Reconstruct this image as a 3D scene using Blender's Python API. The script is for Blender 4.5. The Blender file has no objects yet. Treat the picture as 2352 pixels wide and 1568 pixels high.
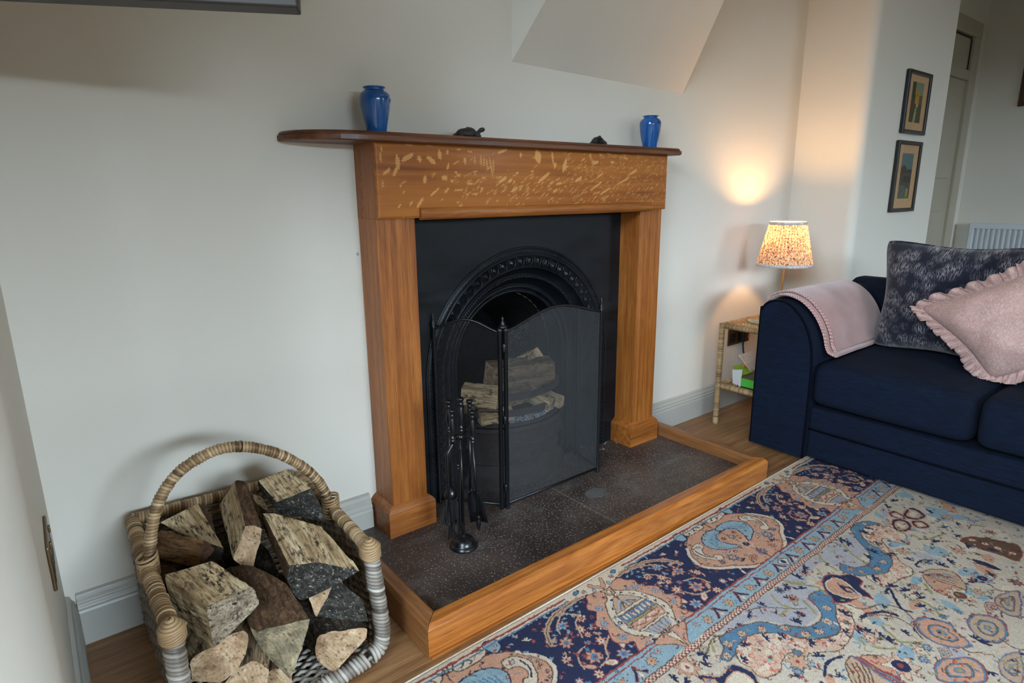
import bpy, bmesh, math, random
import numpy as np
from mathutils import Vector, Matrix, noise as mnoise
random.seed(7)
rng = np.random.default_rng(11)
PI = math.pi
sc = bpy.context.scene
COL = sc.collection

# ------------------------------------------------------------------ camera
F_PX, W_PX = 1412.171, 2352.0
CX, CY, CZ = -1.288, -1.6988, 1.0719
YAW, PITCH, ROLL = 0.66447, 0.23593, -0.0101
fw = Vector((math.sin(YAW) * math.cos(PITCH), math.cos(YAW) * math.cos(PITCH), -math.sin(PITCH)))
r0 = Vector((math.cos(YAW), -math.sin(YAW), 0.0))
u0 = r0.cross(fw)
r1 = r0 * math.cos(ROLL) + u0 * math.sin(ROLL)
u1 = u0 * math.cos(ROLL) - r0 * math.sin(ROLL)
cd = bpy.data.cameras.new('camera')
cd.sensor_width = 36.0
cd.lens = F_PX / W_PX * 36.0
cd.clip_start = 0.02
cam = bpy.data.objects.new('camera', cd)
COL.objects.link(cam)
mw = Matrix((( r1.x, u1.x, -fw.x, CX), (r1.y, u1.y, -fw.y, CY), (r1.z, u1.z, -fw.z, CZ), (0, 0, 0, 1)))
cam.matrix_world = mw
sc.camera = cam

# ------------------------------------------------------------------ world, daylight, exposure
sc.view_settings.view_transform = 'Standard'
sc.view_settings.look = 'None'
sc.view_settings.gamma = 1.0
sc.view_settings.use_curve_mapping = False
sc.view_settings.exposure = 0.12
wd = bpy.data.worlds.new('overcast_sky')
sc.world = wd
wd.use_nodes = True
bg = wd.node_tree.nodes['Background']
bg.inputs[0].default_value = (0.75, 0.80, 0.85, 1)
bg.inputs[1].default_value = 0.35

def area(name, loc, target, sx, sy, power, color, spread=180):
    ld = bpy.data.lights.new(name, 'AREA')
    ld.shape = 'RECTANGLE'
    ld.size, ld.size_y = sx, sy
    ld.energy = power
    ld.color = color
    ld.spread = math.radians(spread)
    o = bpy.data.objects.new(name, ld)
    COL.objects.link(o)
    o.location = loc
    d = Vector(target) - Vector(loc)
    o.rotation_euler = d.to_track_quat('-Z', 'Y').to_euler()
    return o
# overcast sky seen through the window behind the camera and through the side window
area('daylight_main_window', (-0.6, -7.0, 3.85), (-0.6, 0.0, 1.2), 6.0, 4.6, 4900, (0.68, 0.85, 1.0), 180)
area('daylight_side_window', (-4.6, -2.6, 4.2), (0.0, -1.2, 0.9), 4.5, 4.6, 2100, (0.68, 0.85, 1.0), 180)
area('daylight_right_window', (3.9, -7.0, 3.3), (3.0, 0.0, 1.2), 3.0, 3.8, 950, (0.68, 0.85, 1.0), 180)
area('added_ceiling_fill', (0.9, -1.9, 2.5), (0.9, -1.9, 0.0), 1.6, 1.4, 3.5, (1.0, 0.80, 0.52))  # warm fill lamp added below the ceiling, not a real fitting

# ------------------------------------------------------------------ helpers
class MB:
    """collects shapes in world coordinates, then links them as ONE mesh object"""
    def __init__(self):
        self.v = []; self.f = []; self.m = []; self.c = {}
    def add(self, vs, fs, mi=0):
        k = len(self.v)
        self.v.extend([tuple(p) for p in vs])
        self.f.extend([tuple(i + k for i in q) for q in fs])
        self.m.extend([mi] * len(fs))
        return k
    def box(self, x0, x1, y0, y1, z0, z1, mi=0):
        vs = [(x0,y0,z0),(x1,y0,z0),(x1,y1,z0),(x0,y1,z0),(x0,y0,z1),(x1,y0,z1),(x1,y1,z1),(x0,y1,z1)]
        self.add(vs, [(0,3,2,1),(4,5,6,7),(0,1,5,4),(1,2,6,5),(2,3,7,6),(3,0,4,7)], mi)
    def hexa(self, a, b, mi=0):
        """prism between two polygons with the same number of corners"""
        n = len(a)
        fs = [tuple(reversed(range(n))), tuple(range(n, 2*n))]
        fs += [(i, (i+1) % n, n + (i+1) % n, n + i) for i in range(n)]
        self.add(list(a) + list(b), fs, mi)
    def prism(self, poly, axis, a, b, mi=0):
        def mk(p, t):
            return {'x': (t, p[0], p[1]), 'y': (p[0], t, p[1]), 'z': (p[0], p[1], t)}[axis]
        self.hexa([mk(p, a) for p in poly], [mk(p, b) for p in poly], mi)
    def lathe(self, prof, c, n=32, M=None, mi=0, cap=True):
        vs = []; fs = []
        for r, z in prof:
            for k in range(n):
                t = 2 * PI * k / n
                p = Vector((r * math.cos(t), r * math.sin(t), z))
                if M: p = M @ p
                vs.append((p.x + c[0], p.y + c[1], p.z + c[2]))
        for j in range(len(prof) - 1):
            for k in range(n):
                k2 = (k + 1) % n
                fs.append((j*n + k, j*n + k2, (j+1)*n + k2, (j+1)*n + k))
        if cap:
            fs.append(tuple(reversed(range(n))))
            fs.append(tuple((len(prof)-1)*n + k for k in range(n)))
        self.add(vs, fs, mi)
    def tube(self, pts, r, n=8, closed=False, mi=0, cap=True, flat=None):
        """r: radius or list; flat: (scale_side) squashes the section"""
        P = [Vector(p) for p in pts]; N = len(P)
        rr = r if isinstance(r, (list, tuple)) else [r] * N
        vs = []; fs = []
        up = None
        for i in range(N):
            if closed: t = P[(i+1) % N] - P[i-1]
            else: t = P[min(i+1, N-1)] - P[max(i-1, 0)]
            if t.length < 1e-9: t = Vector((0, 0, 1))
            t.normalize()
            if up is None:
                up = Vector((0, 0, 1)) if abs(t.z) < 0.9 else Vector((1, 0, 0))
            s = t.cross(up)
            if s.length < 1e-6: s = t.orthogonal()
            s.normalize(); up = s.cross(t).normalized()
            for k in range(n):
                a = 2 * PI * (k + .5) / n
                q = P[i] + (s * math.cos(a) * (flat or 1) + up * math.sin(a)) * rr[i]
                vs.append(tuple(q))
        M = N if closed else N - 1
        for i in range(M):
            j = (i + 1) % N
            for k in range(n):
                k2 = (k + 1) % n
                fs.append((i*n + k, i*n + k2, j*n + k2, j*n + k))
        if cap and not closed:
            fs.append(tuple(reversed(range(n))))
            fs.append(tuple((N-1)*n + k for k in range(n)))
        self.add(vs, fs, mi)
    def sphere(self, c, r, nu=16, nv=10, s=(1, 1, 1), M=None, mi=0):
        prof = [(max(math.sin(PI * j / nv), 1e-4), -math.cos(PI * j / nv)) for j in range(nv + 1)]
        vs = []; fs = []
        for pr, pz in prof:
            for k in range(nu):
                t = 2 * PI * k / nu
                p = Vector((pr * math.cos(t) * r * s[0], pr * math.sin(t) * r * s[1], pz * r * s[2]))
                if M: p = M @ p
                vs.append((p.x + c[0], p.y + c[1], p.z + c[2]))
        for j in range(nv):
            for k in range(nu):
                k2 = (k + 1) % nu
                fs.append((j*nu + k, j*nu + k2, (j+1)*nu + k2, (j+1)*nu + k))
        self.add(vs, fs, mi)
    def grid(self, pts, nu, nv, mi=0, wrapu=False):
        """pts: list of nu*nv points, row major (v rows of nu)"""
        fs = []
        for j in range(nv - 1):
            for i in range(nu - (0 if wrapu else 1)):
                i2 = (i + 1) % nu
                fs.append((j*nu + i, j*nu + i2, (j+1)*nu + i2, (j+1)*nu + i))
        self.add(pts, fs, mi)
    def build(self, name, mat, parent=None, smooth=False, bevel=0, bseg=2, subsurf=0, solid=0, fix=True, kind=None, weighted=False, label=None):
        off = Vector(parent_world(parent)) if parent else Vector((0, 0, 0))
        me = bpy.data.meshes.new(name)
        me.from_pydata([(p[0]-off.x, p[1]-off.y, p[2]-off.z) for p in self.v], [], self.f)
        mats = mat if isinstance(mat, (list, tuple)) else [mat]
        for m in mats: me.materials.append(m)
        if len(mats) > 1: me.polygons.foreach_set('material_index', self.m)
        if smooth: me.polygons.foreach_set('use_smooth', [True] * len(me.polygons))
        if fix and len(self.f) < 60000:
            bm = bmesh.new(); bm.from_mesh(me)
            bmesh.ops.recalc_face_normals(bm, faces=bm.faces)
            bm.to_mesh(me); bm.free()
        me.update()
        o = bpy.data.objects.new(name, me)
        COL.objects.link(o)
        if parent: o.parent = parent
        if solid:
            md = o.modifiers.new('solid', 'SOLIDIFY'); md.thickness = solid; md.offset = 0
        if bevel:
            md = o.modifiers.new('bevel', 'BEVEL'); md.width = bevel; md.segments = bseg
            md.limit_method = 'ANGLE'; md.angle_limit = math.radians(35)
        if subsurf:
            md = o.modifiers.new('sub', 'SUBSURF'); md.levels = subsurf; md.render_levels = subsurf
        if (bevel and smooth is None) or weighted:
            me.polygons.foreach_set('use_smooth', [True] * len(me.polygons))
            o.modifiers.new('wn', 'WEIGHTED_NORMAL')
        if kind: o['kind'] = kind
        if label: o['label'] = label
        return o

def parent_world(o):
    x = Vector((0, 0, 0))
    while o is not None:
        x += Vector(o.location); o = o.parent
    return x

def tag(o, label, cat, group=None):
    o['label'] = label; o['category'] = cat
    if group: o['group'] = group
    return o

def thing(name, loc, label, cat, group=None):
    o = bpy.data.objects.new(name, None)
    o.empty_display_size = 0.05
    COL.objects.link(o)
    o.location = loc
    return tag(o, label, cat, group)

def sweep(mb, prof, p0, p1, side, mi=0):
    """straight moulding: prof = (out, up) points, p0->p1 the run, side = outward direction"""
    s = Vector(side)
    a = [Vector(p0) + s * q[0] + Vector((0, 0, q[1])) for q in prof]
    b = [Vector(p1) + s * q[0] + Vector((0, 0, q[1])) for q in prof]
    mb.hexa([tuple(q) for q in a], [tuple(q) for q in b], mi)

def lerp(a, b, t): return a + (b - a) * t
def smooth_path(pts, n=8, closed=False):
    """Catmull-Rom through points"""
    P = [Vector(p) for p in pts]; out = []
    N = len(P)
    rngi = range(N) if closed else range(N - 1)
    for i in rngi:
        if closed: a, b, c, d = P[i-1], P[i], P[(i+1) % N], P[(i+2) % N]
        else: a, b, c, d = P[max(i-1, 0)], P[i], P[i+1], P[min(i+2, N-1)]
        for k in range(n):
            t = k / n
            out.append(0.5 * ((2*b) + (c-a)*t + (2*a-5*b+4*c-d)*t*t + (3*b-a-3*c+d)*t**3))
    if not closed: out.append(P[-1])
    return out

# ------------------------------------------------------------------ materials
def S(r, g, b):
    def l(c):
        c /= 255.0
        return c / 12.92 if c <= 0.04045 else ((c + 0.055) / 1.055) ** 2.4
    return (l(r), l(g), l(b), 1)

class NT:
    def __init__(self, name):
        self.m = bpy.data.materials.new(name); self.m.use_nodes = True
        self.t = self.m.node_tree; self.n = self.t.nodes; self.l = self.t.links
        self.b = self.n['Principled BSDF']
    def node(self, ty, **kw):
        x = self.n.new(ty)
        for k, v in kw.items():
            if k.startswith('i_'): 
                key = k[2:]; x.inputs[int(key) if key.isdigit() else key].default_value = v
            else: setattr(x, k, v)
        return x
    def link(self, a, b): self.l.new(a, b)
    def coords(self, scale=(1, 1, 1), rot=(0, 0, 0), kind='Object', rand=0.0):
        tc = self.node('ShaderNodeTexCoord'); mp = self.node('ShaderNodeMapping')
        mp.inputs['Scale'].default_value = scale; mp.inputs['Rotation'].default_value = rot
        src = tc.outputs[kind]
        if rand:
            oi = self.node('ShaderNodeObjectInfo'); vm = self.node('ShaderNodeVectorMath', operation='SCALE')
            vm.inputs[0].default_value = (1.0, 0.63, 0.37); mu = self.node('ShaderNodeMath', operation='MULTIPLY', i_1=rand)
            self.link(oi.outputs['Random'], mu.inputs[0]); self.link(mu.outputs[0], vm.inputs['Scale'])
            ad = self.node('ShaderNodeVectorMath', operation='ADD')
            self.link(src, ad.inputs[0]); self.link(vm.outputs[0], ad.inputs[1]); src = ad.outputs[0]
        self.link(src, mp.inputs[0])
        return mp.outputs[0]
    def noise(self, vec, scale=5, detail=4, rough=0.55, dist=0.0):
        x = self.node('ShaderNodeTexNoise'); x.inputs['Scale'].default_value = scale
        x.inputs['Detail'].default_value = detail; x.inputs['Roughness'].default_value = rough
        x.inputs['Distortion'].default_value = dist
        if vec is not None: self.link(vec, x.inputs['Vector'])
        return x.outputs['Fac']
    def ramp(self, fac, stops, interp='LINEAR'):
        x = self.node('ShaderNodeValToRGB'); cr = x.color_ramp; cr.interpolation = interp
        while len(cr.elements) < len(stops): cr.elements.new(0.5)
        for e, (p, c) in zip(cr.elements, stops):
            e.position = p; e.color = c if len(c) == 4 else (*c, 1)
        self.link(fac, x.inputs[0]); return x.outputs[0]
    def mix(self, fac, a, b, mode='MIX'):
        x = self.node('ShaderNodeMix', data_type='RGBA', blend_type=mode)
        for sock, v in ((x.inputs[0], fac), (x.inputs[6], a), (x.inputs[7], b)):
            if hasattr(v, 'is_linked') or isinstance(v, bpy.types.NodeSocket): self.link(v, sock)
            else: sock.default_value = v
        return x.outputs[2]
    def bump(self, h, strength=0.3, dist=0.002, prev=None):
        x = self.node('ShaderNodeBump'); x.inputs['Strength'].default_value = strength
        x.inputs['Distance'].default_value = dist; self.link(h, x.inputs['Height'])
        if prev is not None: self.link(prev, x.inputs['Normal'])
        self.link(x.outputs[0], self.b.inputs['Normal']); return x.outputs[0]
    def col(self, c):
        if isinstance(c, bpy.types.NodeSocket): self.link(c, self.b.inputs['Base Color'])
        else: self.b.inputs['Base Color'].default_value = c
    def set(self, rough=0.5, spec=0.5, metal=0.0, coat=0.0, sheen=0.0):
        self.b.inputs['Roughness'].default_value = rough
        self.b.inputs['Specular IOR Level'].default_value = spec
        self.b.inputs['Metallic'].default_value = metal
        if coat: self.b.inputs['Coat Weight'].default_value = coat; self.b.inputs['Coat Roughness'].default_value = 0.15
        if sheen: self.b.inputs['Sheen Weight'].default_value = sheen; self.b.inputs['Sheen Roughness'].default_value = 0.5

def m_plain(name, c, rough=0.5, spec=0.5, metal=0.0, coat=0, var=0.0, vs=20, bump=0.0, bs=60, bd=0.001):
    t = NT(name); t.set(rough, spec, metal, coat)
    v = t.coords()
    if var:
        n = t.noise(v, vs, 4)
        d = tuple(max(0, x * (1 - var)) for x in c[:3]) + (1,)
        u = tuple(min(1, x * (1 + var)) for x in c[:3]) + (1,)
        t.col(t.ramp(n, [(0.3, d), (0.7, u)]))
    else: t.col(c)
    if bump: t.bump(t.noise(v, bs, 3), bump, bd)
    return t.m

def m_wall(name, c):
    t = NT(name); t.set(0.62, 0.3)
    v = t.coords()
    n = t.noise(v, 1.1, 3)
    t.col(t.mix(n, tuple(x * 0.96 for x in c[:3]) + (1,), tuple(min(1, x * 1.03) for x in c[:3]) + (1,)))
    a = t.noise(v, 9, 3, 0.6); b = t.noise(v, 160, 2)
    p = t.bump(b, 0.05, 0.001)
    t.bump(a, 0.14, 0.012, p)
    return t.m

def m_wood(name, dark, mid, light, axis='z', scale=1.0, rough=0.42, rand=3.0, coat=0.06, figure=0.5, seed=0):
    """oak: fine straight grain along one axis, short dark pores, soft cathedral figure"""
    t = NT(name); t.set(rough, 0.45, 0, coat)
    def ax(l, c): 
        return tuple(q * scale for q in {'x': (l, c, c), 'y': (c, l, c), 'z': (c, c, l)}[axis])
    n1 = t.noise(t.coords(ax(1.8, 60), rand=rand), 1.0, 6, 0.62, 0.25)
    n2 = t.noise(t.coords(ax(1.1, 7.5), rand=rand), 1.0, 2, 0.45, 0.8)
    w = t.node('ShaderNodeMath', operation='MULTIPLY', i_1=26.0); t.link(n2, w.inputs[0])
    fr = t.node('ShaderNodeMath', operation='PINGPONG', i_1=1.0); t.link(w.outputs[0], fr.inputs[0])
    base = t.ramp(n1, [(0.30, dark), (0.5, mid), (0.70, light)])
    base = t.mix(figure * 0.45, base, t.ramp(fr.outputs[0], [(0.0, dark), (0.4, mid), (1.0, light)]), 'MIX')
    n3 = t.noise(t.coords(ax(16, 620), rand=rand), 1.0, 2, 0.5)
    pores = t.ramp(n3, [(0.36, (0.45, 0.45, 0.45, 1)), (0.46, (0, 0, 0, 1))])
    c = t.mix(pores, base, tuple(x * 0.4 for x in dark[:3]) + (1,))
    big = t.noise(t.coords((2.2, 2.2, 2.2), rand=rand), 1.5, 3)
    c = t.mix(t.ramp(big, [(0.38, (0.30, 0.30, 0.30, 1)), (0.66, (0, 0, 0, 1))]), c, dark, 'MIX')
    t.col(c)
    t.bump(n3, 0.10, 0.0005)
    return t.m

WALL = m_wall('wall_paint', S(218, 212, 200))
CEIL = m_wall('ceiling_paint', S(176, 164, 140))
SKIRT = m_plain('skirting_gloss', S(176, 173, 164), 0.35, 0.5, var=0.04, vs=6, bump=0.1, bs=30)
OAKZ = m_wood('oak_upright', S(116, 62, 20), S(158, 92, 36), S(190, 122, 58), 'z', figure=0.25)
OAKX = m_wood('oak_lengthwise', S(112, 60, 20), S(152, 88, 34), S(184, 116, 54), 'x', figure=0.35)
OAKY = m_wood('oak_depthwise', S(108, 60, 24), S(146, 88, 40), S(172, 112, 60), 'y', figure=0.3)
FENDX = m_wood('fender_oak_front', S(118, 62, 20), S(168, 98, 40), S(204, 136, 68), 'x', figure=0.5, rough=0.34, coat=0.2)
FENDY = m_wood('fender_oak_side', S(104, 62, 32), S(140, 92, 52), S(166, 116, 72), 'y', figure=0.3, rough=0.4)
SHELF = m_wood('mantel_shelf_oak', S(66, 34, 18), S(104, 60, 34), S(138, 88, 56), 'x', figure=0.4, rough=0.45)
FLOORM = m_wood('floor_oak', S(112, 76, 46), S(148, 106, 68), S(172, 130, 88), 'x', figure=0.4, rough=0.42, scale=0.8, rand=9.0)
IRON = None
def m_iron(name, base, rough=0.42, streak=True):
    t = NT(name); t.set(rough, 0.32)
    v = t.coords((3, 3, 9), rot=(0, 0.6, 0))
    n = t.noise(v, 1.3, 5, 0.6, 0.6)
    d = tuple(x * 0.6 for x in base[:3]) + (1,)
    l = tuple(min(1, x * 2.2) for x in base[:3]) + (1,)
    t.col(t.ramp(n, [(0.35, d), (0.6, base), (0.8, l)]))
    r = t.ramp(n, [(0.3, (rough - .1,) * 3), (0.8, (rough + .2,) * 3)])
    t.link(r, t.b.inputs['Roughness'])
    t.bump(t.noise(t.coords(), 300, 2), 0.08, 0.0005)
    return t.m
IRON = m_iron('blackleaded_iron', S(15, 19, 24), 0.38)
IRONDULL = m_plain('sooty_iron', S(46, 38, 34), 0.75, 0.3, var=0.4, vs=30, bump=0.4, bs=80)
SOOT = m_plain('soot', S(16, 15, 15), 0.95, 0.1, var=0.4, vs=12, bump=0.5, bs=40)
BLACKM = m_plain('black_enamel_metal', S(12, 13, 15), 0.28, 0.5, var=0.2, vs=80)
BLACKSATIN = m_plain('black_satin_paint', S(14, 16, 19), 0.35, 0.5, bump=0.1, bs=200)
# ------------------------------------------------------------------ the room
def struct(name, mb, mat, **kw):
    o = mb.build(name, mat, **kw); o['kind'] = 'structure'; return o
XW, XC, YB, XE = -1.3404, 1.909, -0.33, 2.885
ZC = 2.6
# floor: sub-floor and separate boards running along the fireplace wall
m = MB(); m.box(-2.6, 5.1, -4.4, 0.3, -0.06, -0.016); fl = struct('floor', m, m_plain('subfloor', S(60, 42, 28), 0.9))
PW = 0.19
protos = []
for j in range(3):
    m = MB(); L = (1.9, 2.3, 1.4)[j]
    m.box(0, L, 0, PW - 0.0012, -0.0155, 0.0)
    me = m.build('floor_board', FLOORM, bevel=0.0008, bseg=1)
    protos.append((me, L))
first = [True] * 3
row = 0
y = 0.16 - PW
seams = {0: 1.0}
while y > -4.4:
    x = -2.6 + (row * 0.77) % 1.5 - 1.2
    k = row
    while x < 5.1:
        j = k % 3; me, L = protos[j]
        if x + L > -1.5 and x < 5.1 and y > -3.2:
            if first[j]: o = me; first[j] = False
            else: o = me.copy(); COL.objects.link(o)
            o.parent = fl; o.location = (x, y, 0)
        x += L + 0.0008; k += 1
    y -= PW; row += 1
# rest of the floor behind the camera
m = MB(); m.box(-2.6, 5.1, -4.4, y + PW + 0.0, -0.0155, -0.0005)

# fireplace wall with the opening for the fire
m = MB()
m.box(XW - 0.05, -0.250, 0, 0.14, 0, ZC); m.box(0.434, XC, 0, 0.14, 0, ZC); m.box(-0.250, 0.434, 0, 0.14, 0.815, ZC)
struct('wall_back', m, WALL)
# leaning flue: tapered slope that grows out of the wall above the mantel
m = MB()
zb0, zb1 = 1.490, 1.468
def flue(x0, x1, dz):
    d = 0.75 * dz
    return d
H = ZC - 1.47
dL, dR = 0.75 * (ZC - zb0), 0.75 * (ZC - zb1)
m.hexa([(0.053, 0.02, zb0), (0.956, 0.02, zb1), (0.956, 0.0, zb1), (0.053, 0.0, zb0)],
       [(0.053, 0.02, ZC), (0.956, 0.02, ZC), (0.956 - 0.36 * dR * .9, -dR, ZC), (0.053 + 0.37 * dL * .9, -dL, ZC)])
struct('wall_slope', m, WALL)
# left wall: straight by the fireplace, then splays outwards to the side window
m = MB()
yk = -0.74
def arc2(c, r, a0, a1, n=9): return [(c[0] + r * math.cos(a), c[1] + r * math.sin(a)) for a in np.linspace(a0, a1, n)]
poly = [(XW - 0.35, 0.14), (XW, 0.14), *[(XW - .075 * u * u, yk + .07 - .16 * u) for u in np.linspace(0, 1, 28)], (-1.72, -1.18), (-1.85, -1.18), (-1.95, -1.0)]
m.prism(poly, 'z', 0, ZC); struct('wall_left', m, WALL)
m = MB()
m.box(-2.0, -1.85, -4.4, -2.75, 0, ZC); m.box(-2.0, -1.85, -2.75, -1.1, 0, 0.72); m.box(-2.0, -1.85, -2.75, -1.1, 2.32, ZC); struct('wall_left_window', m, WALL)
# wall behind the camera with the main window
m = MB()
m.box(-2.0, -1.45, -4.4, -4.25, 0, ZC); m.box(0.25, 2.6, -4.4, -4.25, 0, ZC); m.box(3.9, 5.1, -4.4, -4.25, 0, ZC); m.box(2.6, 3.9, -4.4, -4.25, 0, 1.0); m.box(2.6, 3.9, -4.4, -4.25, 1.9, ZC)
m.box(-1.45, 0.25, -4.4, -4.25, 0, 0.72); m.box(-1.45, 0.25, -4.4, -4.25, 1.70, ZC); struct('wall_front', m, WALL)
m = MB(); m.box(0.05, 5.1, -2.80, -2.65, 0, 0.92); struct('wall_added_blocker', m, WALL)  # low wall out of view, added to shade the right part of the rug
def window(name, axis, a0, a1, z0, z1, d):
    m = MB()
    def bar(p0, p1, q0, q1, t=0.03):
        if axis == 'y': m.box(p0, p1, d - t, d + t, q0, q1)
        else: m.box(d - t, d + t, p0, p1, q0, q1)
    bar(a0, a0 + .06, z0, z1); bar(a1 - .06, a1, z0, z1); bar(a0, a1, z0, z0 + .06); bar(a0, a1, z1 - .06, z1)
    mid = (a0 + a1) / 2; bar(mid - .015, mid + .015, z0, z1); bar(a0, a1, (z0 + z1) / 2 - .02, (z0 + z1) / 2 + .02)
    o = struct(name, m, SKIRT, bevel=0.004)
window('window_1', 'y', -1.45, 0.25, 0.72, 1.70, -4.33)
window('window_3', 'y', 2.6, 3.9, 1.0, 1.9, -4.33)
window('window_2', 'x', -2.75, -1.18, 0.72, 2.32, -1.92)
# projecting wall on the right with a rounded corner, carries the two pictures
m = MB(); R = 0.045
poly = [(XC, 0.3), (XC, YB + R)] + [(XC + R - R * math.cos(a), YB + R - R * math.sin(a)) for a in np.linspace(0.1, PI / 2, 24)] + [(XE, YB), (XE, 0.3)]
m.prism(poly, 'z', 0, ZC); struct('wall_right', m, WALL)
m = MB(); m.box(XE, 5.1, 0.15, 0.3, 0, ZC); struct('wall_door_side', m, WALL)
m = MB(); m.box(5.0, 5.15, -4.4, 0.3, 0, ZC); struct('wall_far_right', m, WALL)
m = MB(); m.box(-2.6, 5.1, -4.4, 0.3, ZC, ZC + 0.1); struct('ceiling', m, CEIL)

# skirting boards: torus profile, 135 mm high
PROF = [(0, 0), (0.022, 0), (0.022, 0.088), (0.019, 0.094), (0.021, 0.100), (0.016, 0.108), (0.017, 0.114), (0.011, 0.122), (0.009, 0.131), (0, 0.1353)]
def skirt(name, p0, p1, side):
    m = MB(); sweep(m, PROF, p0, p1, side); return struct(name, m, SKIRT, bevel=0.0015, bseg=2)
skirt('baseboard_back', (XW + .02, 0, 0), (-0.66, 0, 0), (0, -1, 0))
m = MB(); sweep(m, [(q[0] * 1.25, q[1] * 1.12) for q in PROF], (-0.66, 0, 0), (-0.545, 0, 0), (0, -1, 0)); struct('baseboard_back_end', m, SKIRT, bevel=0.0015)
skirt('baseboard_back_right', (0.735, 0, 0), (XC, 0, 0), (0, -1, 0))
skirt('baseboard_left', (XW, 0, 0), (XW, yk + .03, 0), (1, 0, 0))
skirt('baseboard_left_splay', (XW - .01, yk, 0), (-1.72, -1.18, 0), (.757, -.653, 0))
skirt('baseboard_right', (XC + .03, YB, 0), (XE, YB, 0), (0, -1, 0))
skirt('baseboard_return', (XC, 0, 0), (XC, YB + .03, 0), (-1, 0, 0))
# panelled door with a light over it
DOORM = m_plain('door_paint', S(176, 168, 148), 0.45, 0.4, var=0.03, vs=5)
m = MB()
x0, x1, yw = 3.75, 4.66, 0.15
m.box(x0, x1, yw - 0.012, yw, 0, 1.89)
for a, b in ((0.10, 0.42), (0.49, 0.81)):
    for c, d in ((0.2, 0.93), (1.125, 1.80)):
        m.box(x0 + a, x0 + b, yw - 0.024, yw - 0.010, c + .03, d - .03)
struct('door_1', m, DOORM, bevel=0.005)
m = MB(); m.box(x1, x1 + .14, yw - 0.035, yw, 0, 2.199); m.box(x0 - .14, x0, yw - 0.035, yw, 0, 2.199); m.box(x0 - .14, x1 + .14, yw - 0.036, yw, 2.20, 2.31)
m.box(x0, x1, yw - 0.03, yw, 1.89, 1.96); m.box(x0, x1, yw - 0.008, yw, 1.96, 2.20)
struct('trim_1', m, DOORM, bevel=0.006)
m = MB(); m.box(x1 - .010, x1 - .001, yw - 0.016, yw - .009, 1.97, 2.185); m.box(x0, x1 - .011, yw - 0.016, yw - .009, 2.186, 2.197); struct('trim_2', m, m_plain('dark_gap', S(52, 44, 34), 0.8))
skirt('baseboard_door_side', (x1 + .14, 0.15, 0), (5.0, 0.15, 0), (0, -1, 0))
# ------------------------------------------------------------------ fire surround
XL, XR, ZT, ZB = -0.5202, 0.7116, 1.2096, 1.0072
X1, X2, X3, X4, YJ, YF, YP, ZP, ZH = -0.5183, -0.397, 0.5815, 0.7086, -0.1161, -0.1333, -0.1293, 0.1436, 0.0422
FX0, FX1, FY, FZ = -0.6835, 0.8065, -0.5952, 0.0867

sur = thing('fire_surround', (0.095, -0.07, ZH), 'honey oak fire surround with flecked frieze and wide mantel shelf around the black iron fireplace', 'fireplace surround')
m = MB(); m.box(X1, X2, YJ, 0, ZP - .01, ZB + .002); m.build('jamb', OAKZ, sur, bevel=0.003)
m = MB(); m.box(X3, X4, YJ, 0, ZP - .01, ZB + .002); m.build('jamb', OAKZ, sur, bevel=0.003)
m = MB(); m.box(X1 - .001, X1 + .022, YJ - .004, -0.045, ZB, ZT); m.box(X1, X1 + .02, -0.05, 0, ZB, ZT); m.build('side_board', OAKZ, sur, bevel=0.001)
m = MB(); m.box(X4 - .02, X4 + .001, YJ, 0, ZB, ZT); m.build('side_board', OAKZ, sur, bevel=0.001)
def plinth(xa, xb):
    m = MB(); px = 0.0213
    x0, x1 = xa - px, xb + px
    prof = [(0, ZH), (0, ZP - .022), (.006, ZP - .012), (.010, ZP - .008), (px - .001, ZP)]
    rings = []
    for d, z in prof:
        rings.append([(x0 + d, 0, z), (x0 + d, YP + d * .7, z), (x1 - d, YP + d * .7, z), (x1 - d, 0, z)])
    for a, b in zip(rings[:-1], rings[1:]):
        for i in range(3): m.add([a[i], a[i+1], b[i+1], b[i]], [(0, 1, 2, 3)])
    m.add(rings[-1], [(0, 1, 2, 3)]); m.add(rings[0], [(3, 2, 1, 0)])
    m.add([r[0] for r in rings] + [r[3] for r in reversed(rings)], [tuple(range(2 * len(rings)))])
    return m.build('plinth_block', OAKX, sur, bevel=0.002)
plinth(X1, X2); plinth(X3, X4)
# frieze core and its quarter-sawn face (ray flecks laid out as colour on a fine grid)
m = MB(); m.box(XL + .001, XR - .001, YF + .004, -0.02, ZB, ZT); m.build('frieze_core', OAKX, sur)

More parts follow.
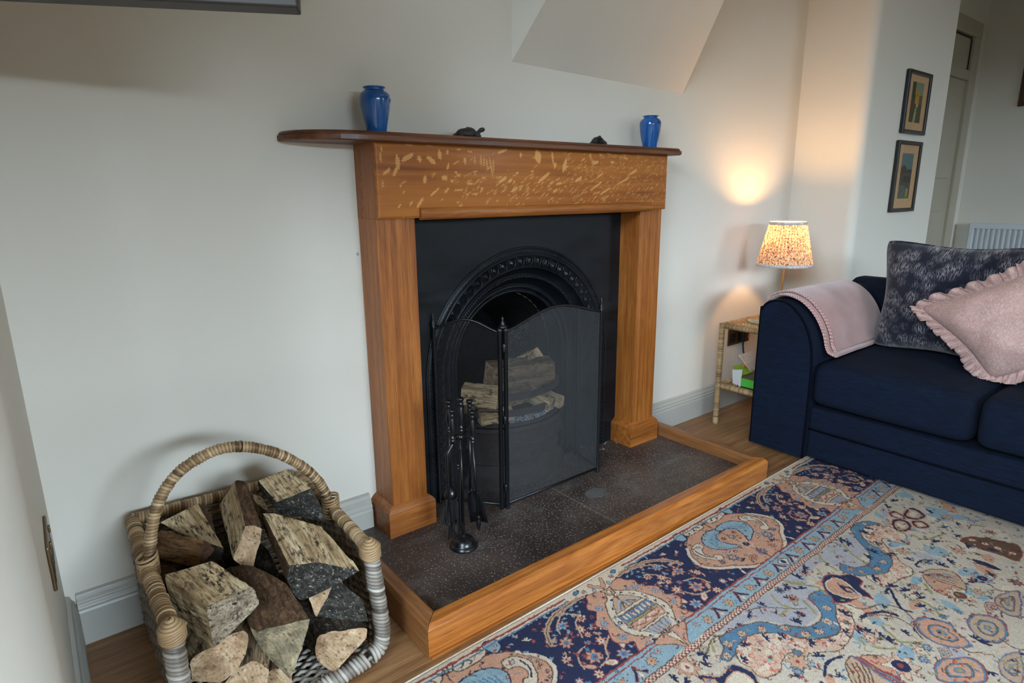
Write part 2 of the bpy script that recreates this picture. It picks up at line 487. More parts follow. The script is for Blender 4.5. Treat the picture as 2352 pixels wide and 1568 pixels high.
def fleck_face():
    DX = 0.0019
    W, Hh = XR - XL, ZT - ZB
    nx, nz = int(W / DX) + 1, int(Hh / DX) + 1
    xs = np.linspace(0, W, nx); zs = np.linspace(0, Hh, nz)
    X, Z = np.meshgrid(xs, zs)
    A = np.zeros_like(X)
    r = np.random.default_rng(5)
    wx = X + 0.0016 * np.sin(Z * 900 + X * 300) ; wz = Z + 0.0012 * np.sin(X * 700 + Z * 200)
    def fl(u, v, a, b, ang, s=1.0):
        # u,v centre in metres from lower left, half axes, angle in degrees
        m_ = (np.abs(X - u) < a + b + .004) & (np.abs(Z - v) < a + b + .004)
        ca, sa = math.cos(math.radians(ang)), math.sin(math.radians(ang))
        dx, dz = wx[m_] - u, wz[m_] - v
        p = (dx * ca + dz * sa); q = (-dx * sa + dz * ca)
        q = q + 0.18 * b * np.sin(p / max(a, 1e-4) * 3.0)
        d = (np.abs(p) / a) ** 2.2 + (np.abs(q) / b) ** 2
        A[m_] = np.maximum(A[m_], np.clip((1.15 - d) * 4, 0, 1) * s)
    for f in FLECKS: fl(*f)
    # denser fine flecks to the right, all leaning the same way
    n = 0
    while n < 520:
        u = W * (r.random() ** 0.62); v = Hh * r.random()
        t = u / W
        if v > Hh * (0.62 if t < .55 else 0.98) and r.random() < .85: continue
        if t < 0.2 and r.random() < .6: continue
        if v < 0.028 and t > .12: continue
        a = lerp(0.0075, 0.0062, t) * (0.5 + 1.2 * r.random()); b = lerp(0.0019, 0.00095, t) * (0.7 + .6 * r.random())
        fl(u, v, a, b, lerp(30, 36, t) + r.normal() * 9, 0.45 + .5 * r.random()); n += 1
    vs = np.stack([XL + X, np.full_like(X, YF), ZB + Z], -1).reshape(-1, 3)
    # soft rounding of the edge
    e = np.minimum.reduce([X, W - X, Z, Hh - Z]).reshape(-1)
    vs[:, 1] += 0.006 * (1 - np.clip(e / 0.007, 0, 1)) ** 2
    idx = np.arange(nx * nz).reshape(nz, nx)
    q = np.stack([idx[:-1, :-1], idx[:-1, 1:], idx[1:, 1:], idx[1:, :-1]], -1).reshape(-1, 4)
    return vs, q, A.reshape(-1)

def grid_mesh(name, vs, q, cols, mat, parent, attr='pattern'):
    off = np.array(parent_world(parent)) if parent else np.zeros(3)
    me = bpy.data.meshes.new(name)
    me.vertices.add(len(vs)); me.vertices.foreach_set('co', (vs - off).astype(np.float32).ravel())
    me.loops.add(q.size); me.loops.foreach_set('vertex_index', q.astype(np.int32).ravel())
    me.polygons.add(len(q)); me.polygons.foreach_set('loop_start', np.arange(0, q.size, 4, dtype=np.int32))
    me.polygons.foreach_set('loop_total', np.full(len(q), 4, dtype=np.int32))
    me.update(calc_edges=True)
    ca = me.color_attributes.new(attr, 'FLOAT_COLOR', 'POINT')
    ca.data.foreach_set('color', cols.astype(np.float32).ravel())
    me.materials.append(mat)
    me.polygons.foreach_set('use_smooth', [True] * len(q))
    o = bpy.data.objects.new(name, me); COL.objects.link(o)
    if parent: o.parent = parent
    return o
# flecks (x, z from the lower left of the frieze, half length, half width, angle)
_fz = [(1110,790,62,20,32),(1035,830,20,55,0),(1200,803,20,24,0),(1290,812,48,20,-30),(1358,765,18,38,0),(1020,900,60,14,65),(950,915,42,12,42),(1235,985,16,32,-15),
 (1390,968,28,20,25),(1448,998,16,12,30),(1310,1095,58,9,40),(1405,1080,30,10,48),(1500,1078,48,8,6),(1190,1195,52,12,55),(1120,1200,26,8,60),(1030,1225,22,8,50),(1420,870,10,28,-20),
 (1495,935,34,8,-42),(1558,815,14,28,0),(1595,1020,36,9,0),(1640,815,7,30,-8),(1690,810,6,50,0),(1715,820,6,44,0),(1740,840,6,48,6),(1775,870,6,90,10),(1795,860,5,60,0),(1640,912,28,6,10),
 (1710,968,24,8,18),(1630,1112,26,7,12),(1570,1118,18,6,12),(1695,1062,18,6,0),(1365,1165,14,6,30),(1420,740,12,18,-30),(920,715,7,22,0),(1130,680,36,6,0),(1280,685,30,5,0),(1510,715,26,6,8),(910,790,8,36,0),(915,1030,6,30,0),(1600,735,30,5,-5)]
_fz2 = [(750,445,28,46,0),(880,455,8,46,5),(990,520,16,52,-25),(902,520,12,22,-20),(800,630,66,12,35),(445,650,38,10,36),(510,655,22,10,40),(600,435,8,16,0),(1280,495,32,14,18),(1330,605,36,7,28),
 (545,735,34,10,30),(905,745,24,9,35),(1120,640,38,11,32),(940,680,30,8,12),(1445,492,22,9,8),(1580,458,22,8,4),(450,400,44,10,22),(1300,695,58,7,28),(1560,655,80,7,22),(1380,745,62,8,26),(1660,580,50,9,25),(1230,435,7,22,0),(1325,425,8,14,0),(1410,418,18,9,0),(700,575,10,9,30),(570,585,10,8,0)]
FLECKS = []
for u_, v_, a_, b_, g_ in _fz:
    pu, pv = 640 + u_ / 3.92, 160 + v_ / 3.92
    tx = (pu - 861) / 674.0; ex = tx * (1 + 0.13 * (1 - tx) * -1.0)
    top, bot = lerp(327, 354, tx), lerp(503, 476.4, tx)
    FLECKS.append(((tx * 0.86 + 0.14 * tx * tx) * 1.2318, (bot - pv) / (bot - top) * 0.2024, max(a_, 1) / 3.92 / 760, max(b_, 1) / 3.92 / 760, g_, 0.85))
for u_, v_, a_, b_, g_ in _fz2:
    pu, pv = 1000 + u_ / 3.794, 240 + v_ / 3.794
    tx = (pu - 861) / 674.0
    top, bot = lerp(327, 354, tx), lerp(503, 476.4, tx)
    FLECKS.append(((tx * 0.86 + 0.14 * tx * tx) * 1.2318, (bot - pv) / (bot - top) * 0.2024, a_ / 3.794 / 560, b_ / 3.794 / 620, g_, 0.9))
def frieze_mat():
    t = NT('flecked_oak'); t.set(0.46, 0.35, 0, 0.04)
    v = t.coords((2.0, 30, 45)); n = t.noise(v, 1.0, 6, 0.62, 0.5)
    base = t.ramp(n, [(0.3, S(116, 60, 16)), (0.5, S(148, 84, 26)), (0.7, S(168, 104, 42))])
    b2 = t.noise(t.coords((1.5, 3, 5)), 1.5, 3)
    base = t.mix(t.ramp(b2, [(0.4, (0, 0, 0, 1)), (0.62, (0.45, 0.45, 0.45, 1))]), base, S(176, 108, 34))
    at = t.node('ShaderNodeAttribute', attribute_name='pattern')
    f = t.node('ShaderNodeMath', operation='MULTIPLY', i_1=0.75); t.link(at.outputs['Fac'], f.inputs[0])
    c = t.mix(f.outputs[0], base, S(222, 166, 98)); t.col(c)
    t.bump(t.noise(t.coords((10, 400, 500)), 1, 2), 0.1, 0.0005)
    return t.m
vs, q, A = fleck_face()
grid_mesh('frieze_face', vs, q, np.stack([A, A, A, np.ones_like(A)], -1), frieze_mat(), sur)
# half-round bead along the underside of the frieze
m = MB()
poly = [(YF + .004, ZB - .006)] + [(YF - .002 - .010 * math.sin(a), ZB + .011 - .017 * math.cos(a)) for a in np.linspace(0, PI, 9)] + [(YF + .004, ZB + .028)]
m.prism([(p[0], p[1]) for p in poly], 'x', X2 + .006, X3 + .035)
m.build('bead_moulding', OAKX, sur, smooth=False, bevel=0.001)
# mantel shelf, left end rounded, stepped edge
def shelf_outline(ins):
    ys = -0.158 + ins
    pts = [(0.772 - ins, 0.0), (0.772 - ins, ys + .012), (0.760 - ins, ys)]
    pts += [(-0.50, ys)]
    for a in np.linspace(0, PI / 2, 16)[1:]:
        pts.append((-0.50 - (0.228 - ins) * math.sin(a), ys + (0.158 - ins - 0.006) * (1 - math.cos(a)) ** 1.15))
    pts.append((-0.728 + ins, 0.0))
    return pts
m = MB()
lv = [(0.004, ZT), (0.0, ZT + .003), (0.0, ZT + .0145), (0.005, ZT + .016), (0.004, ZT + .019), (0.008, ZT + .024), (0.012, ZT + .0255)]
rings = [[(p[0], p[1], z) for p in shelf_outline(i)] for i, z in lv]
n = len(rings[0]); allv = [p for r_ in rings for p in r_]; fs = []
for j in range(len(rings) - 1):
    for i in range(n): fs.append((j*n + i, j*n + (i+1) % n, (j+1)*n + (i+1) % n, (j+1)*n + i))
fs.append(tuple(reversed(range(n)))); fs.append(tuple((len(rings)-1)*n + k for k in range(n)))
m.add(allv, fs); m.build('mantel_shelf', SHELF, sur)
# dark knot in the shelf's left edge
# ------------------------------------------------------------------ hearth
def hearth_mat():
    t = NT('dark_speckled_stone'); t.set(0.5, 0.5)
    v = t.coords()
    n = t.noise(v, 5, 4); base = t.ramp(n, [(0.35, S(50, 41, 37)), (0.65, S(80, 68, 62))])
    vo = t.node('ShaderNodeTexVoronoi', feature='F1'); vo.inputs['Scale'].default_value = 130
    t.link(t.coords((1, 1, 1)), vo.inputs['Vector'])
    spk = t.ramp(vo.outputs['Distance'], [(0.24, (1, 1, 1, 1)), (0.40, (0, 0, 0, 1))])
    vm = t.ramp(t.noise(v, 240, 1), [(0.5, (0, 0, 0, 1)), (0.58, (1, 1, 1, 1))])
    k = t.mix(1.0, spk, vm, 'MULTIPLY')
    kk = t.node('ShaderNodeMath', operation='MULTIPLY', i_1=0.7); t.link(k, kk.inputs[0])
    c = t.mix(kk.outputs[0], base, S(176, 160, 150))
    ash = t.ramp(t.noise(t.coords((4, 7, 4)), 1.6, 4, 0.6, 0.5), [(0.56, (0, 0, 0, 1)), (0.68, (0.4, 0.4, 0.4, 1))])
    c = t.mix(ash, c, S(104, 102, 100)); t.col(c)
    t.bump(vm, 0.08, 0.0006)
    return t.m
HM = hearth_mat()
ha = thing('hearth', (0.06, -0.3, 0), 'dark brown speckled stone hearth set inside the oak kerb', 'hearth')
m = MB(); m.box(FX0 + .03, 0.0685, FY + .03, 0.0, 0.0, ZH); m.build('hearth_slab', HM, ha, bevel=0.0012)
m = MB(); m.box(0.0715, FX1 - .03, FY + .03, 0.0, 0.0, ZH); m.build('hearth_slab', HM, ha, bevel=0.0012)
m = MB(); m.box(0.066, 0.074, FY + .03, 0.0, 0.0, ZH - .0006); m.build('mortar_joint', m_plain('mortar', S(112, 106, 100), 0.9, var=0.3, vs=60), ha)
m = MB(); m.lathe([(0.0, 0.0), (0.036, 0.0), (0.036, 0.0009), (0.0, 0.0009)], (0.165, -0.315, ZH), 40, M=Matrix.Diagonal((1.25, 0.85, 1, 1)).to_3x3(), cap=False)
m.build('pale_ring_stain', m_plain('ash_stain', S(84, 82, 80), 0.7, var=0.15, vs=40), ha)
m = MB()
rr = random.Random(4)
for i in range(60):
    x, y_ = rr.uniform(0.34, 0.60), rr.uniform(-0.075, -0.02)
    m.sphere((x, y_, ZH + .001), rr.uniform(.0015, .004), 6, 4, (1, 1, .4))
o = m.build('ash_grit', m_plain('ash', S(140, 138, 134), 0.95, var=.3), ha); o['kind'] = 'stuff'

# oak kerb round the hearth
ke = thing('hearth_kerb', (0.06, -0.3, 0), 'raised oak kerb rail framing the dark stone hearth on three sides', 'fender')
TK = 0.047
prof = lambda s: [(0, 0), (0, FZ - .012), (.010, FZ), (TK - .006, FZ + .001), (TK, FZ - .005), (TK, 0)]
pr = prof(1)
# front board, mitred ends
m = MB()
m.hexa([(FX0 + d, FY + d, z) for d, z in pr], [(FX1 - d, FY + d, z) for d, z in pr]); m.build('front_rail', FENDX, ke, bevel=0.0022)
m = MB(); m.hexa([(FX0 + d, FY + d + .0012, z) for d, z in pr], [(FX0 + d, -0.02, z) for d, z in pr]); m.build('side_rail', FENDY, ke, bevel=0.0022)
m = MB(); m.hexa([(FX1 - d, FY + d + .0012, z) for d, z in pr], [(FX1 - d, -0.02, z) for d, z in pr]); m.build('side_rail', FENDY, ke, bevel=0.0022)
m = MB(); m.box(FX0 + .004, FX1 - .02, FY - .008, FY, 0, 0.006); m.build('floor_strip', OAKX, ke, bevel=0.001)

# ------------------------------------------------------------------ cast iron fireplace
ins = thing('cast_iron_fireplace', (0.092, -0.01, ZH), 'black cast iron arched fireplace with leaf ornament inside the oak surround', 'fireplace')
AX, AZ = 0.092, 0.470
def arch(r, nseg=48, zb=ZH):
    pts = [(AX - r, zb)] + [(AX - r * math.cos(a), AZ + r * math.sin(a)) for a in np.linspace(0, PI, nseg)] + [(AX + r, zb)]
    return pts
NA = 48
# face plate: flat plate with an arched hole
m = MB(); yo = -0.0178; rI = 0.415
aa = arch(rI, NA)
outer = []
for (px_, pz_) in aa:
    dx, dz = px_ - AX, pz_ - AZ
    if pz_ <= ZH + 1e-6: outer.append((X2 - .002 if dx < 0 else X3 + .002, ZH)); continue
    kx = (X3 - AX + .002) / abs(dx) if abs(dx) > 1e-6 else 1e9
    kz = (ZB + .01 - AZ) / dz if dz > 1e-6 else 1e9
    k = min(kx, kz); outer.append((AX + dx * k, AZ + dz * k))
vs = [(p[0], yo, p[1]) for p in aa] + [(p[0], yo, p[1]) for p in outer] + [(p[0], -0.001, p[1]) for p in aa] + [(p[0], -0.001, p[1]) for p in outer]
n = len(aa); fs = []
for i in range(n - 1):
    fs.append((i, i + 1, n + i + 1, n + i)); fs.append((2*n + i, 3*n + i, 3*n + i + 1, 2*n + i + 1))
    fs.append((n + i, n + i + 1, 3*n + i + 1, 3*n + i)); fs.append((i, 2*n + i, 2*n + i + 1, i + 1))
# corners of the plate are filled by small triangles
m.add(vs, fs)
for sx in (X2 - .002, X3 + .002):
    near = [p for p in outer if abs(p[0] - sx) < 2e-3 and p[1] > AZ]; far = [p for p in outer if abs(p[1] - (ZB + .01)) < 1e-6]
    pa = max(near, key=lambda p: p[1]); pb = min(far, key=lambda p: abs(p[0] - sx))
    m.add([(pa[0], yo, pa[1]), (sx, yo, ZB + .01), (pb[0], yo, pb[1])], [(0, 1, 2)])
m.build('face_plate', IRON, ins, fix=False)
def band(name, rings, mat=IRON, smooth=True):
    """rings: list of (radius, y)"""
    m = MB(); vs = []; fs = []; n = NA + 2
    for r, y_ in rings:
        vs += [(p[0], y_, p[1]) for p in arch(r, NA)]
    for j in range(len(rings) - 1):
        for i in range(n - 1): fs.append((j*n + i, j*n + i + 1, (j+1)*n + i + 1, (j+1)*n + i))
    m.add(vs, fs); return m.build(name, mat, ins, smooth=smooth, weighted=False)
def rope(r0_, y0_, rad, k=10):
    return [(r0_ + rad * math.cos(a), y0_ - rad * math.sin(a)) for a in np.linspace(0, PI, k)]
amo = band('arch_moulding', rope(.418, -.018, .004) + [(.413, -.020)] + [(.396, -.021)] + rope(.392, -.020, .003, 6) + [(.388, -.018)] + [(.352, -.010)] + rope(.348, -.010, .0035, 8) + [(.343, -.004), (.330, .012), (.322, .016)] + rope(.312, .018, .007, 9) + [(.304, .026), (.284, .050)] + rope(.272, .055, .007, 9) + [(.264, .060)] + rope(.254, .064, .006, 8) + [(.247, .075), (.245, .14)])
def arc_at(r, s):
    """point and tangent at arc length s from the left foot"""
    L0 = AZ - ZH; La = PI * r
    if s < L0: return AX - r, ZH + s, (0, 1), (-1, 0)
    s -= L0
    if s < La:
        a = s / r; return AX - r * math.cos(a), AZ + r * math.sin(a), (math.sin(a), math.cos(a)), (-math.cos(a), math.sin(a))
    s -= La
    return AX + r, AZ - s, (0, -1), (1, 0)
def total(r): return 2 * (AZ - ZH) + PI * r
# beads: outer row of small pips, inner rope of short bars
m = MB()
N = 150
for i in range(N):
    x, z, T, Nn = arc_at(.404, total(.404) * (i + .5) / N)
    M = Matrix(((T[0], 0, Nn[0]), (0, 1, 0), (T[1], 0, Nn[1])))
    m.sphere((x, -.022, z), .0042, 6, 4, (1.0 if i % 2 else 1.5, .7, .7), M=M)
o = m.build('pip_row', IRON, amo, smooth=True); o['kind'] = 'stuff'
m = MB()
N = 190
for i in range(N):
    x, z, T, Nn = arc_at(.312, total(.312) * (i + .5) / N)
    M = Matrix(((T[0], 0, Nn[0]), (0, 1, 0), (T[1], 0, Nn[1])))
    m.sphere((x, .010, z), .0046, 6, 4, (.55, 1, 1.3), M=M)
o = m.build('rope_bead', IRON, amo, smooth=True); o['kind'] = 'stuff'
# leaf ornament: each leaf sits in a loop with a small trefoil between
def leaf_mb():
    m = MB()
    h = .0135; w = .0085
    pts = [(0, -h), (w * .8, -h * .35), (w, h * .1), (w * .55, h * .6), (0, h), (-w * .55, h * .6), (-w, h * .1), (-w * .8, -h * .35)]
    vs = [(p[0], 0, p[1]) for p in pts] + [(0, -.0075, 0), (0, -.006, -h * .6), (0, -.006, h * .6)]
    fs = [(0, 1, 9), (1, 2, 8, 9), (2, 3, 8), (3, 4, 10), (3, 10, 8), (4, 5, 10), (5, 8, 10), (5, 6, 8), (6, 7, 9, 8), (7, 0, 9)]
    m.add(vs, fs)
    arc = [(.0145 * math.sin(a), -.002, .002 - .017 * math.cos(a)) for a in np.linspace(-2.3, 2.3, 15)]
    m.tube(arc, .0022, 5)
    m.sphere((.0185, -.002, .0115), .0036, 6, 4); m.sphere((.0150, -.002, .0145), .0026, 6, 4); m.sphere((.022, -.002, .0145), .0026, 6, 4)
    m.sphere((.0185, -.002, .004), .0020, 6, 4, (1, 1, 2))
    return m
lf = leaf_mb().build('leaf_ornament', IRON, None)
me = lf.data
N = int(total(.370) / .0385)
for i in range(N):
    s = total(.370) * (i + .5) / N
    x, z, T, Nn = arc_at(.370, s)
    o = lf if i == 0 else lf.copy()
    if i: COL.objects.link(o)
    o.parent = amo
    ang = math.atan2(-Nn[0], Nn[1])
    off = parent_world(amo)
    o.location = (x - off.x, -.0155 - off.y, z - off.z); o.rotation_euler = (0.18 * 0, -ang, 0)
# fire chamber
m = MB()
ring0 = [(p[0], .14, p[1]) for p in arch(.245, 24)]
ring1 = [(AX + (p[0] - AX) * .72, .36, ZH + (p[1] - ZH) * .86) for p in arch(.245, 24)]
n = len(ring0)
m.add(ring0 + ring1, [(i, i + 1, n + i + 1, n + i) for i in range(n - 1)] + [tuple(range(n, 2 * n))])
m.build('fire_chamber', SOOT, ins, fix=False)
m = MB(); m.box(-.22, .40, 0.001, .37, ZH - .03, ZH + .001); m.build('chamber_floor', SOOT, ins)
# bowed grate, apron and ash-pan cover
GX, GY = 0.075, 0.075
def bow(r, z0, z1, y0_=GY, a0=-1.25, a1=1.25, n=22, th=.006, rz=1.0):
    m = MB(); vs = []; fs = []
    for a in np.linspace(a0, a1, n):
        for (rr_, zz) in ((r, z0), (r, z1), (r - th, z1), (r - th, z0)):
            vs.append((GX + rr_ * math.sin(a) * 1.12, y0_ - rr_ * math.cos(a) * rz, zz))
    for i in range(n - 1):
        for k in range(4):
            k2 = (k + 1) % 4; fs.append((4*i + k, 4*i + k2, 4*i + 4 + k2, 4*i + 4 + k))
    fs += [(0, 1, 2, 3), (4*n - 1, 4*n - 2, 4*n - 3, 4*n - 4)]
    m.add(vs, fs); return m
for z in (.372, .312):
    bow(.195, z - .012, z + .012, rz=.85, th=.011).build('grate_bar', IRONDULL, ins, bevel=.002)
bow(.195, .262, .274, rz=.85, th=.012).build('grate_bar', IRONDULL, ins, bevel=.002)
m = MB(); n = 24; lv = [(.200, .262), (.205, .250), (.200, .240), (.197, .195), (.203, .190), (.203, .182), (.190, .176), (.186, .128), (.192, .122), (.186, .115), (.200, .075), (.215, .060), (.215, ZH)]
vs = []; fs = []
for r, z in lv:
    for a in np.linspace(-1.3, 1.3, n): vs.append((GX + r * math.sin(a) * 1.15, GY - r * math.cos(a) * .88, z))
for j in range(len(lv) - 1):
    for i in range(n - 1): fs.append((j*n + i, j*n + i + 1, (j+1)*n + i + 1, (j+1)*n + i))
m.add(vs, fs); m.build('ash_pan_cover', IRONDULL, ins, smooth=False, fix=False)
m = MB(); m.tube([(GX - .03, GY - .18, .150), (GX - .03, GY - .195, .150), (GX + .03, GY - .195, .150), (GX + .03, GY - .18, .150)], .004, 8); m.build('knob', IRONDULL, ins)
m = MB(); vs = [(GX + .19 * math.sin(a) * 1.1, GY - .19 * math.cos(a) * .84, .262) for a in np.linspace(-1.3, 1.3, 16)] + [(AX + .18, .30, .262), (AX - .18, .30, .262)]
m.add(vs, [tuple(range(len(vs)))]); m.build('grate_floor', SOOT, ins)
m = MB()
for i in range(700):
    a = rr.uniform(-1.1, 1.1); q_ = rr.uniform(.10, .183)
    m.sphere((GX + q_ * math.sin(a) * 1.1, GY - q_ * math.cos(a) * .84, .266 + rr.random() * .012), rr.uniform(.002, .0055), 5, 3)
o = m.build('ash_bed', m_plain('pale_ash', S(150, 156, 160), 0.95, var=.55, vs=90), ins); o['kind'] = 'stuff'

# ------------------------------------------------------------------ folding spark guard
gd = thing('spark_guard', (0.07, -0.2, ZH), 'black folding wire mesh fire screen standing in front of the grate', 'fire screen')
WIRE = m_plain('guard_wire', S(50, 50, 52), 0.45, 0.5)
def panel(p0, p1, z_end0, z_end1, zc, zb, seed):
    """panel between two posts; top edge arched, mesh of diagonal wires"""
    P0, P1 = Vector((p0[0], p0[1], 0)), Vector((p1[0], p1[1], 0))
    Lh = (P1 - P0).length; d = (P1 - P0) / Lh
    def top(s):
        t = s / Lh
        return lerp(z_end0, z_end1, t) + zc * (math.sin(PI * t) ** 1.5)
    pts = [P0 + d * (Lh * i / 24) + Vector((0, 0, top(Lh * i / 24))) for i in range(25)]
    m = MB(); m.tube(pts, .0045, 8); m.build('top_rail', BLACKSATIN, gd, smooth=True)
    m = MB(); m.tube([P0 + Vector((0, 0, zb)), P1 + Vector((0, 0, zb))], .0045, 8); m.build('bottom_rail', BLACKSATIN, gd, smooth=True)
    m = MB(); pitch = .0047; rw = .00034
    tp = [top(Lh * i / 60) for i in range(61)]
    def topi(s): 
        k = min(max(s / Lh * 60, 0), 59.999); i = int(k); return lerp(tp[i], tp[i + 1], k - i)
    zmax = max(tp)
    slope = 1.35
    nl = int((Lh * slope + (zmax - zb)) / pitch / 1.4)
    nrm = Vector((d.y, -d.x, 0))
    for sg in (1, -1):
        for i in range(nl):
            c = (i + .5) * (Lh * slope + zmax - zb) / nl
            # line z = zb + c - slope * s' , s' = s or L - s
            s0 = max(0, (c - (zmax - zb)) / slope); s1 = min(Lh, c / slope)
            if s1 <= s0: continue
            f = lambda sp: topi(sp if sg > 0 else Lh - sp)
            a = s0
            while a < s1 and zb + c - slope * a > f(a): a += .003
            if a >= s1: continue
            A_ = P0 + d * (a if sg > 0 else Lh - a); A_.z = zb + c - slope * a
            B_ = P0 + d * (s1 if sg > 0 else Lh - s1); B_.z = zb + c - slope * s1
            t_ = (B_ - A_).normalized(); u_ = t_.cross(nrm).normalized() * rw; w_ = nrm * rw * .9
            o_ = nrm * (.0005 * sg)
            vs = [A_ + o_ + u_, A_ + o_ - u_ + w_, A_ + o_ - u_ - w_, B_ + o_ + u_, B_ + o_ - u_ + w_, B_ + o_ - u_ - w_]
            m.add([tuple(q_) for q_ in vs], [(0, 1, 4, 3), (1, 2, 5, 4), (2, 0, 3, 5)])
    o = m.build('wire_mesh', WIRE, gd, fix=False); o['kind'] = 'stuff'
def post(p, zt, sc_=1.0, fin=True):
    m = MB(); x, y_ = p
    k_ = 1.0 if fin else 1.3
    prof = [(.0062, 0), (.0075, .003), (.0062, .008), (.0058 * k_, .012), (.0058 * k_, zt - ZH - .012), (.0075 * k_, zt - ZH - .008), (.0075 * k_, zt - ZH), (.004, zt - ZH + .002)]
    m.lathe(prof, (x, y_, ZH), 14)
    o = m.build('post', BLACKSATIN, gd, smooth=True)
    if fin:
        m = MB(); f = [(.009, 0), (.010, .003), (.0065, .005), (.0075, .010), (.0045, .013), (.0035, .017), (.0052, .021), (.0028, .027), (.0035, .031), (.0015, .038), (.0002, .041)]
        m.lathe([(r * sc_, z * sc_) for r, z in f], (x, y_, zt), 14); m.build('finial', BLACKSATIN, o, smooth=True)
PA, PB, PBb, PC, PD = (-0.300, -0.030), (-0.160, -0.196), (-0.143, -0.203), (0.290, -0.201), (0.335, -0.035)
post(PA, .667); post(PB, .662, fin=False); post(PBb, .662, fin=False); post(PC, .672); post(PD, .650, fin=False)
m = MB(); m.lathe([(.012, -.006), (.015, -.002), (.015, .002), (.010, .006), (.007, .010), (.0085, .013), (.004, .017), (.0035, .021), (.005, .025), (.0025, .030), (.0003, .036)], (-.151, -.200, .667), 4 * 5); m.build('finial', BLACKSATIN, gd, smooth=True)
for zz in (.12, .36, .60):
    m = MB(); m.lathe([(.005, -.014), (.0062, -.012), (.0062, .012), (.005, .014)], (-.1515, -.207, zz), 12); m.build('hinge', BLACKSATIN, gd, smooth=True)
panel(PA, PB, .655, .650, .035, .060, 1)
panel(PBb, PC, .652, .664, .048, .060, 2)
panel(PC, PD, .655, .640, .004, .060, 3)

# ------------------------------------------------------------------ companion set: stand, then each tool hung on it
SX, SY = -0.386, -0.302
st = thing('fireside_tool_stand', (SX, SY, ZH), 'black turned fireside tool stand with round domed base on the hearth', 'tool stand')
m = MB(); m.lathe([(.041, 0), (.043, .003), (.042, .007), (.036, .012), (.0345, .014), (.033, .017), (.030, .024), (.022, .031), (.012, .035), (.008, .038), (.006, .043)], (SX, SY, ZH), 40); m.build('domed_base', BLACKM, st, smooth=True)
m = MB(); m.lathe([(.0045, .035), (.0045, .365)], (SX, SY, ZH), 12); m.build('pole', BLACKM, st, smooth=True)
HAND = [(.005, 0), (.0075, .002), (.0078, .006), (.005, .008), (.0072, .011), (.0072, .014), (.0052, .017), (.0045, .020), (.0075, .030), (.0092, .045), (.0085, .060), (.006, .070), (.0048, .075), (.0075, .078), (.0082, .082), (.0052, .085), (.0075, .088), (.0098, .093), (.0095, .097), (.003, .099)]
def handle(parent, x, y_, z, s=1.0):
    m = MB(); m.lathe([(r * s, zz * s) for r, zz in HAND], (x, y_, z), 16); return m.build('turned_handle', BLACKM, parent, smooth=True)
handle(st, SX + .004, SY, .408, 1.06)
m = MB()
for a in range(4):
    t_ = a * PI / 2 + .5
    m.tube([(SX, SY, .395), (SX + .018 * math.cos(t_), SY + .018 * math.sin(t_), .396), (SX + .034 * math.cos(t_), SY + .034 * math.sin(t_), .392), (SX + .038 * math.cos(t_), SY + .038 * math.sin(t_), .400)], .0025, 6)
m.lathe([(.010, .388), (.012, .392), (.012, .398), (.008, .402)], (SX, SY, 0), 16); m.build('hook_arms', BLACKM, st, smooth=True)
def tool(name, dx, dy, zt, label, cat):
    o = thing(name, (SX + dx, SY + dy, zt - .3), label, cat, 'fireside tools'); return o, SX + dx, SY + dy
# tongs (left front)
tg, x, y_ = tool('fire_tongs', -.034, -.012, .40, 'black fire tongs with bowed head hanging at the left front of the tool stand', 'tongs')
handle(tg, x, y_, .390)
m = MB()
for s_, zz in ((-1, .14), (1, .12)):
    m.tube(smooth_path([(x, y_, .385), (x + s_ * .010, y_, .372), (x + s_ * .020, y_, .355), (x + s_ * .021, y_, .30), (x + s_ * .017, y_, .20), (x + s_ * .015, y_ - .004, zz)], 4), .0042, 6, flat=1.3)
m.build('tong_arms', BLACKM, tg, smooth=True)
for s_ in (-1, 1):
    m = MB(); cx = x + s_ * .016
    for k in (-1, 0, 1): m.hexa([(cx + k * .003 - .003, y_ - .003, .135), (cx + k * .003 + .003, y_ - .003, .135), (cx + k * .003 + .003, y_ + .001, .135), (cx + k * .003 - .003, y_ + .001, .135)], [(cx + k * .012 - .0035, y_ - .010, .098), (cx + k * .012 + .001, y_ - .010, .098), (cx + k * .012 + .001, y_ - .007, .098), (cx + k * .012 - .0035, y_ - .007, .098)])
    m.build('claw', BLACKM, tg)
m = MB(); m.sphere((x + .012, y_ - .006, .318), .0032, 8, 6); m.sphere((x + .012, y_ - .006, .308), .0032, 8, 6); m.build('rivet', m_plain('bright_rivet', S(110, 112, 116), .3, metal=1), tg, smooth=True)
# brush (behind tongs)
br, x, y_ = tool('hearth_brush', -.018, .030, .40, 'black hearth brush with soft bristles hanging behind the tongs', 'brush')
handle(br, x, y_, .402)
m = MB(); m.tube([(x, y_, .405), (x - .003, y_, .225)], .003, 8); m.build('shaft', BLACKM, br, smooth=True)
m = MB(); m.lathe([(.004, .03), (.010, .024), (.018, .012), (.020, 0), (.018, -.006)], (x - .003, y_, .205), 18); m.build('ferrule', BLACKM, br, smooth=True)
m = MB(); q9 = random.Random(2)
for i in range(160):
    a = q9.random() * 2 * PI; r = q9.random() ** .5
    m.tube([(x - .003 + .016 * r * math.cos(a), y_ + .016 * r * math.sin(a), .202), (x - .003 + .021 * r * math.cos(a), y_ + .021 * r * math.sin(a), .15), (x - .003 + .025 * r * math.cos(a) + q9.gauss(0, .003), y_ + .025 * r * math.sin(a), .108 + q9.random() * .012)], .0009, 3)
o = m.build('bristles', m_plain('bristle', S(40, 40, 42), .6), br); o['kind'] = 'stuff'
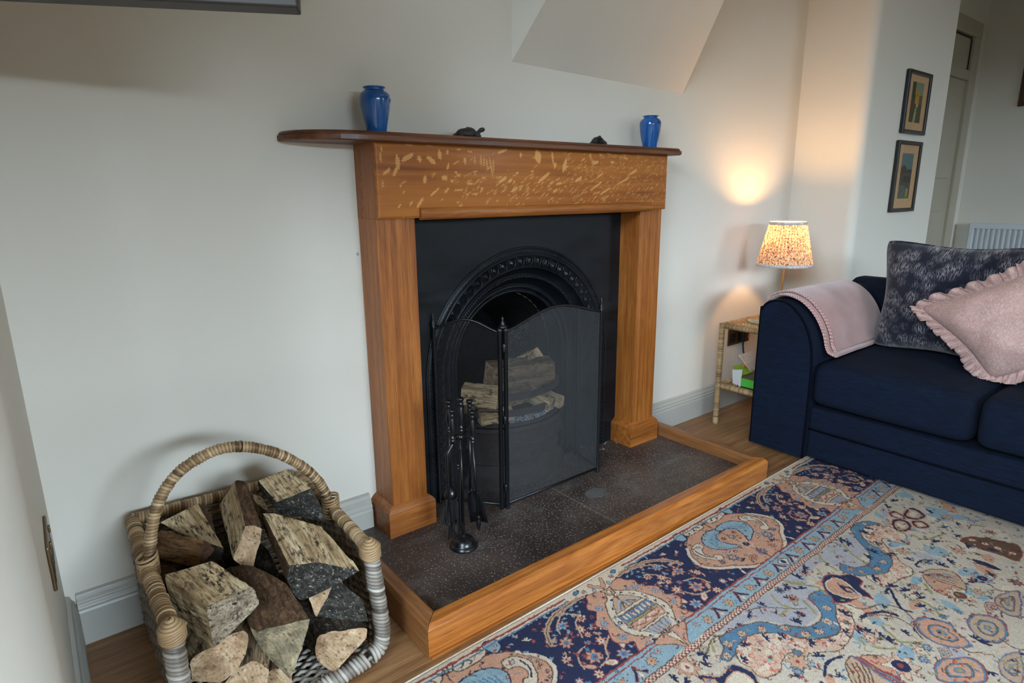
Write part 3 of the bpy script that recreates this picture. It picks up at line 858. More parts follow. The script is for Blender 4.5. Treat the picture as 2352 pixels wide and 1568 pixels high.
# poker (front right)
pk, x, y_ = tool('poker', .022, -.030, .40, 'black poker with pointed tip hanging at the front right of the tool stand', 'poker')
handle(pk, x, y_, .378)
m = MB(); m.tube([(x, y_, .385), (x + .012, y_, .130)], .0036, 8); m.build('shaft', BLACKM, pk, smooth=True)
m = MB(); m.lathe([(.003, .045), (.0055, .042), (.0055, .036), (.0045, .033), (.0070, .028), (.0072, .012), (.0005, -.008)], (x + .0135, y_, .100), 10); m.build('tip', BLACKM, pk, smooth=True)
# shovel (right)
sh, x, y_ = tool('ash_shovel', .042, .012, .40, 'black ash shovel with flat blade hanging at the right of the tool stand', 'shovel')
handle(sh, x, y_, .395)
m = MB(); m.tube([(x, y_, .40), (x - .006, y_, .20)], .0036, 8); m.build('shaft', BLACKM, sh, smooth=True)
m = MB()
vs = []
for i, (z, w, b) in enumerate([(.215, .006, .0), (.200, .016, .002), (.18, .022, .004), (.14, .025, .005), (.098, .026, .003)]):
    for k in range(7):
        s_ = k / 3 - 1
        vs.append((x + s_ * w * .8 + (.215 - z) * .18 - .004, y_ - s_ * w * .6 + abs(s_) ** 3 * -.012, z))
m.grid(vs, 7, 5); m.build('blade', BLACKM, sh, smooth=True, solid=.0016)
# ------------------------------------------------------------------ things on the mantel shelf
ZS = ZT + .0256
def vase_mat():
    t = NT('blue_glaze'); t.set(0.10, 0.6, 0, 0.6)
    v = t.coords((1, 1, 1)); n = t.noise(v, 14, 3)
    t.col(t.ramp(n, [(0.3, S(0, 72, 138)), (0.7, S(6, 94, 168))]))
    return t.m
VM = vase_mat()
VP = [(.0235, 0), (.0262, .001), (.0272, .004), (.0290, .014), (.0345, .040), (.0390, .064), (.0408, .084), (.0412, .092), (.0385, .101), (.0325, .1075), (.0262, .1105), (.0252, .1130), (.0275, .1155), (.0305, .1172), (.0300, .1190), (.0268, .1192), (.0235, .1160), (.0225, .110), (.025, .09), (.02, .02), (.0005, .012)]
def vase(x, y_, label, a0):
    t = thing('vase', (x, y_, ZS), label, 'vase', 'blue glazed vases on the mantel shelf')
    m = MB(); m.lathe(VP, (x, y_, ZS), 48, cap=False); m.build('vase_body', VM, t, smooth=True)
    m = MB(); q = random.Random(3)
    for i in range(34):      # raised sprig on the shoulder
        a = a0 + q.uniform(-.55, .55); z = q.uniform(.078, .100)
        r = .0402 if z < .094 else .0380
        m.sphere((x + r * math.cos(a), y_ + r * math.sin(a), ZS + z), q.uniform(.0016, .0028), 8, 5, (1, 1, .8))
    m.build('relief_sprig', VM, t, smooth=True)
vase(-0.483, -0.080, 'round-shouldered cobalt blue glazed vase at the left end of the mantel shelf', -1.0)
vase(0.663, -0.080, 'round-shouldered cobalt blue glazed vase at the right end of the mantel shelf', -2.0)
TM = m_plain('dark_carved_stone', S(44, 40, 38), 0.5, 0.4, var=.3, vs=60, bump=.4, bs=120, bd=.001)
def turtle(x, y_, rot, label, s=1.0, neck=1.0):
    t = thing('turtle_figurine', (x, y_, ZS), label, 'figurine', 'turtle figurines on the mantel shelf')
    R = Matrix.Rotation(rot, 3, 'Z')
    def P(a, b, c): 
        q = R @ Vector((a * s, b * s, c * s)); return (x + q.x, y_ + q.y, ZS + q.z)
    m = MB(); nu, nv = 28, 9; vs = []
    for j in range(nv):
        f = j / (nv - 1)
        for i in range(nu):
            a = 2 * PI * i / nu
            rr_ = math.cos(f * PI / 2) ** .75
            ridge = 1 + .04 * math.cos(a * 6)
            z = .010 + .021 * math.sin(f * PI / 2) ** .9 * (1 + .1 * math.cos(a))
            vs.append(P(.0335 * rr_ * math.cos(a) * ridge, .025 * rr_ * math.sin(a) * ridge, z - (.003 if j == 0 else 0)))
    m.grid(vs, nu, nv, wrapu=True)
    vs2 = [P(.031 * math.cos(2*PI*i/nu), .022 * math.sin(2*PI*i/nu), .004) for i in range(nu)]
    k = m.add(vs2, [tuple(range(nu))]); m.f += [(i, (i+1) % nu, k + (i+1) % nu, k + i) for i in range(nu)]; m.m += [0] * nu
    m.build('shell', TM, t, smooth=True)
    m = MB(); m.tube(smooth_path([P(.022, 0, .012), P(.034, 0, .013), P(.042, 0, .020 * neck), P(.048, 0, .025 * neck), P(.055, 0, .027 * neck), P(.060, 0, .024 * neck)], 4), [.0075*s]*4 + [.0066*s]*4 + [.006*s]*4 + [.0068*s]*4 + [.0068*s]*2 + [.0055*s]*2 + [.003*s], 12)
    m.build('head', TM, t, smooth=True)
    for a, b, c, d in ((.020, .020, .032, .030), (.020, -.020, .032, -.030), (-.022, .017, -.034, .026), (-.022, -.017, -.034, -.026)):
        m = MB(); m.tube(smooth_path([P(a, b, .011), P((a + c) / 2, (b + d) / 2, .008), P(c, d, .003)], 3), [.0075*s, .0075*s, .007*s, .0065*s, .006*s, .005*s, .0035*s], 10); m.build('flipper', TM, t, smooth=True)
    m = MB(); m.tube([P(-.030, 0, .010), P(-.038, 0, .007), P(-.042, 0, .006)], [.005*s, .003*s, .001*s], 8); m.build('tail', TM, t, smooth=True)
turtle(-0.190, -0.085, math.radians(-8), 'dark carved turtle figurine seen side-on with raised head, left of the mantel centre', 1.0)
turtle(0.372, -0.085, math.radians(-128), 'dark carved turtle figurine facing the room near the right vase', 0.92, .95)
LOGS = [
  ('a', [(-0.916, -0.323, 0.375), (-0.836, -0.342, 0.395), (-0.822, -0.37, 0.31), (-0.902, -0.28, 0.325)], [(-0.926, -0.223, 0.395), (-0.858, -0.245, 0.415), (-0.823, -0.138, 0.33), (-0.904, -0.15, 0.335)], 'sbsb'),
  ('b', [(-1.026, -0.334, 0.275), (-0.987, -0.315, 0.335), (-0.955, -0.337, 0.33), (-0.998, -0.363, 0.24)], [(-1.009, -0.17, 0.335), (-0.974, -0.199, 0.4), (-0.955, -0.218, 0.4), (-0.937, -0.206, 0.33)], 'sbbs'),
  ('c', [(-1.102, -0.187, 0.3), (-1.038, -0.315, 0.3), (-1.044, -0.289, 0.26), (-1.066, -0.221, 0.24)], [(-1.135, -0.149, 0.325), (-1.054, -0.168, 0.355), (-1.032, -0.189, 0.325), (-1.096, 0.003, 0.25)], 'sbbs'),
  ('d', [(-1.078, -0.333, 0.345), (-1.062, -0.339, 0.32), (-1.095, -0.331, 0.28)], [(-1.149, -0.232, 0.345), (-1.118, -0.16, 0.3), (-1.17, -0.217, 0.28)], 'bbs'),
  ('e', [(-1.12, -0.535, 0.315), (-1.036, -0.532, 0.32), (-1.025, -0.525, 0.27), (-1.115, -0.508, 0.2)], [(-1.167, -0.405, 0.335), (-1.084, -0.431, 0.345), (-1.047, -0.304, 0.24), (-1.163, -0.369, 0.225)], 'sbbs'),
  ('f', [(-0.952, -0.5, 0.315), (-0.903, -0.535, 0.32), (-0.834, -0.592, 0.3), (-0.939, -0.527, 0.24), (-0.956, -0.507, 0.265)], [(-0.947, -0.317, 0.355), (-0.929, -0.342, 0.36), (-0.853, -0.435, 0.34), (-0.902, -0.246, 0.25), (-0.933, -0.267, 0.28)], 'ssbbb'),
  ('g', [(-0.923, -0.512, 0.235), (-0.864, -0.532, 0.265), (-0.918, -0.539, 0.195)], [(-0.818, -0.502, 0.175), (-0.837, -0.596, 0.235), (-0.828, -0.6, 0.175)], 'sbb'),
  ('h', [(-1.045, -0.505, 0.215), (-1.034, -0.526, 0.21), (-0.941, -0.574, 0.225), (-0.992, -0.566, 0.1), (-1.017, -0.516, 0.13)], [(-1.039, -0.342, 0.265), (-1.004, -0.411, 0.29), (-0.959, -0.495, 0.27), (-0.962, -0.416, 0.15), (-1.012, -0.322, 0.14)], 'bbbsb'),
  ('i', [(-1.155, -0.466, 0.165), (-1.114, -0.484, 0.19), (-1.053, -0.493, 0.205), (-1.051, -0.512, 0.185), (-1.075, -0.521, 0.145), (-1.113, -0.495, 0.11), (-1.155, -0.464, 0.115)], [(-1.16, -0.314, 0.185), (-1.125, -0.337, 0.21), (-1.064, -0.335, 0.21), (-1.061, -0.354, 0.19), (-1.075, -0.327, 0.13), (-1.116, -0.292, 0.09), (-1.154, -0.264, 0.1)], 'bbbbbss'),
  ('j', [(-0.907, -0.506, 0.125), (-0.87, -0.535, 0.135), (-0.818, -0.566, 0.135), (-0.825, -0.576, 0.12), (-0.891, -0.543, 0.045), (-0.913, -0.498, 0.06)], [(-0.903, -0.461, 0.14), (-0.871, -0.475, 0.15), (-0.822, -0.507, 0.15), (-0.829, -0.519, 0.13), (-0.876, -0.435, 0.04), (-0.932, -0.446, 0.07)], 'bbssbb'),
  ('k', [(-1.109, -0.475, 0.08), (-1.076, -0.488, 0.115), (-1.046, -0.503, 0.13), (-1.021, -0.529, 0.115), (-1.032, -0.52, 0.06)], [(-1.081, -0.432, 0.12), (-1.058, -0.459, 0.15), (-1.031, -0.485, 0.165), (-1.009, -0.517, 0.15), (-1.017, -0.479, 0.08)], 'bbbss'),
  ('l', [(-1.166, -0.27, 0.285), (-1.131, -0.283, 0.27), (-1.143, -0.251, 0.22), (-1.166, -0.227, 0.215)], [(-1.164, -0.193, 0.27), (-1.091, -0.201, 0.24), (-1.094, -0.187, 0.19), (-1.156, -0.151, 0.18)], 'bbss'),
  ('m', [(-1.035, -0.231, 0.25), (-1.003, -0.292, 0.25), (-0.948, -0.399, 0.24), (-0.944, -0.427, 0.19), (-1.016, -0.293, 0.2)], [(-0.993, -0.131, 0.24), (-0.958, -0.181, 0.25), (-0.937, -0.291, 0.24), (-0.929, -0.282, 0.17), (-0.982, -0.15, 0.17)], 'bbbbb'),
  ('n', [(-0.927, -0.189, 0.32), (-0.92, -0.272, 0.33), (-0.934, -0.287, 0.29), (-0.932, -0.207, 0.27)], [(-0.919, -0.093, 0.31), (-0.906, -0.163, 0.32), (-0.897, -0.127, 0.26), (-0.911, -0.07, 0.25)], 'ssbb'),
  ('o', [(-1.027, -0.476, 0.05), (-1.016, -0.484, 0.075), (-0.976, -0.52, 0.09), (-0.977, -0.516, 0.05), (-0.997, -0.505, 0.02)], [(-1.017, -0.442, 0.08), (-0.991, -0.455, 0.1), (-0.966, -0.503, 0.11), (-0.956, -0.48, 0.06), (-0.987, -0.443, 0.03)], 'bbsbb'),
  ('p', [(-0.953, -0.444, 0.2), (-0.921, -0.502, 0.21), (-0.917, -0.52, 0.17), (-0.951, -0.48, 0.15)], [(-0.935, -0.334, 0.2), (-0.895, -0.41, 0.21), (-0.886, -0.403, 0.15), (-0.929, -0.358, 0.14)], 'bbbb')]
# ------------------------------------------------------------------ log basket
def m_wicker(name, a, b, c, gx=1.0):
    t = NT(name); t.set(0.42, 0.45)
    at = t.node('ShaderNodeAttribute', attribute_name='wrap')
    n = t.noise(t.coords(), 9, 3)
    f = t.node('ShaderNodeMath', operation='ADD'); t.link(at.outputs['Fac'], f.inputs[0])
    s = t.node('ShaderNodeMath', operation='MULTIPLY_ADD', i_1=0.8, i_2=-0.4); t.link(n, s.inputs[0]); t.link(s.outputs[0], f.inputs[1])
    t.col(t.ramp(f.outputs[0], [(0.1, a), (0.5, b), (0.95, c)]))
    t.bump(t.noise(t.coords(), 260, 2), 0.15, 0.0006)
    return t.m
W_TAN = m_wicker('cane_tan', S(92, 68, 42), S(158, 128, 92), S(202, 176, 138))
W_GREY = m_wicker('cane_grey', S(90, 80, 70), S(150, 140, 128), S(186, 180, 172))
W_DARK = m_wicker('cane_dark', S(60, 48, 36), S(104, 86, 66), S(140, 120, 96))
def wrapped(mb, path, r, pitch=0.0068, depth=.20, n=14, slant=.10, store=None, q=None):
    """pole bound with cane: one rib per turn"""
    P = [Vector(p) for p in path]
    cum = [0.0]
    for a, b in zip(P[:-1], P[1:]): cum.append(cum[-1] + (b - a).length)
    L = cum[-1]; turns = max(3, int(L / pitch)); K = 5
    def at(s):
        s = min(max(s, 0), L)
        for i in range(len(cum) - 1):
            if s <= cum[i + 1] or i == len(cum) - 2:
                u = (s - cum[i]) / max(cum[i + 1] - cum[i], 1e-9)
                return P[i].lerp(P[i + 1], u), (P[min(i + 2, len(P) - 1)] - P[max(i - 1, 0)]).normalized()
    vs = []; up = None; cols = []
    q = q or random.Random(1)
    rings = turns * K + 1
    tone = 0.5; rk = 1.0; sl = slant
    for i in range(rings):
        if i % K == 0:
            tone = min(1, max(0, q.gauss(.5, .22))); rk = 1 + q.gauss(0, .03)
        s = L * i / (rings - 1); p, t = at(s)
        if up is None: up = Vector((0, 0, 1)) if abs(t.z) < .9 else Vector((1, 0, 0))
        sd = t.cross(up).normalized(); up = sd.cross(t).normalized()
        f = (i % K) / K
        rad = r * (1 - depth * (1 - math.sin(PI * f) ** .6)) * (rk if i % K else 1)
        for k in range(n):
            a = 2 * PI * k / n
            off = t * (math.sin(a) * slant * r)
            vs.append(p + off + (sd * math.cos(a) + up * math.sin(a)) * rad); cols.append(tone * (.25 if i % K == 0 else 1))
    fs = []
    for i in range(rings - 1):
        for k in range(n):
            k2 = (k + 1) % n; fs.append((i*n + k, i*n + k2, (i+1)*n + k2, (i+1)*n + k))
    fs.append(tuple(range(n))); fs.append(tuple((rings - 1) * n + k for k in range(n)))
    base = mb.add(vs, fs)
    if not hasattr(mb, 'cols'): mb.cols = {}
    for i, c in enumerate(cols): mb.cols[base + i] = c
def build_wrap(mb, name, mat, parent, **kw):
    o = mb.build(name, mat, parent, smooth=True, **kw)
    me = o.data; ca = me.color_attributes.new('wrap', 'FLOAT_COLOR', 'POINT')
    n = len(me.vertices); a = np.full((n, 4), .5, dtype=np.float32); a[:, 3] = 1
    for i, c in getattr(mb, 'cols', {}).items(): a[i, :3] = c
    ca.data.foreach_set('color', a.ravel()); return o
qb = random.Random(21)
bk = thing('log_basket', (-0.98, -0.29, 0), 'open-fronted grey and tan wicker log basket with arched handle by the left wall', 'basket')
zr = .30
BL, BR, FR, FL = (-1.184, -.045), (-.776, -.055), (-.782, -.528), (-1.183, -.545)
def wp(name, path, r, mat, **kw):
    m = MB(); wrapped(m, path, r, q=qb, **kw); return build_wrap(m, name, mat, bk)
wp('rim_binding', smooth_path([(BL[0], BL[1], zr + .004), (-.98, -.045, zr), (BR[0], BR[1], zr)], 12), .0150, W_TAN)
wp('rim_binding', smooth_path([(BL[0] + .002, BL[1], zr), (-1.186, -.29, zr + .004), (FL[0], FL[1] + .01, zr)], 14), .0165, W_TAN)
wp('rim_binding', smooth_path([(BR[0], BR[1], zr), (-.776, -.29, zr), (FR[0], FR[1] + .012, zr)], 14), .0155, W_TAN)
wp('corner_post', smooth_path([(FR[0], FR[1], zr - .002), (-.778, -.531, .24), (-.770, -.531, .14), (-.768, -.532, .075), (-.778, -.533, .045), (-.800, -.534, .031)], 8), .0195, W_GREY, pitch=.0092, depth=.24, slant=.25)
wp('corner_post', smooth_path([(FL[0], FL[1], zr - .002), (-1.184, -.548, .24), (-1.182, -.548, .14), (-1.180, -.548, .075), (-1.170, -.548, .045), (-1.150, -.548, .031)], 8), .0195, W_GREY, pitch=.0092, depth=.24, slant=.25)
wp('front_rail', smooth_path([(-.812, -.535, .030), (-.90, -.548, .029), (-.98, -.553, .029), (-1.06, -.552, .029), (-1.142, -.548, .030)], 8), .0195, W_GREY, pitch=.0095, depth=.26, slant=.3)
wp('corner_post', [(BL[0], BL[1], zr - .012), (BL[0] + .006, BL[1], .02)], .013, W_TAN)
wp('corner_post', [(BR[0], BR[1], zr - .012), (BR[0] - .006, BR[1], .02)], .013, W_TAN)
HP = smooth_path([(-1.180, -.300, .285), (-1.176, -.292, .335), (-1.152, -.285, .425), (-1.105, -.281, .487), (-1.040, -.280, .517), (-.985, -.280, .519), (-.930, -.280, .500), (-.870, -.281, .461), (-.815, -.284, .402), (-.787, -.288, .345), (-.779, -.294, .285)], 8)
wp('handle', HP, .0128, W_TAN, pitch=.0072)
# lashings where the handle meets the rims, dark band at the crown
for (x, y_) in ((-1.184, -.300), (-.777, -.293)):
    m = MB()
    for k in range(7):
        z0 = zr + (k - 2) * .0075; tilt = qb.uniform(-.5, .5)
        m.tube([(x + .0195 * math.cos(a), y_ + .0215 * math.sin(a) , z0 + .006 * math.sin(a) * tilt + .004 * math.cos(a)) for a in np.linspace(0, 2 * PI, 20, endpoint=False)], .0028, 6, closed=True)
    for k in range(3):
        m.tube([(x + .003 * k, y_ - .012 + .02 * math.sin(a), zr - .002 + .019 * math.cos(a)) for a in np.linspace(0, 2 * PI, 20, endpoint=False)], .0025, 6, closed=True)
    build_wrap(m, 'lashing', W_TAN, bk)
m = MB(); P9 = HP[int(len(HP) * .52)]; P8 = HP[int(len(HP) * .52) + 1]
m.tube([P9, P9.lerp(P8, .5)], .0134, 14); build_wrap(m, 'dark_band', m_plain('dark_cane', S(40, 28, 20), .5), bk)
# coiled corner knots
for (x, y_) in (FR, FL):
    m = MB()
    pts = []
    for i in range(110):
        u = i / 109; a = u * 2 * PI * 4.2
        rad = .021 * (1 - u) ** .8 + .0015; pts.append((x + rad * math.cos(a), y_ - .002 + rad * math.sin(a), zr + .004 + u * .022))
    m.tube(pts, .0040, 7)
    for k in range(6):
        a0 = k * .5; m.tube([(x + .021 * math.cos(a), y_ + .021 * math.sin(a), zr - .012 + .005 * k * .6 + .006 * math.sin(a + a0)) for a in np.linspace(0, 2 * PI, 22, endpoint=False)], .0038, 6, closed=True)
    build_wrap(m, 'corner_knot', W_TAN, bk)
# woven sides
def weave(p0, p1, z0, z1, rows, nst, mat, name='woven_side'):
    A_, B_ = Vector(p0), Vector(p1); d = (B_ - A_); L = d.length; d /= L; nrm = Vector((d.y, -d.x, 0))
    m = MB()
    for j in range(rows):
        z = lerp(z0, z1, (j + .5) / rows); ph = PI * (j % 2)
        pts = []
        for i in range(nst * 4 + 1):
            s = L * i / (nst * 4)
            pts.append(A_ + d * s + nrm * (.0055 * math.cos(s / L * nst * PI + ph)) + Vector((0, 0, z + qb.uniform(-.0012, .0012))))
        base = len(m.v); m.tube(pts, .0048, 6)
        if not hasattr(m, 'cols'): m.cols = {}
        tone = qb.uniform(.2, .9)
        for k in range(base, len(m.v)): m.cols[k] = tone
    o = build_wrap(m, name, mat, bk); o['kind'] = 'stuff'
    m = MB()
    for i in range(nst + 1):
        q_ = A_ + d * (L * i / nst); m.tube([(q_.x, q_.y, z0 - .01), (q_.x, q_.y, z1 + .015)], .0040, 6)
    o = build_wrap(m, 'woven_stakes', mat, bk); o['kind'] = 'stuff'
weave((BL[0] - .002, BL[1] - .01, 0), (FL[0] - .002, FL[1] + .02, 0), .03, zr - .012, 26, 13, W_DARK)
weave((BR[0] + .002, BR[1] - .01, 0), (FR[0] + .004, FR[1] + .02, 0), .03, zr - .012, 26, 13, W_DARK)
weave((BL[0], BL[1] + .004, 0), (BR[0], BR[1] + .004, 0), .03, zr - .012, 26, 11, W_DARK)
m = MB(); m.cols = {}
for i in range(34):
    y_ = lerp(-.06, -.535, i / 33); pts = []
    for k in range(45):
        x = lerp(-1.175, -.785, k / 44); pts.append((x, y_, .026 + .004 * math.cos(k * PI / 2 + PI * (i % 2))))
    b0 = len(m.v); m.tube(pts, .0045, 6); tn = qb.uniform(.3, .9)
    for k in range(b0, len(m.v)): m.cols[k] = tn
o = build_wrap(m, 'woven_base', W_GREY, bk); o['kind'] = 'stuff'
m = MB()
for k in range(11):
    x = lerp(-1.165, -.795, k / 10); m.tube([(x, -.06, .018), (x, -.54, .018)], .005, 6)
o = build_wrap(m, 'base_stakes', W_GREY, bk); o['kind'] = 'stuff'

# ------------------------------------------------------------------ split logs
def m_split(name, a, b, c, speck=.5):
    t = NT(name); t.set(.82, .25)
    v = t.coords((34, 34, 3.5), rand=4.0); n = t.noise(v, 1.0, 6, .65, .4)
    base = t.ramp(n, [(.3, a), (.5, b), (.72, c)])
    fi = t.noise(t.coords((260, 260, 14), rand=4.0), 1.0, 3, .6)
    base = t.mix(t.ramp(fi, [(.36, (.75, .75, .75, 1)), (.52, (0, 0, 0, 1))]), base, tuple(x * .45 for x in a[:3]) + (1,))
    sp = t.noise(t.coords((120, 120, 45), rand=4.0), 1.0, 4, .7)
    pa = t.noise(t.coords((1, 1, 1), rand=4.0), 22, 3)
    mk = t.mix(1.0, t.ramp(sp, [(.48, (0, 0, 0, 1)), (.58, (1, 1, 1, 1))]), t.ramp(pa, [(.42, (0, 0, 0, 1)), (.62, (speck * 1.7,) * 3 + (1,))]), 'MULTIPLY')
    t.col(t.mix(mk, base, S(42, 30, 22)))
    t.bump(fi, .55, .0016, t.bump(n, .6, .004))
    return t.m
def m_bark(name, a, b, c, lich=.5):
    t = NT(name); t.set(.92, .15)
    n = t.noise(t.coords((90, 90, 40), rand=4.0), 1.0, 6, .75, .8)
    base = t.ramp(n, [(.34, a), (.52, b), (.70, c)])
    l = t.noise(t.coords((1, 1, 1), rand=4.0), 170, 3, .6)
    base = t.mix(t.ramp(l, [(.60, (0, 0, 0, 1)), (.68, (lich,) * 3 + (1,))]), base, S(176, 168, 152))
    t.col(base); t.bump(n, 1.0, .006); return t.m
def m_end(name, a, b, c):
    t = NT(name); t.set(.85, .2)
    n = t.noise(t.coords((1, 1, 1), rand=4.0), 26, 5, .6, .3)
    base = t.ramp(n, [(.3, a), (.5, b), (.7, c)])
    wv = t.node('ShaderNodeTexWave', wave_type='RINGS', rings_direction='Z'); wv.inputs['Scale'].default_value = 42; wv.inputs['Distortion'].default_value = 2.2
    t.link(t.coords((1, 1, 1), rand=.03), wv.inputs['Vector'])
    f = t.node('ShaderNodeMath', operation='MULTIPLY', i_1=.22); t.link(wv.outputs['Fac'], f.inputs[0])
    base = t.mix(f.outputs[0], base, tuple(x * .6 for x in a[:3]) + (1,))
    gr = t.noise(t.coords((30, 30, 4), rand=3.0), 1.0, 5, .7); base = t.mix(t.ramp(gr, [(.34, (.6, .6, .6, 1)), (.50, (0, 0, 0, 1))]), base, tuple(x * .5 for x in a[:3]) + (1,))
    sp = t.noise(t.coords((1, 1, 1), rand=4.0), 150, 3, .6)
    base = t.mix(t.ramp(sp, [(.57, (0, 0, 0, 1)), (.65, (.7, .7, .7, 1))]), base, S(70, 50, 34))
    t.col(base); t.bump(t.noise(t.coords((1, 1, 1), rand=2.), 320, 3, .7), .5, .0015); return t.m
SPLIT = m_split('split_wood_pale', S(128, 102, 70), S(184, 158, 120), S(216, 196, 160), .60)
SPLITB = m_split('split_wood_brown', S(74, 50, 30), S(118, 86, 54), S(154, 120, 82), .5)
SPLITD = m_split('split_wood_stained', S(70, 56, 42), S(112, 92, 66), S(150, 126, 92), .8)
BARK = m_bark('bark_dark', S(28, 24, 20), S(52, 44, 36), S(88, 76, 62), .35)
BARKG = m_bark('bark_mouldy', S(26, 25, 23), S(58, 55, 50), S(104, 100, 92), .8)
BARKB = m_bark('bark_brown', S(48, 34, 24), S(80, 58, 40), S(116, 90, 64), .2)
ENDP = m_end('end_grain_pale', S(146, 116, 84), S(188, 156, 122), S(212, 186, 154))
ENDG = m_end('end_grain_mouldy', S(84, 82, 68), S(140, 126, 100), S(184, 166, 132))
ENDS = m_split('spotted_end', S(96, 82, 66), S(150, 134, 112), S(186, 172, 148), 1.0)
ENDD = m_end('end_grain_dark', S(40, 36, 32), S(66, 58, 50), S(104, 94, 82))
def log(near, far, types, label, group, split=SPLIT, bark=BARK, endn=ENDP, endf=ENDP, seed=0, amp=.0028, stretch=1.0, name='firewood_log', tagit=True):
    A_ = [Vector(p) for p in near]; B_ = [Vector(p) for p in far]
    ca = sum(A_, Vector()) / len(A_); cb = sum(B_, Vector()) / len(B_)
    if stretch != 1.0:
        B_ = [b + (cb - ca) * (stretch - 1) for b in B_]; cb = sum(B_, Vector()) / len(B_)
    cen = (ca + cb) / 2; ax = (ca - cb).normalized()
    qt = ax.to_track_quat('Z', 'Y'); R = qt.to_matrix().transposed()
    t = thing(name, cen, label, 'log', group)
    t.rotation_mode = 'QUATERNION'; t.rotation_quaternion = qt
    n = len(A_); K = 6; Lg = 14
    so = Vector((seed * 3.1, seed * 1.7, seed * .9))
    # orient so the outline winds the same way
    cols = {'s': MB(), 'b': MB()}
    def dis(p, e, a=amp):
        nz = mnoise.noise(p * 42 + so) * a + mnoise.noise(p * 130 + so) * a * .45
        o_ = (p - (ca.lerp(cb, e)))
        o_ = o_.normalized() if o_.length > 1e-6 else Vector((0, 0, 1))
        return p + o_ * nz
    grid = []
    for j in range(Lg + 1):
        e = j / Lg; row = []
        for i in range(n):
            i2 = (i + 1) % n
            for k in range(K):
                f = k / K
                pa = A_[i].lerp(A_[i2], f); pb = B_[i].lerp(B_[i2], f)
                c = ca.lerp(cb, e); p = pa.lerp(pb, e)
                bul = 0.06 if types[i] == 'b' else -0.015
                p = p + (p - c) * (bul * math.sin(PI * f))
                p = dis(p, e, amp * (1.5 if types[i] == 'b' else .8))
                if k == 0: p = p - (p - c).normalized() * .0012
                row.append(R @ (p - cen))
        grid.append(row)
    W_ = n * K
    for ty in 'sb':
        m = MB(); m.v = []
        idx = {}
        def vid(j, i):
            i %= W_
            if (j, i) not in idx: idx[(j, i)] = len(m.v); m.v.append(tuple(grid[j][i]))
            return idx[(j, i)]
        for i in range(n):
            if types[i] != ty: continue
            for k in range(K):
                for j in range(Lg):
                    a = i * K + k; m.f.append((vid(j, a), vid(j, a + 1), vid(j + 1, a + 1), vid(j + 1, a))); m.m.append(0)
        if m.f:
            o = m.build('split_face' if ty == 's' else 'bark', split if ty == 's' else bark, None, smooth=False, fix=False); o.parent = t
    for e_, mt in ((0, endn), (Lg, endf)):
        m = MB(); row = grid[e_]; c = sum(row, Vector()) / len(row)
        rings = []
        for s in (1.0, .8, .55, .3, .1):
            rings.append([c.lerp(p, s) + Vector((0, 0, mnoise.noise((c.lerp(p, s)) * 60 + so) * .0035 * (1 if s < 1 else 0))) for p in row])
        allv = [p for r_ in rings for p in r_]
        fs = [(j * W_ + i, j * W_ + (i + 1) % W_, (j + 1) * W_ + (i + 1) % W_, (j + 1) * W_ + i) for j in range(4) for i in range(W_)] + [tuple(4 * W_ + i for i in range(W_))]
        m.add(allv, fs); o = m.build('end_grain', mt, None, smooth=False, fix=False); o.parent = t
    return t
G_ = 'split logs in the wicker basket'
INFO = {
 'a': ('pale split log with black lichened bark, topmost at the right rear of the basket', dict(bark=BARKG, endn=BARKG)),
 'b': ('pointed pale log wedge standing up in the middle of the basket with brown bark edge', dict(bark=BARKB)),
 'c': ('pale cracked log lying at the back left of the basket behind the dark brown one', dict(bark=BARKB, endn=ENDD)),
 'd': ('dark brown gnarled log wedge lying across the left side of the basket', dict(bark=SPLITB, split=SPLITB, amp=.005, endn=m_end('end_red', S(58, 36, 26), S(84, 56, 42), S(104, 74, 56)))),
 'e': ('large squared pale log with black spotted end at the front left of the basket', dict(bark=BARK, endn=ENDS)),
 'f': ('largest pale log with grey mouldy end lying at the right of the basket', dict(bark=BARKB, endn=BARKG)),
 'g': ('short log with dark grey furrowed bark against the right side of the basket', dict(bark=BARKG)),
 'h': ('log with orange brown bark and green stained cut end at the front centre', dict(bark=BARKB, endn=ENDG)),
 'i': ('half-round log with smooth pink cut end at the front left corner of the basket', dict(bark=SPLITD, split=SPLITD)),
 'j': ('pale triangular cut log end at the front right of the basket beside the grey post', dict(bark=BARK, stretch=2.6)),
 'k': ('small pale log end showing low at the front between the round and green stained logs', dict(bark=SPLITD, stretch=2.4)),
 'l': ('dark golden log mostly hidden beneath the brown gnarled log at the left rim', dict(bark=BARKB, stretch=1.5)),
 'm': ('blackened log lying deep in the middle of the basket under the pointed wedge', dict(bark=BARK, endn=BARK)),
 'n': ('narrow pale log sliver at the back of the basket behind the largest log', dict(bark=SPLITD, endn=SPLITD)),
 'o': ('rough pale log end lowest at the front centre by the basket rail', dict(bark=SPLITD, stretch=2.6)),
 'p': ('black barked log in the gap under the largest pale log', dict(bark=BARK, endn=BARK)),
}
for i, (k, n_, f_, ty) in enumerate(LOGS):
    lb, kw = INFO[k]; kw = dict(kw)
    log(n_, f_, ty, lb, G_, seed=i + 3, endf=kw.get('endn', ENDP), **kw)

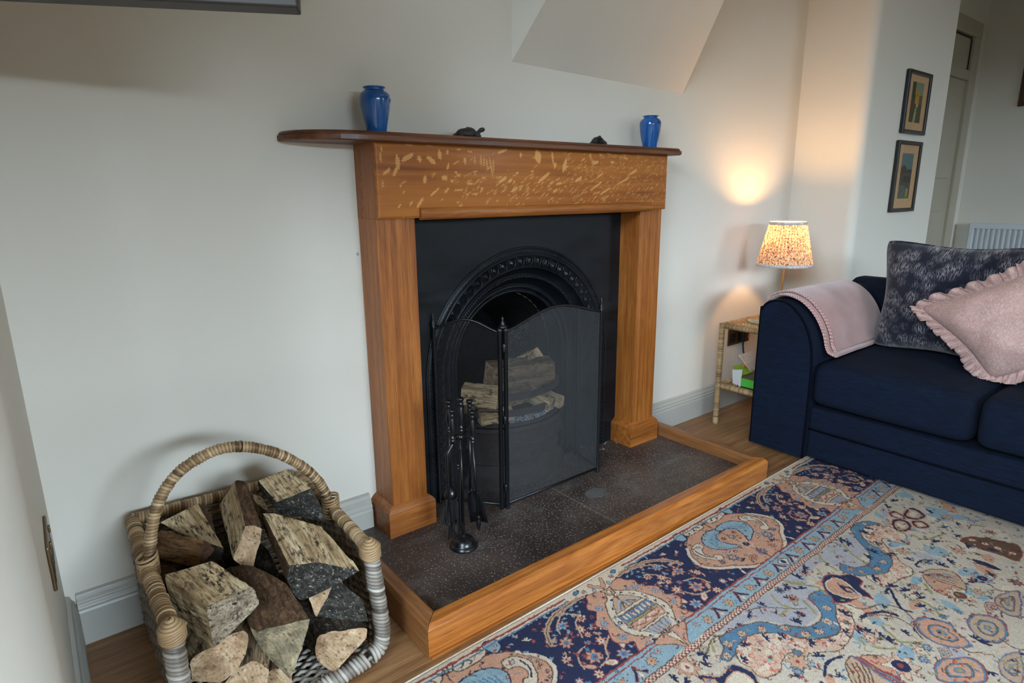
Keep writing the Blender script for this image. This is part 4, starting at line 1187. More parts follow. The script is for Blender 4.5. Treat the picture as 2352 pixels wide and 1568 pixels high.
# logs in the grate
def gl(cx, cy, cz, ax, L, w, h, label, seed, **kw):
    ax = Vector(ax).normalized(); sd = ax.cross(Vector((0, 0, 1))).normalized(); up = sd.cross(ax)
    c = Vector((cx, cy, cz)); q_ = random.Random(seed)
    sec = [(-w, -h), (w, -h * .9), (w * .8, h * .7), (-w * .5, h)]
    nr = [c + ax * L / 2 + sd * (a * (1 + q_.uniform(-.15, .15))) + up * b for a, b in sec]
    fr = [c - ax * L / 2 + sd * (a * (1 + q_.uniform(-.15, .15))) + up * b for a, b in sec]
    return log(nr, fr, kw.pop('types', 'bsss'), label, 'logs laid in the fireplace grate', seed=seed + 40, amp=.003, **kw)
gl(.105, .035, .415, (1, -.12, -.06), .27, .042, .055, 'large brown split log lying across the top of the grate', 1, split=SPLITD, endn=ENDP)
gl(-.105, -.01, .385, (.5, -.6, -.05), .13, .035, .036, 'pale cut log end at the left of the grate behind the bars', 2)
gl(.125, -.035, .335, (.45, -.8, -.35), .13, .024, .030, 'small bright split stick sloping between the grate bars', 3)
gl(.20, -.02, .315, (.35, -.8, -.2), .12, .028, .022, 'pale stick at the right of the grate under the top bar', 4)
gl(.02, .02, .345, (1, -.2, .1), .20, .035, .035, 'brown log beneath the large one in the grate', 5, split=SPLITD)
gl(.165, .055, .465, (.2, -.9, .5), .10, .022, .020, 'small pale offcut perched on top of the large grate log', 6)
gl(-.06, -.03, .305, (.9, -.3, .05), .12, .028, .024, 'pale log stub low at the left of the grate', 7)
gl(.05, .12, .31, (1, .1, 0), .26, .04, .04, 'dark log at the back of the grate', 8, split=SPLITB)
# ------------------------------------------------------------------ sofa
def m_fabric(name, a, b, scale=(60, 420, 60), sheen=.25, bs=.3, rough=.9):
    t = NT(name); t.set(rough, .2, sheen=sheen)
    n = t.noise(t.coords(scale), 1.0, 4, .7); g = t.noise(t.coords((4, 4, 4)), 1.2, 3)
    base = t.ramp(n, [(.35, a), (.65, b)])
    base = t.mix(t.ramp(g, [(.35, (0, 0, 0, 1)), (.7, (.35, .35, .35, 1))]), base, a)
    t.col(base); t.b.inputs['Sheen Tint'].default_value = (b[0], b[1], b[2], 1)
    t.bump(n, bs, .0012); return t.m
NAVY = m_fabric('navy_chenille', S(4, 10, 22), S(10, 25, 48), (90, 22, 340), .04)
PIPE = m_plain('navy_piping', S(3, 7, 17), .95, .1)
sofa = thing('sofa', (1.5, -1.3, 0), 'dark navy blue fabric sofa with rounded arm, standing on the rug at the right', 'sofa')
def armprof(dy=0, ins=0.0):
    pts = [(-.385, .03), (-.385, .57), (-.389, .600), (-.400, .624), (-.420, .640), (-.448, .648), (-.480, .646), (-.512, .632), (-.545, .604), (-.572, .568), (-.592, .525), (-.606, .470), (-.612, .400), (-.613, .30), (-.613, .03)]
    c = (-.50, .33); out = []
    for y_, z in pts:
        out.append((y_ + (ins if y_ < c[0] else -ins) * (1 if abs(y_ - c[0]) > .02 else 0) + dy, z - (ins if z > .3 else -ins * .2)))
    return out
def smooth2(pts, n=4):
    q = smooth_path([(p[0], p[1], 0) for p in pts], n); return [(p.x, p.y) for p in q]
def arm(dy):
    ap = smooth2(armprof(dy)); m = MB(); m.prism(ap, 'x', 1.045, 1.93)
    o = m.build('arm', NAVY, sofa, bevel=.012, bseg=3)
    ap2 = smooth2(armprof(dy, .004)); m = MB(); m.prism(ap2, 'x', 1.028, 1.05); m.build('arm_front_panel', NAVY, sofa, bevel=.006, bseg=2)
    m = MB(); m.tube([(1.034, p[0], p[1]) for p in ap], .0045, 6); m.build('piping', PIPE, sofa, smooth=True)
arm(0); 
# far arm mirrored
apf = [(-(p[0]) - 3.30 + .0, p[1]) for p in smooth2(armprof())]
apf = [(-2.302 - (p[0] - (-0.0)) * 1 - 0.0, p[1]) for p in smooth2(armprof())]
m = MB(); m.prism(apf, 'x', 1.03, 1.93); m.build('arm', NAVY, sofa, bevel=.012, bseg=3)
m = MB(); m.box(1.062, 1.90, -1.69, -.612, .03, .148); m.build('base_panel', NAVY, sofa, bevel=.010, bseg=3)
m = MB(); m.box(1.052, 1.90, -1.69, -.612, .150, .242); m.build('base_band', NAVY, sofa, bevel=.014, bseg=3)
m = MB(); m.tube([(1.058, -.615, .149), (1.058, -1.69, .149)], .0035, 6); m.build('piping', PIPE, sofa, smooth=True)
def puff(name, x0, x1, y0, y1, z0, z1, mat, par, e=.17, nu=40, nv=24, crown=.02, sag=0):
    m = MB(); cx, cy, cz = (x0+x1)/2, (y0+y1)/2, (z0+z1)/2; hx, hy, hz = (x1-x0)/2, (y1-y0)/2, (z1-z0)/2
    def f(c, p): return math.copysign(abs(c) ** p, c)
    vs = []
    for j in range(nv + 1):
        ph = -PI/2 + PI * j / nv
        for i in range(nu):
            th = 2 * PI * i / nu
            ex = .11
            px_ = f(math.cos(ph), e) * f(math.cos(th), ex); py_ = f(math.cos(ph), e) * f(math.sin(th), ex); pz_ = f(math.sin(ph), e * 2.2)
            cr = crown * (1 - px_**2) * (1 - py_**2) * (1 if pz_ > 0 else 0)
            wob = .003 * mnoise.noise(Vector((px_ * 3 + x0 * 7, py_ * 3 + y0 * 5, pz_ * 3)))
            vs.append((cx + px_ * hx, cy + py_ * hy, cz + pz_ * hz + cr + wob))
    m.grid(vs, nu, nv + 1, wrapu=True)
    return m.build(name, mat, par, smooth=True, subsurf=1)
puff('seat_cushion', 1.030, 1.74, -1.148, -.616, .250, .428, NAVY, sofa)
puff('seat_cushion', 1.030, 1.74, -1.682, -1.152, .250, .428, NAVY, sofa)
m = MB(); bp_ = [(1.66, .20), (1.69, .50), (1.72, .60), (1.76, .655), (1.81, .672), (1.87, .672), (1.915, .65), (1.935, .58), (1.94, .03), (1.66, .03)]
m.prism([(p[0], p[1]) for p in bp_], 'y', -2.30 + .40, -.40); m.build('back_frame', NAVY, sofa, bevel=.03, bseg=4)
puff('back_cushion', 1.60, 1.80, -1.148, -.62, .42, .69, NAVY, sofa, e=.3, crown=0)
puff('back_cushion', 1.60, 1.80, -1.685, -1.152, .42, .69, NAVY, sofa, e=.3, crown=0)
for x, y_ in ((1.12, -.46), (1.12, -1.82), (1.86, -.46), (1.86, -1.82)):
    m = MB(); m.lathe([(.018, 0.0), (.020, .003), (.024, .035)], (x, y_, 0), 18); m.build('foot', BLACKM, sofa, smooth=True)

# throw over the arm: two folded layers
def m_knit():
    t = NT('pink_knit'); t.set(.95, .1, sheen=.5)
    v = t.coords((1, 1, 1))
    b1 = t.node('ShaderNodeTexBrick'); b1.inputs['Scale'].default_value = 1.0
    w = t.node('ShaderNodeTexWave', wave_type='BANDS', bands_direction='X'); w.inputs['Scale'].default_value = 52; t.link(v, w.inputs['Vector'])
    w2 = t.node('ShaderNodeTexWave', wave_type='BANDS', bands_direction='DIAGONAL'); w2.inputs['Scale'].default_value = 48; t.link(v, w2.inputs['Vector'])
    k = t.mix(1.0, w.outputs['Color'], w2.outputs['Color'], 'MULTIPLY')
    n = t.noise(t.coords(), 7, 3)
    base = t.ramp(n, [(.3, S(160, 114, 108)), (.7, S(182, 136, 130))])
    t.col(t.mix(.22, base, t.mix(1.0, base, k, 'MULTIPLY'))); t.n.remove(b1)
    f = t.noise(t.coords(), 500, 3); t.bump(f, .3, .0015, t.bump(k, .5, .0016)); return t.m
KNIT = m_knit()
EDGE = m_plain('pink_rib_edge', S(214, 176, 170), .95, .1, var=.12, vs=300, bump=.8, bs=420, bd=.002)
throw = thing('throw_blanket', (1.34, -.5, .45), 'dusty pink knitted throw folded over the navy sofa arm', 'throw')
outer = [(-.374, .40), (-.374, .50), (-.374, .575), (-.380, .612), (-.396, .637), (-.420, .652), (-.450, .660), (-.484, .658), (-.520, .643), (-.556, .612), (-.585, .572), (-.606, .525), (-.619, .475), (-.634, .450), (-.662, .441)]
def throw_layer(x0, x1, lift, name, edge=True, cut=0, fl=0):
    path = smooth_path([(0, p[0], p[1]) for p in outer[:len(outer) - cut]], 4)
    nv, nu = len(path), 40; m = MB(); top = []
    for j, p in enumerate(path):
        a = path[max(j-1, 0)]; b = path[min(j+1, nv-1)]; tn = (b - a).normalized(); nr = Vector((0, tn.z, -tn.y))
        for i in range(nu):
            u = i / (nu - 1); 
            e = min(u, 1 - u) * (x1 - x0)
            th = lift * (1 - max(0, 1 - e / .012) ** 2.5) if lift else 0
            wob = .002 * mnoise.noise(Vector((u * 5, j * .12, lift * 40)))
            xx = lerp(x0, x1, u) + (.006 * math.sin(j * .25 + fl) if u < .5 else -.012 * math.sin(j * .11)) 
            q_ = p + nr * -(-(th + wob)) * 1.0
            top.append((xx, q_.y + 0, q_.z))
    m.grid(top, nu, nv)
    return m, path
# orient the lift outwards: normal points away from the arm
def slab(x0, x1, l0, l1, cut, fl):
    path = smooth_path([(0, p[0], p[1]) for p in outer[:len(outer) - cut]], 4); nv, nu = len(path), 36
    vs = []
    for side in (1, 0):
        for j, p in enumerate(path):
            a = path[max(j-1, 0)]; b = path[min(j+1, nv-1)]; tn = (b - a).normalized(); nr = Vector((0, -tn.z, tn.y))
            if nr.y * (p.y + .49) + nr.z * (p.z - .40) < 0: nr = -nr
            for i in range(nu):
                u = i / (nu - 1); e = min(u, 1 - u) * (x1 - x0)
                r_ = (l1 - l0) / 2; k = math.sqrt(max(0, 1 - max(0, 1 - e / r_) ** 2))
                off = (l0 + r_) + (r_ * k if side else -r_ * k) + .0018 * mnoise.noise(Vector((u * 6, j * .15, fl)))
                xx = lerp(x0, x1, u) + .006 * math.sin(j * .16 + fl) + .045 * max(0, j / nv - .45) * (1 - u)
                vs.append(tuple(Vector((xx, p.y, p.z)) + nr * off))
    m = MB(); n1 = nu * nv
    fs = []
    for j in range(nv - 1):
        for i in range(nu - 1):
            fs.append((j*nu+i, j*nu+i+1, (j+1)*nu+i+1, (j+1)*nu+i)); fs.append((n1+j*nu+i, n1+(j+1)*nu+i, n1+(j+1)*nu+i+1, n1+j*nu+i+1))
    for i in range(nu - 1):
        fs.append((i, n1+i, n1+i+1, i+1)); q_ = (nv-1)*nu; fs.append((q_+i, q_+i+1, n1+q_+i+1, n1+q_+i))
    m.add(vs, fs); return m
slab(1.078, 1.585, .000, .011, 0, 0.3).build('lower_fold', KNIT, throw, smooth=True)
slab(1.104, 1.605, .011, .022, 1, 0.9).build('upper_fold', KNIT, throw, smooth=True)
def stitch(x, l, cut, fl):
    path = smooth_path([(0, p[0], p[1]) for p in outer[:len(outer) - cut]], 8); m = MB(); acc = 0; last = path[0]
    for j, p in enumerate(path):
        acc += (p - last).length; last = p
        if acc < .0078: continue
        acc = 0
        a = path[max(j-1, 0)]; b = path[min(j+1, len(path)-1)]; tn = (b - a).normalized(); nr = Vector((0, -tn.z, tn.y))
        if nr.y * (p.y + .49) + nr.z * (p.z - .40) < 0: nr = -nr
        xx = x - .001 + .006 * math.sin(j * .08 + fl) + .045 * max(0, j / len(path) - .45)
        for k in range(2):
            c = Vector((xx + .001 + k * .0075, p.y, p.z)) + nr * (l + k * .0022) + tn * (.003 * k)
            M = Matrix((Vector((1, 0, 0)), tn, nr)).transposed() @ Matrix.Rotation(.6 * (1 if k else -1), 3, 'Z')
            m.sphere(c, .0046, 7, 4, (1.0, .62, .55), M=M)
    o = m.build('ribbed_edge', EDGE, throw, smooth=True); o['kind'] = 'stuff'; return o
stitch(1.078, .008, 0, 0.3); stitch(1.104, .019, 1, 0.9)

# cushions
def cushion_mesh(c00, c10, c11, c01, thick, nrm, n=36, pinch=.045, seed=1, wr=.004):
    """corners in order; returns front and back sheets joined at the seam"""
    C = [Vector(c) for c in (c00, c10, c11, c01)]; N_ = Vector(nrm).normalized(); cen = sum(C, Vector()) / 4
    vs = []; fs = []
    def base(u, v): return (C[0] * (1-u) * (1-v) + C[1] * u * (1-v) + C[2] * u * v + C[3] * (1-u) * v)
    for side in (1, -1):
        for j in range(n + 1):
            for i in range(n + 1):
                u, v = i / n, j / n; a, b = 2*u - 1, 2*v - 1
                p = base(u, v)
                # edges pull in between the corners
                pull = pinch * ((1 - a*a) * abs(b) ** 3 + (1 - b*b) * abs(a) ** 3)
                p = p + (cen - p).normalized() * pull * .6 if (cen - p).length > 1e-6 else p
                t_ = ((1 - a**4) * (1 - b**4)) ** .62 * (1 - .25 * (a*a + b*b) / 2)
                w = wr * mnoise.noise(Vector((u * 5 + seed, v * 5, seed))) * (1 - a*a) * (1 - b*b) * 2
                vs.append(tuple(p + N_ * side * (thick / 2 * t_ + w) + (cen - p) * (.055 * (a * a * b * b) ** 4)))
    m1 = (n + 1) ** 2
    for j in range(n):
        for i in range(n):
            q_ = j*(n+1) + i
            fs.append((q_, q_+1, q_+n+2, q_+n+1)); fs.append((m1+q_, m1+q_+n+1, m1+q_+n+2, m1+q_+1))
    for i in range(n):
        for a, b in ((i, i+1), (n*(n+1)+i+1, n*(n+1)+i), ((i+1)*(n+1), i*(n+1)), (i*(n+1)+n, (i+1)*(n+1)+n)): fs.append((b, a, m1+a, m1+b))
    m = MB(); m.add(vs, fs)
    per = [base(i/n, 0) for i in range(n)] + [base(1, i/n) for i in range(n)] + [base(1-i/n, 1) for i in range(n)] + [base(0, 1-i/n) for i in range(n)]
    uvp = [(i/n, 0) for i in range(n)] + [(1, i/n) for i in range(n)] + [(1-i/n, 1) for i in range(n)] + [(0, 1-i/n) for i in range(n)]
    out = []
    for p, (u, v) in zip(per, uvp):
        a, b = 2*u - 1, 2*v - 1; pull = pinch * ((1 - a*a) * abs(b) ** 3 + (1 - b*b) * abs(a) ** 3); p2 = p + (cen - p).normalized() * pull * .6; out.append(p2 + (cen - p2) * (.055 * (a * a * b * b) ** 4))
    return m, out, cen, N_
def m_ikat():
    t = NT('navy_patterned_weave'); t.set(.85, .2, sheen=.3)
    v = t.coords((0.0, 1, 1)); 
    vo = t.node('ShaderNodeTexVoronoi', feature='F1'); vo.inputs['Scale'].default_value = 23; vo.inputs['Randomness'].default_value = .8; t.link(v, vo.inputs['Vector'])
    cell = t.ramp(vo.outputs['Distance'], [(.22, (1, 1, 1, 1)), (.72, (.03, .03, .03, 1))])
    # strokes inside each motif lean one way or the other
    s1 = t.noise(t.coords((0, 330, 60), rot=(math.radians(35), 0, 0)), 1.0, 3, .6); s2 = t.noise(t.coords((0, 330, 60), rot=(math.radians(-55), 0, 0)), 1.0, 3, .6)
    sel = t.ramp(vo.outputs['Color'], [(.48, (0, 0, 0, 1)), (.52, (1, 1, 1, 1))])
    st_ = t.mix(sel, s1, s2)
    st2 = t.ramp(st_, [(.47, (0, 0, 0, 1)), (.57, (1, 1, 1, 1))])
    big = t.ramp(t.noise(v, 9, 2), [(.3, (.5, .5, .5, 1)), (.6, (1, 1, 1, 1))])
    k = t.mix(1.0, t.mix(1.0, cell, st2, 'MULTIPLY'), big, 'MULTIPLY')
    g = t.noise(v, 420, 2); k2 = t.mix(.35, k, t.mix(1.0, k, t.ramp(g, [(.45, (0, 0, 0, 1)), (.55, (1, 1, 1, 1))]), 'MULTIPLY'))
    t.col(t.mix(k2, S(8, 14, 32), S(160, 152, 156))); t.bump(g, .3, .001); return t.m
nc = thing('patterned_cushion', (1.5, -.90, .44), 'navy square cushion with pale brush-mark pattern leaning on the sofa back', 'cushion', 'cushions on the sofa')
m, per, cen, N_ = cushion_mesh((1.43, -.660, .440), (1.43, -1.185, .425), (1.56, -1.200, .875), (1.52, -.632, .878), .17, (-1, 0, .22), pinch=.045, seed=3)
m.build('cushion_cover', m_ikat(), nc, smooth=True)
def m_pinkprint():
    t = NT('pink_squiggle_cotton'); t.set(.85, .2, sheen=.2)
    v = t.coords((0, 1, 1))
    n = t.noise(v, 95, 2, .5, 1.4)
    c1 = t.ramp(n, [(.455, (0, 0, 0, 1)), (.485, (1, 1, 1, 1)), (.515, (1, 1, 1, 1)), (.545, (0, 0, 0, 1))])
    k = t.node('ShaderNodeMath', operation='MULTIPLY', i_1=.5); t.link(c1, k.inputs[0])
    b = t.ramp(t.noise(t.coords(), 5, 2), [(.3, S(174, 138, 130)), (.7, S(190, 154, 146))])
    t.col(t.mix(k.outputs[0], b, S(222, 196, 186)))
    t.bump(t.noise(t.coords((1, 1, 1)), 9, 3, .6, .8), .35, .02, t.bump(t.noise(t.coords(), 600, 2), .15, .0006)); return t.m
pc = thing('frilled_cushion', (1.34, -1.12, .43), 'pink cotton cushion with ruffled frill, propped cornerwise in front of the navy patterned one', 'cushion', 'cushions on the sofa')
PC = ((1.36, -.835, .635), (1.245, -1.125, .432), (1.245, -1.545, .645), (1.39, -1.235, .862))
m, per, cen, N_ = cushion_mesh(*PC, .17, (-1, .12, .30), pinch=.040, seed=8, wr=.010)
PNK = m_pinkprint()
m.build('cushion_cover', PNK, pc, smooth=True)
m = MB(); vs = []; q6 = random.Random(6)
NP = len(per); sub = 5; tot = NP * sub; rows = 6
phase = 0; phs = []
for i in range(tot):
    phase += (2 * PI / sub / 1.7) * (1 + .8 * mnoise.noise(Vector((i * .05, 3.3, 0)))); phs.append(phase)
for r_ in range(rows):
    f = r_ / (rows - 1)
    for i in range(tot):
        a = per[(i // sub) % NP]; b = per[(i // sub + 1) % NP]; p = a.lerp(b, (i % sub) / sub)
        o_ = (p - cen); o_ = (o_ - N_ * o_.dot(N_)).normalized()
        tg_ = N_.cross(o_)
        amp_ = .0115 * f ** .8 * (1 + .5 * mnoise.noise(Vector((i * .03, 1.7, 0))))
        q_ = p + o_ * (.046 * f * (1 + .25 * mnoise.noise(Vector((i * .04, 9, 0)))) - .004) + N_ * amp_ * math.sin(phs[i] + f * .8) + tg_ * (.010 * f * math.cos(phs[i] * .5 + 1)) + N_ * (.022 * f * mnoise.noise(Vector((i * .02, 0, 5))))
        if q_.z < .436: q_.z = .436 + (q_.z - .436) * .1; 
        vs.append(tuple(q_))
m.grid(vs, tot, rows, wrapu=True); m.build('frill', PNK, pc, smooth=True, solid=.0012, fix=False)
# ------------------------------------------------------------------ rattan side table with lamp
RAT = m_wicker('rattan_wrap', S(112, 84, 52), S(160, 128, 88), S(190, 160, 118))
tb = thing('side_table', (1.36, -.24, 0), 'two-tier rattan wrapped side table in the corner beside the sofa arm', 'side table')
TX0, TX1, TY0, TY1, TZ, TS = 1.170, 1.560, -.358, -.125, .482, .190
def rw(name, path, r=.0125, pitch=.0042, depth=.16):
    m = MB(); wrapped(m, path, r, pitch=pitch, depth=depth, n=10, slant=.05, q=qb); return build_wrap(m, name, RAT, tb)
for x, y_ in ((TX0, TY0), (TX0, TY1), (TX1, TY0), (TX1, TY1)): rw('leg', [(x, y_, 0.0), (x, y_, TZ + .004)], .0135)
for z in (TZ - .006, TS):
    rw('rail', [(TX0, TY0, z), (TX0, TY1, z)]); rw('rail', [(TX1, TY0, z), (TX1, TY1, z)])
    rw('rail', [(TX0, TY0, z), (TX1, TY0, z)]); rw('rail', [(TX0, TY1, z), (TX1, TY1, z)])
def canes(name, z):
    m = MB(); ang = math.radians(35); d = Vector((math.cos(ang), math.sin(ang), 0)); nn = Vector((-d.y, d.x, 0))
    for i in range(-60, 90):
        o_ = Vector((TX0, TY0, 0)) + nn * (i * .0078)
        t0, t1 = -1e9, 1e9
        for (p, dd, lo, hi) in ((o_.x, d.x, TX0, TX1), (o_.y, d.y, TY0, TY1)):
            a, b = (lo - p) / dd, (hi - p) / dd; t0 = max(t0, min(a, b)); t1 = min(t1, max(a, b))
        if t1 - t0 < .01: continue
        a, b = o_ + d * t0, o_ + d * t1; m.tube([(a.x, a.y, z), (b.x, b.y, z)], .0026, 5)
    for k in range(4):
        x = lerp(TX0, TX1, (k + .5) / 4); m.tube([(x, TY0, z - .005), (x, TY1, z - .005)], .003, 5)
    o = m.build(name, m_plain('split_cane_' + name, S(176, 142, 98), .5, var=.2, vs=40), tb, smooth=True); o['kind'] = 'stuff'
canes('cane_top', TZ); canes('cane_shelf', TS)
TT = TZ + .0035
m = MB(); m.lathe([(.001, .0), (.055, .0), (.074, .003), (.078, .006), (.076, .0075), (.055, .004), (.001, .003)], (1.325, -.245, TT), 40, cap=False)
tag(m.build('glass_coaster_plate', m_plain('smoky_green_glass', S(120, 128, 96), .1, .6), smooth=True), 'round smoky green glass plate on the rattan table top', 'plate')
# lamp
LX, LY = 1.535, -.205
lp = thing('table_lamp', (LX - .0, LY, TT), 'lit table lamp with pleated floral shade and thin brass stem on the rattan table', 'lamp')
BRASS = m_plain('brass', S(206, 158, 88), .38, .5, metal=.8)
lp.location = (1.475, -.215, TT); LX, LY = 1.475 + .06, -.215 + .01
LX, LY = 1.528, -.208
m = MB(); m.lathe([(.0005, 0), (.045, 0), (.047, .003), (.044, .006), (.012, .009), (.006, .013), (.0045, .02)], (LX - .03, LY - .01, TT), 32); m.build('base', BRASS, lp, smooth=True)
m = MB(); m.tube([(LX - .03, LY - .01, TT + .01), (LX - .03, LY - .01, .74), (LX - .03, LY - .01, .80)], .0042, 10); m.build('stem', BRASS, lp, smooth=True)
LX -= .03; LY -= .01
ZB0, ZB1, RB, RT = .738, .928, .124, .080
def m_shade():
    t = NT('floral_shade_cotton'); n_ = t.n
    v = t.coords((1, 1, 1))
    a = t.noise(v, 150, 4, .65); b_ = t.noise(v, 110, 4, .65, .5)
    base = t.mix(t.ramp(a, [(.50, (0, 0, 0, 1)), (.60, (1, 1, 1, 1))]), S(226, 200, 160), S(150, 84, 56))
    base = t.mix(t.ramp(b_, [(.55, (0, 0, 0, 1)), (.62, (1, 1, 1, 1))]), base, S(88, 70, 92))
    d = t.node('ShaderNodeBsdfDiffuse'); tr = t.node('ShaderNodeBsdfTranslucent'); mx = t.node('ShaderNodeMixShader'); mx.inputs[0].default_value = .20
    at = t.node('ShaderNodeAttribute', attribute_name='wrap')      # gathered cotton: two layers in the folds, one between
    lay = t.mix(at.outputs['Fac'], base, t.mix(1.0, base, S(150, 96, 60), 'MULTIPLY'))
    t.link(base, d.inputs[0]); t.link(lay, tr.inputs[0]); t.link(d.outputs[0], mx.inputs[1]); t.link(tr.outputs[0], mx.inputs[2])
    t.link(mx.outputs[0], t.n['Material Output'].inputs['Surface']); return t.m
SHM = m_shade()
NPL = 44
m = MB(); vs = []; nu = NPL * 6; nv = 10
for j in range(nv):
    f = j / (nv - 1); z = lerp(ZB0, ZB1, f)
    for i in range(nu):
        a = 2 * PI * i / nu; k = abs(((i / 6) % 1) * 2 - 1)
        r = lerp(RB, RT, f) - .0075 * (k ** .6) * (.45 + .55 * math.sin(PI * min(max(f, .08), .92)))
        vs.append((LX + r * math.cos(a), LY + r * math.sin(a), z))
m.grid(vs, nu, nv, wrapu=True); m.cols = {j * nu + i: (1.0 if (i % 6) in (0, 1, 5) else 0.0) for j in range(nv) for i in range(nu)}
so_ = build_wrap(m, 'lamp_shade', SHM, lp, fix=False); TRIMM = m_plain('floral_trim', S(190, 184, 186), .8, var=.45, vs=130)
for z, r, nm in ((ZB0, RB, 'trim_band'), (ZB1, RT, 'trim_band')):
    m = MB(); m.lathe([(r - .0022, z - .006), (r + .0012, z - .007), (r + .0006, z + .006), (r - .0028, z + .006), (r - .0022, z - .006)], (LX, LY, 0), 64, cap=False)
    m.build(nm, TRIMM, lp, smooth=True)
m = MB(); 
for k in range(3):
    a = k * 2 * PI / 3; m.tube([(LX, LY, .800), (LX + (RT - .004) * math.cos(a), LY + (RT - .004) * math.sin(a), ZB1 - .004)], .0012, 6)
m.lathe([(.014, .775), (.016, .78), (.016, .81), (.012, .815)], (LX, LY, 0), 16); m.build('shade_carrier', BRASS, lp)
bt = NT('lit_bulb'); bt.b.inputs['Emission Color'].default_value = (1, .72, .36, 1); bt.b.inputs['Emission Strength'].default_value = 7
m = MB(); m.sphere((LX, LY, .845), .021, 18, 12, (1, 1, 1.15)); m.build('bulb', bt.m, lp, smooth=True)
pl = bpy.data.lights.new('lamp_bulb_light', 'POINT'); pl.energy = 13.0; pl.color = (1.0, .55, .22); pl.shadow_soft_size = .024
po = bpy.data.objects.new('lamp_bulb_light', pl); COL.objects.link(po); po.location = (LX, LY, .875)
# things on the lower shelf
ZL = TS + .004
m = MB(); m.box(1.195, 1.315, -.335, -.225, ZL + .010, ZL + .050)
g = thing('seed_box', (1.27, -.27, ZL), 'bright green cardboard packet with dark lid on the lower shelf of the rattan table', 'box')
m.build('carton', m_plain('green_card', S(72, 168, 52), .5), g, bevel=.0008)
m = MB(); m.box(1.194, 1.316, -.336, -.224, ZL + .0495, ZL + .0515); m.build('printed_top', m_plain('dark_olive_print', S(58, 62, 34), .45, var=.5, vs=70), g)
m = MB(); m.hexa([(1.228, -.213, ZL + .052), (1.316, -.213, ZL + .052), (1.316, -.20, ZL + .0527), (1.228, -.20, ZL + .0527)], [(1.235, -.15, ZL + .078), (1.316, -.15, ZL + .078), (1.316, -.149, ZL + .079), (1.235, -.149, ZL + .079)]); m.build('open_flap', m_plain('lime_print', S(134, 166, 44), .5, var=.3, vs=90), g)
m = MB(); m.sphere((1.30, -.178, ZL + .072), .009, 10, 6, (1, .8, .4)); m.sphere((1.31, -.188, ZL + .068), .007, 10, 6, (1, .8, .4)); m.build('red_picture', m_plain('red_print', S(196, 60, 40), .5), g, smooth=True)
m = MB(); m.hexa([(1.198, -.222, ZL + .004), (1.225, -.165, ZL + .004), (1.240, -.150, ZL + .062), (1.215, -.215, ZL + .082)], [(1.202, -.222, ZL + .004), (1.229, -.165, ZL + .004), (1.244, -.150, ZL + .062), (1.219, -.215, ZL + .082)])
tag(m.build('white_leaflet', m_plain('white_card', S(206, 208, 206), .6)), 'folded white card leaning against the green packet on the lower shelf', 'leaflet')
m = MB(); m.hexa([(1.30, -.21, ZL + .055), (1.42, -.20, ZL + .055), (1.42, -.14, ZL + .12), (1.30, -.14, ZL + .12)], [(1.30, -.211, ZL + .058), (1.42, -.201, ZL + .058), (1.42, -.141, ZL + .123), (1.30, -.141, ZL + .123)])
tag(m.build('magazine', m_plain('pale_pink_paper', S(200, 178, 160), .6, var=.15, vs=50)), 'pale printed magazine slanting behind the green packet on the lower shelf', 'magazine')
m = MB(); m.box(1.205, 1.245, -.335, -.20, ZL, ZL + .009); 
tag(m.build('black_remote', BLACKSATIN, bevel=.004), 'small black remote lying at the edge of the lower table shelf', 'remote')
# wall sockets
BRZ = m_plain('antique_brass_plate', S(112, 92, 62), .32, .5, metal=.85, var=.2, vs=15)
def socket(loc, axis, label, plug=False):
    t = thing('double_socket', loc, label, 'socket'); x, y_, z = loc; w, h = .0735, .0435
    def bx(m, a0, a1, z0, z1, d0, d1):
        if axis == 'y': m.box(x + a0, x + a1, y_ - d1, y_ - d0, z + z0, z + z1)
        else: m.box(x + d0, x + d1, y_ + a0, y_ + a1, z + z0, z + z1)
    m = MB(); bx(m, -w, w, -h, h, 0, .006); m.build('plate', BRZ, t, bevel=.0025)
    for c in (-.036, .036):
        m = MB(); bx(m, c - .026, c + .026, -.032, .018, .0055, .0068); m.build('outlet_insert', BLACKSATIN, t, bevel=.001)
        for dx, dz in ((0, .006), (-.011, -.014), (.011, -.014)):
            m = MB(); bx(m, c + dx - .004, c + dx + .004, dz - .004 + 0, dz + .004, .0066, .0072); m.build('pin_hole', SOOT, t)
        m = MB(); bx(m, c - .006, c + .006, .024, .036, .006, .0095); m.build('switch', BRZ, t, bevel=.001)
    return t
socket((1.492, 0, .357), 'y', 'antique brass double socket on the wall under the rattan table')
socket((XW, -.36, .432), 'x', 'antique brass double socket low on the left wall by the log basket')
pg = thing('plug', (1.535, -.03, .352), 'black plug with orange tag in the socket behind the rattan table', 'plug')
m = MB(); m.box(1.508, 1.560, -.036, -.0072, .325, .378); m.build('plug_body', BLACKSATIN, pg, bevel=.006)
m = MB(); m.box(1.545, 1.5615, -.0365, -.020, .343, .362); m.build('orange_tag', m_plain('orange_label', S(214, 110, 84), .5), pg)
m = MB(); m.tube(smooth_path([(1.530, -.022, .326), (1.530, -.022, .300), (1.542, -.022, .262), (1.575, -.024, .222), (1.605, -.03, .182), (1.61, -.04, .12), (1.60, -.06, .05), (1.60, -.08, .005)], 6), .0032, 8); m.build('cord', BLACKSATIN, pg, smooth=True)

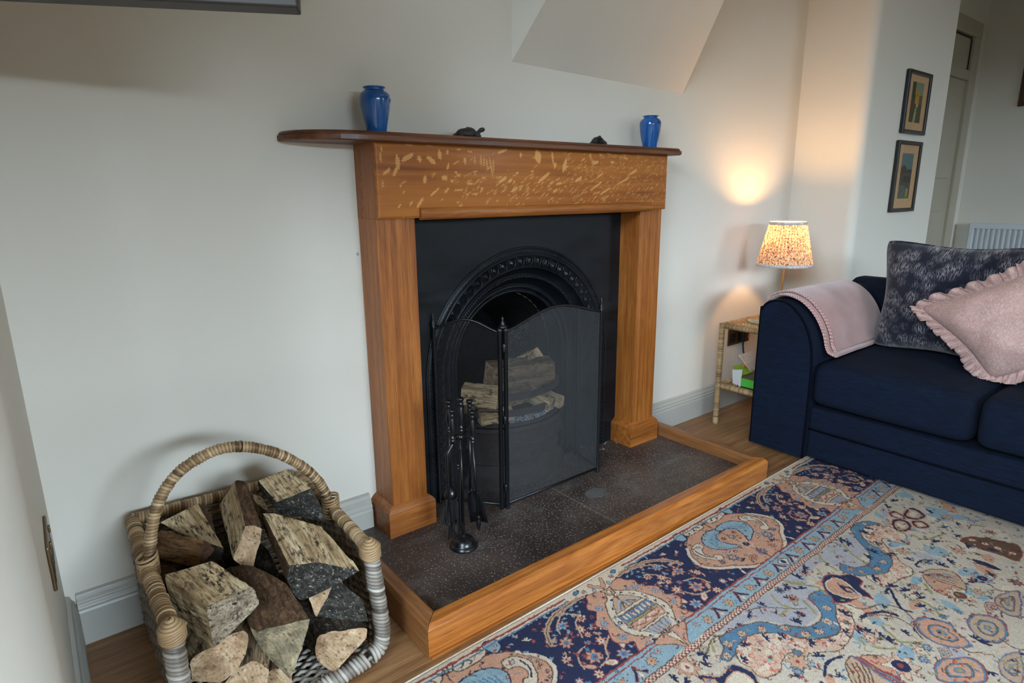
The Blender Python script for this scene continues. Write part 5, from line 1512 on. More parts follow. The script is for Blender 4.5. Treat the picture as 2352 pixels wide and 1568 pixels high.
# ------------------------------------------------------------------ framed pictures
def paint_canvas(paint, W_, H_):
    a = np.zeros((H_, W_, 3)); paint(a); return a
def picture(x0, x1, z0, z1, label, frame, painter, tilt=0.0):
    t = thing('framed_print', ((x0 + x1) / 2, YB, z0), label, 'picture', 'framed prints on the right wall')
    w = .019; d = .020; y_ = YB
    for (a, b, c, e) in ((x0, x0 + w, z0, z1), (x1 - w, x1, z0, z1), (x0 + w, x1 - w, z0, z0 + w), (x0 + w, x1 - w, z1 - w, z1)):
        m = MB(); m.box(a, b, y_ - d, y_, c, e); m.build('frame_side', frame, t, bevel=.004, bseg=3)
    m = MB(); m.box(x0 + w, x1 - w, y_ - .009, y_, z0 + w, z1 - w); m.build('mount', m_plain('tan_mount', S(178, 142, 102), .7, var=.05, vs=20), t)
    px0, px1, pz0, pz1 = lerp(x0, x1, .26), lerp(x0, x1, .74), lerp(z0, z1, .19), lerp(z0, z1, .83)
    W_, H_ = 40, 60; a = painter(W_, H_)
    vs = np.array([(lerp(px0, px1, i / (W_ - 1)), y_ - .0098, lerp(pz0, pz1, j / (H_ - 1))) for j in range(H_) for i in range(W_)])
    idx = np.arange(W_ * H_).reshape(H_, W_); q = np.stack([idx[:-1, :-1], idx[:-1, 1:], idx[1:, 1:], idx[1:, :-1]], -1).reshape(-1, 4)
    cols = np.concatenate([a.reshape(-1, 3), np.ones((W_ * H_, 1))], 1)
    grid_mesh('print', vs, q, cols, vcol_mat('print_ink', .6), t)
def vcol_mat(name, rough, bump=False):
    t = NT(name); t.set(rough, .3); at = t.node('ShaderNodeAttribute', attribute_name='pattern'); t.col(at.outputs['Color']); return t.m
def lin(c): return np.array(S(*c)[:3])
def pa1(W_, H_):
    a = np.zeros((H_, W_, 3)); r = np.random.default_rng(1)
    Y, X = np.mgrid[0:H_, 0:W_]; u, v = X / W_, Y / H_
    a[:] = lin((66, 66, 34)); a[v > .68] = lin((112, 126, 100))
    a[(v > .60) & (u < .28)] = lin((58, 58, 30)); a[(v > .46) & (v < .66) & (u > .66)] = lin((92, 84, 40))
    a[(v > .46) & (v < .78) & (u > .34) & (u < .66)] = lin((168, 122, 40)); a[(v > .62) & (v < .84) & (u > .42) & (u < .58)] = lin((150, 106, 36))
    a[(abs(u - (.42 + .2 * v)) < .10 - .06 * v) & (v < .36)] = lin((142, 136, 104)); a[((u - .56) ** 2 + ((v - .42) * 1.5) ** 2) < .006] = lin((170, 160, 130)); a[(v > .36) & (v < .46) & (u < .4)] = lin((96, 56, 30))
    return np.clip(a * (1 + .18 * r.normal(size=(H_, W_, 1))), 0, 1)
def pa2(W_, H_):
    a = np.zeros((H_, W_, 3)); r = np.random.default_rng(2)
    Y, X = np.mgrid[0:H_, 0:W_]; u, v = X / W_, Y / H_
    a[:] = lin((72, 68, 58)); a[v > .60] = lin((84, 104, 104)); a[(v > .55) & (v < .74 - abs(u - .25) * .3) & (u < .52)] = lin((74, 54, 38)); a[(v > .56) & (v < .64) & (u > .55)] = lin((40, 58, 56))
    a[(v < .3) & (u < .55)] = lin((86, 88, 84)); a[(v < .22) & (u > .60) & (u < .85)] = lin((130, 122, 60)); a[(v > .35) & (v < .5) & (u > .3)] = lin((58, 52, 46)); a[v < .04] = lin((86, 98, 62))
    return np.clip(a * (1 + .15 * r.normal(size=(H_, W_, 1))), 0, 1)
FRN = m_plain('black_navy_frame', S(18, 20, 28), .3, .5); FRB = m_plain('black_brown_frame', S(24, 18, 14), .4, .5)
picture(2.300, 2.597, 1.353, 1.657, 'upper framed print with yellow castle tower and trees on the right wall', FRN, pa1)
picture(2.285, 2.588, .957, 1.318, 'lower framed print with blue-grey sky over dark ruins on the right wall', FRB, pa2)
t3 = thing('framed_picture', (4.99, -.35, 1.69), 'dark brown framed picture just showing at the right edge on the far wall', 'picture')
for (a, b, c, e) in ((-.135, -.165, 1.695, 2.15), (-.60, -.57, 1.695, 2.15), (-.57, -.165, 1.695, 1.73), (-.57, -.165, 2.115, 2.15)):
    m = MB(); m.box(4.975, 5.0, min(a, b), max(a, b), c, e); m.build('frame_side', m_plain('brown_frame', S(74, 42, 26), .4), t3, bevel=.003)
m = MB(); m.box(4.99, 5.0, -.57, -.165, 1.73, 2.115); m.build('picture_sheet', m_plain('brown_picture', S(120, 100, 70), .6, var=.4, vs=9), t3)

# ------------------------------------------------------------------ radiator
rd = thing('radiator', (4.95, -.6, .12), 'white panel radiator with vertical flutes on the far right wall', 'radiator')
RW = m_plain('radiator_enamel', S(206, 210, 214), .3, .5)
RY0, RY1, RZ0, RZ1, RX = -1.30, .030, .15, .800, 4.915
m = MB(); poly = []; npitch = 36; pt = (RY1 - RY0 - .05) / npitch
for i in range(npitch):
    y0 = RY0 + .025 + i * pt
    poly += [(y0, RX), (y0 + pt * .18, RX), (y0 + pt * .32, RX + .019), (y0 + pt * .68, RX + .019), (y0 + pt * .82, RX)]
poly += [(RY1 - .025, RX)]
vs = [(p[1], p[0], RZ0 + .045) for p in poly] + [(p[1], p[0], RZ1 - .045) for p in poly]; n = len(poly)
m.add(vs, [(i, i + 1, n + i + 1, n + i) for i in range(n - 1)]); m.build('fluted_panel', RW, rd, fix=False)
m = MB(); m.box(RX - .004, RX + .02, RY0, RY1, RZ1 - .047, RZ1); m.build('top_rail', RW, rd, bevel=.004)
m = MB(); m.box(RX - .004, RX + .02, RY0, RY1, RZ0, RZ0 + .047); m.build('bottom_rail', RW, rd, bevel=.004)
m = MB(); m.box(RX - .006, RX + .07, RY1 - .028, RY1 + .001, RZ0 - .001, RZ1 + .001); m.build('end_panel', RW, rd, bevel=.003)
m = MB(); m.box(RX - .006, RX + .07, RY0 - .001, RY0 + .028, RZ0 - .001, RZ1 + .001); m.build('end_panel', RW, rd, bevel=.003)
m = MB(); m.box(RX + .024, RX + .085, RY0 + .02, RY1 - .02, RZ0 + .02, RZ1 - .02); m.build('back_panel', RW, rd)

# ------------------------------------------------------------------ television on its bracket, seen from below at the top left
tv = thing('television', (-1.12, -.60, 1.348), 'dark flat television mounted in the left corner, only its lower edge in view', 'television')
A_ = Vector((-.909, -.70, 0)); B_ = Vector((-1.33, -.494, 0)); d = (B_ - A_).normalized(); nb = Vector((-d.y, d.x, 0)); 
if nb.y < 0: nb = -nb
def tvbox(m, s0, s1, t0, t1, z0, z1):
    q = [A_ + d * s0 + nb * t0, A_ + d * s1 + nb * t0, A_ + d * s1 + nb * t1, A_ + d * s0 + nb * t1]
    m.hexa([(p.x, p.y, z0) for p in q], [(p.x, p.y, z1) for p in q])
LT = (B_ - A_).length
m = MB(); tvbox(m, 0, LT, 0, .045, 1.348, 1.71); m.build('bezel', m_plain('tv_bezel', S(44, 36, 28), .5), tv, bevel=.003)
m = MB(); tvbox(m, .012, LT - .012, -.0012, 0.0005, 1.362, 1.698); m.build('screen', m_plain('tv_screen', S(10, 11, 12), .12), tv)
m = MB(); m.tube([A_ + d * (LT * .5) + nb * .045 + Vector((0, 0, 1.53)), Vector((-1.15, -.42, 1.53)), Vector((-1.335, -.36, 1.53))], .014, 8); m.build('bracket_arm', BLACKSATIN, tv)
m = MB(); m.box(-.655, -.640, -.012, 0.0, 1.548, 1.60); tag(m.build('cable_clip', BLACKSATIN, bevel=.002), 'small black cable clip on the wall beside the television', 'clip')
m = MB(); m.lathe([(.0, 0), (.0042, 0), (.0045, .0006), (.0, .0012)], (0, 0, 0), 16, cap=False, M=Matrix.Rotation(PI / 2, 3, 'X'))
o = m.build('filler_plug', m_plain('filler', S(190, 186, 178), .7), smooth=True); o.location = (-.527, 0, .905); tag(o, 'tiny round plaster plug in the wall left of the oak surround', 'plug')
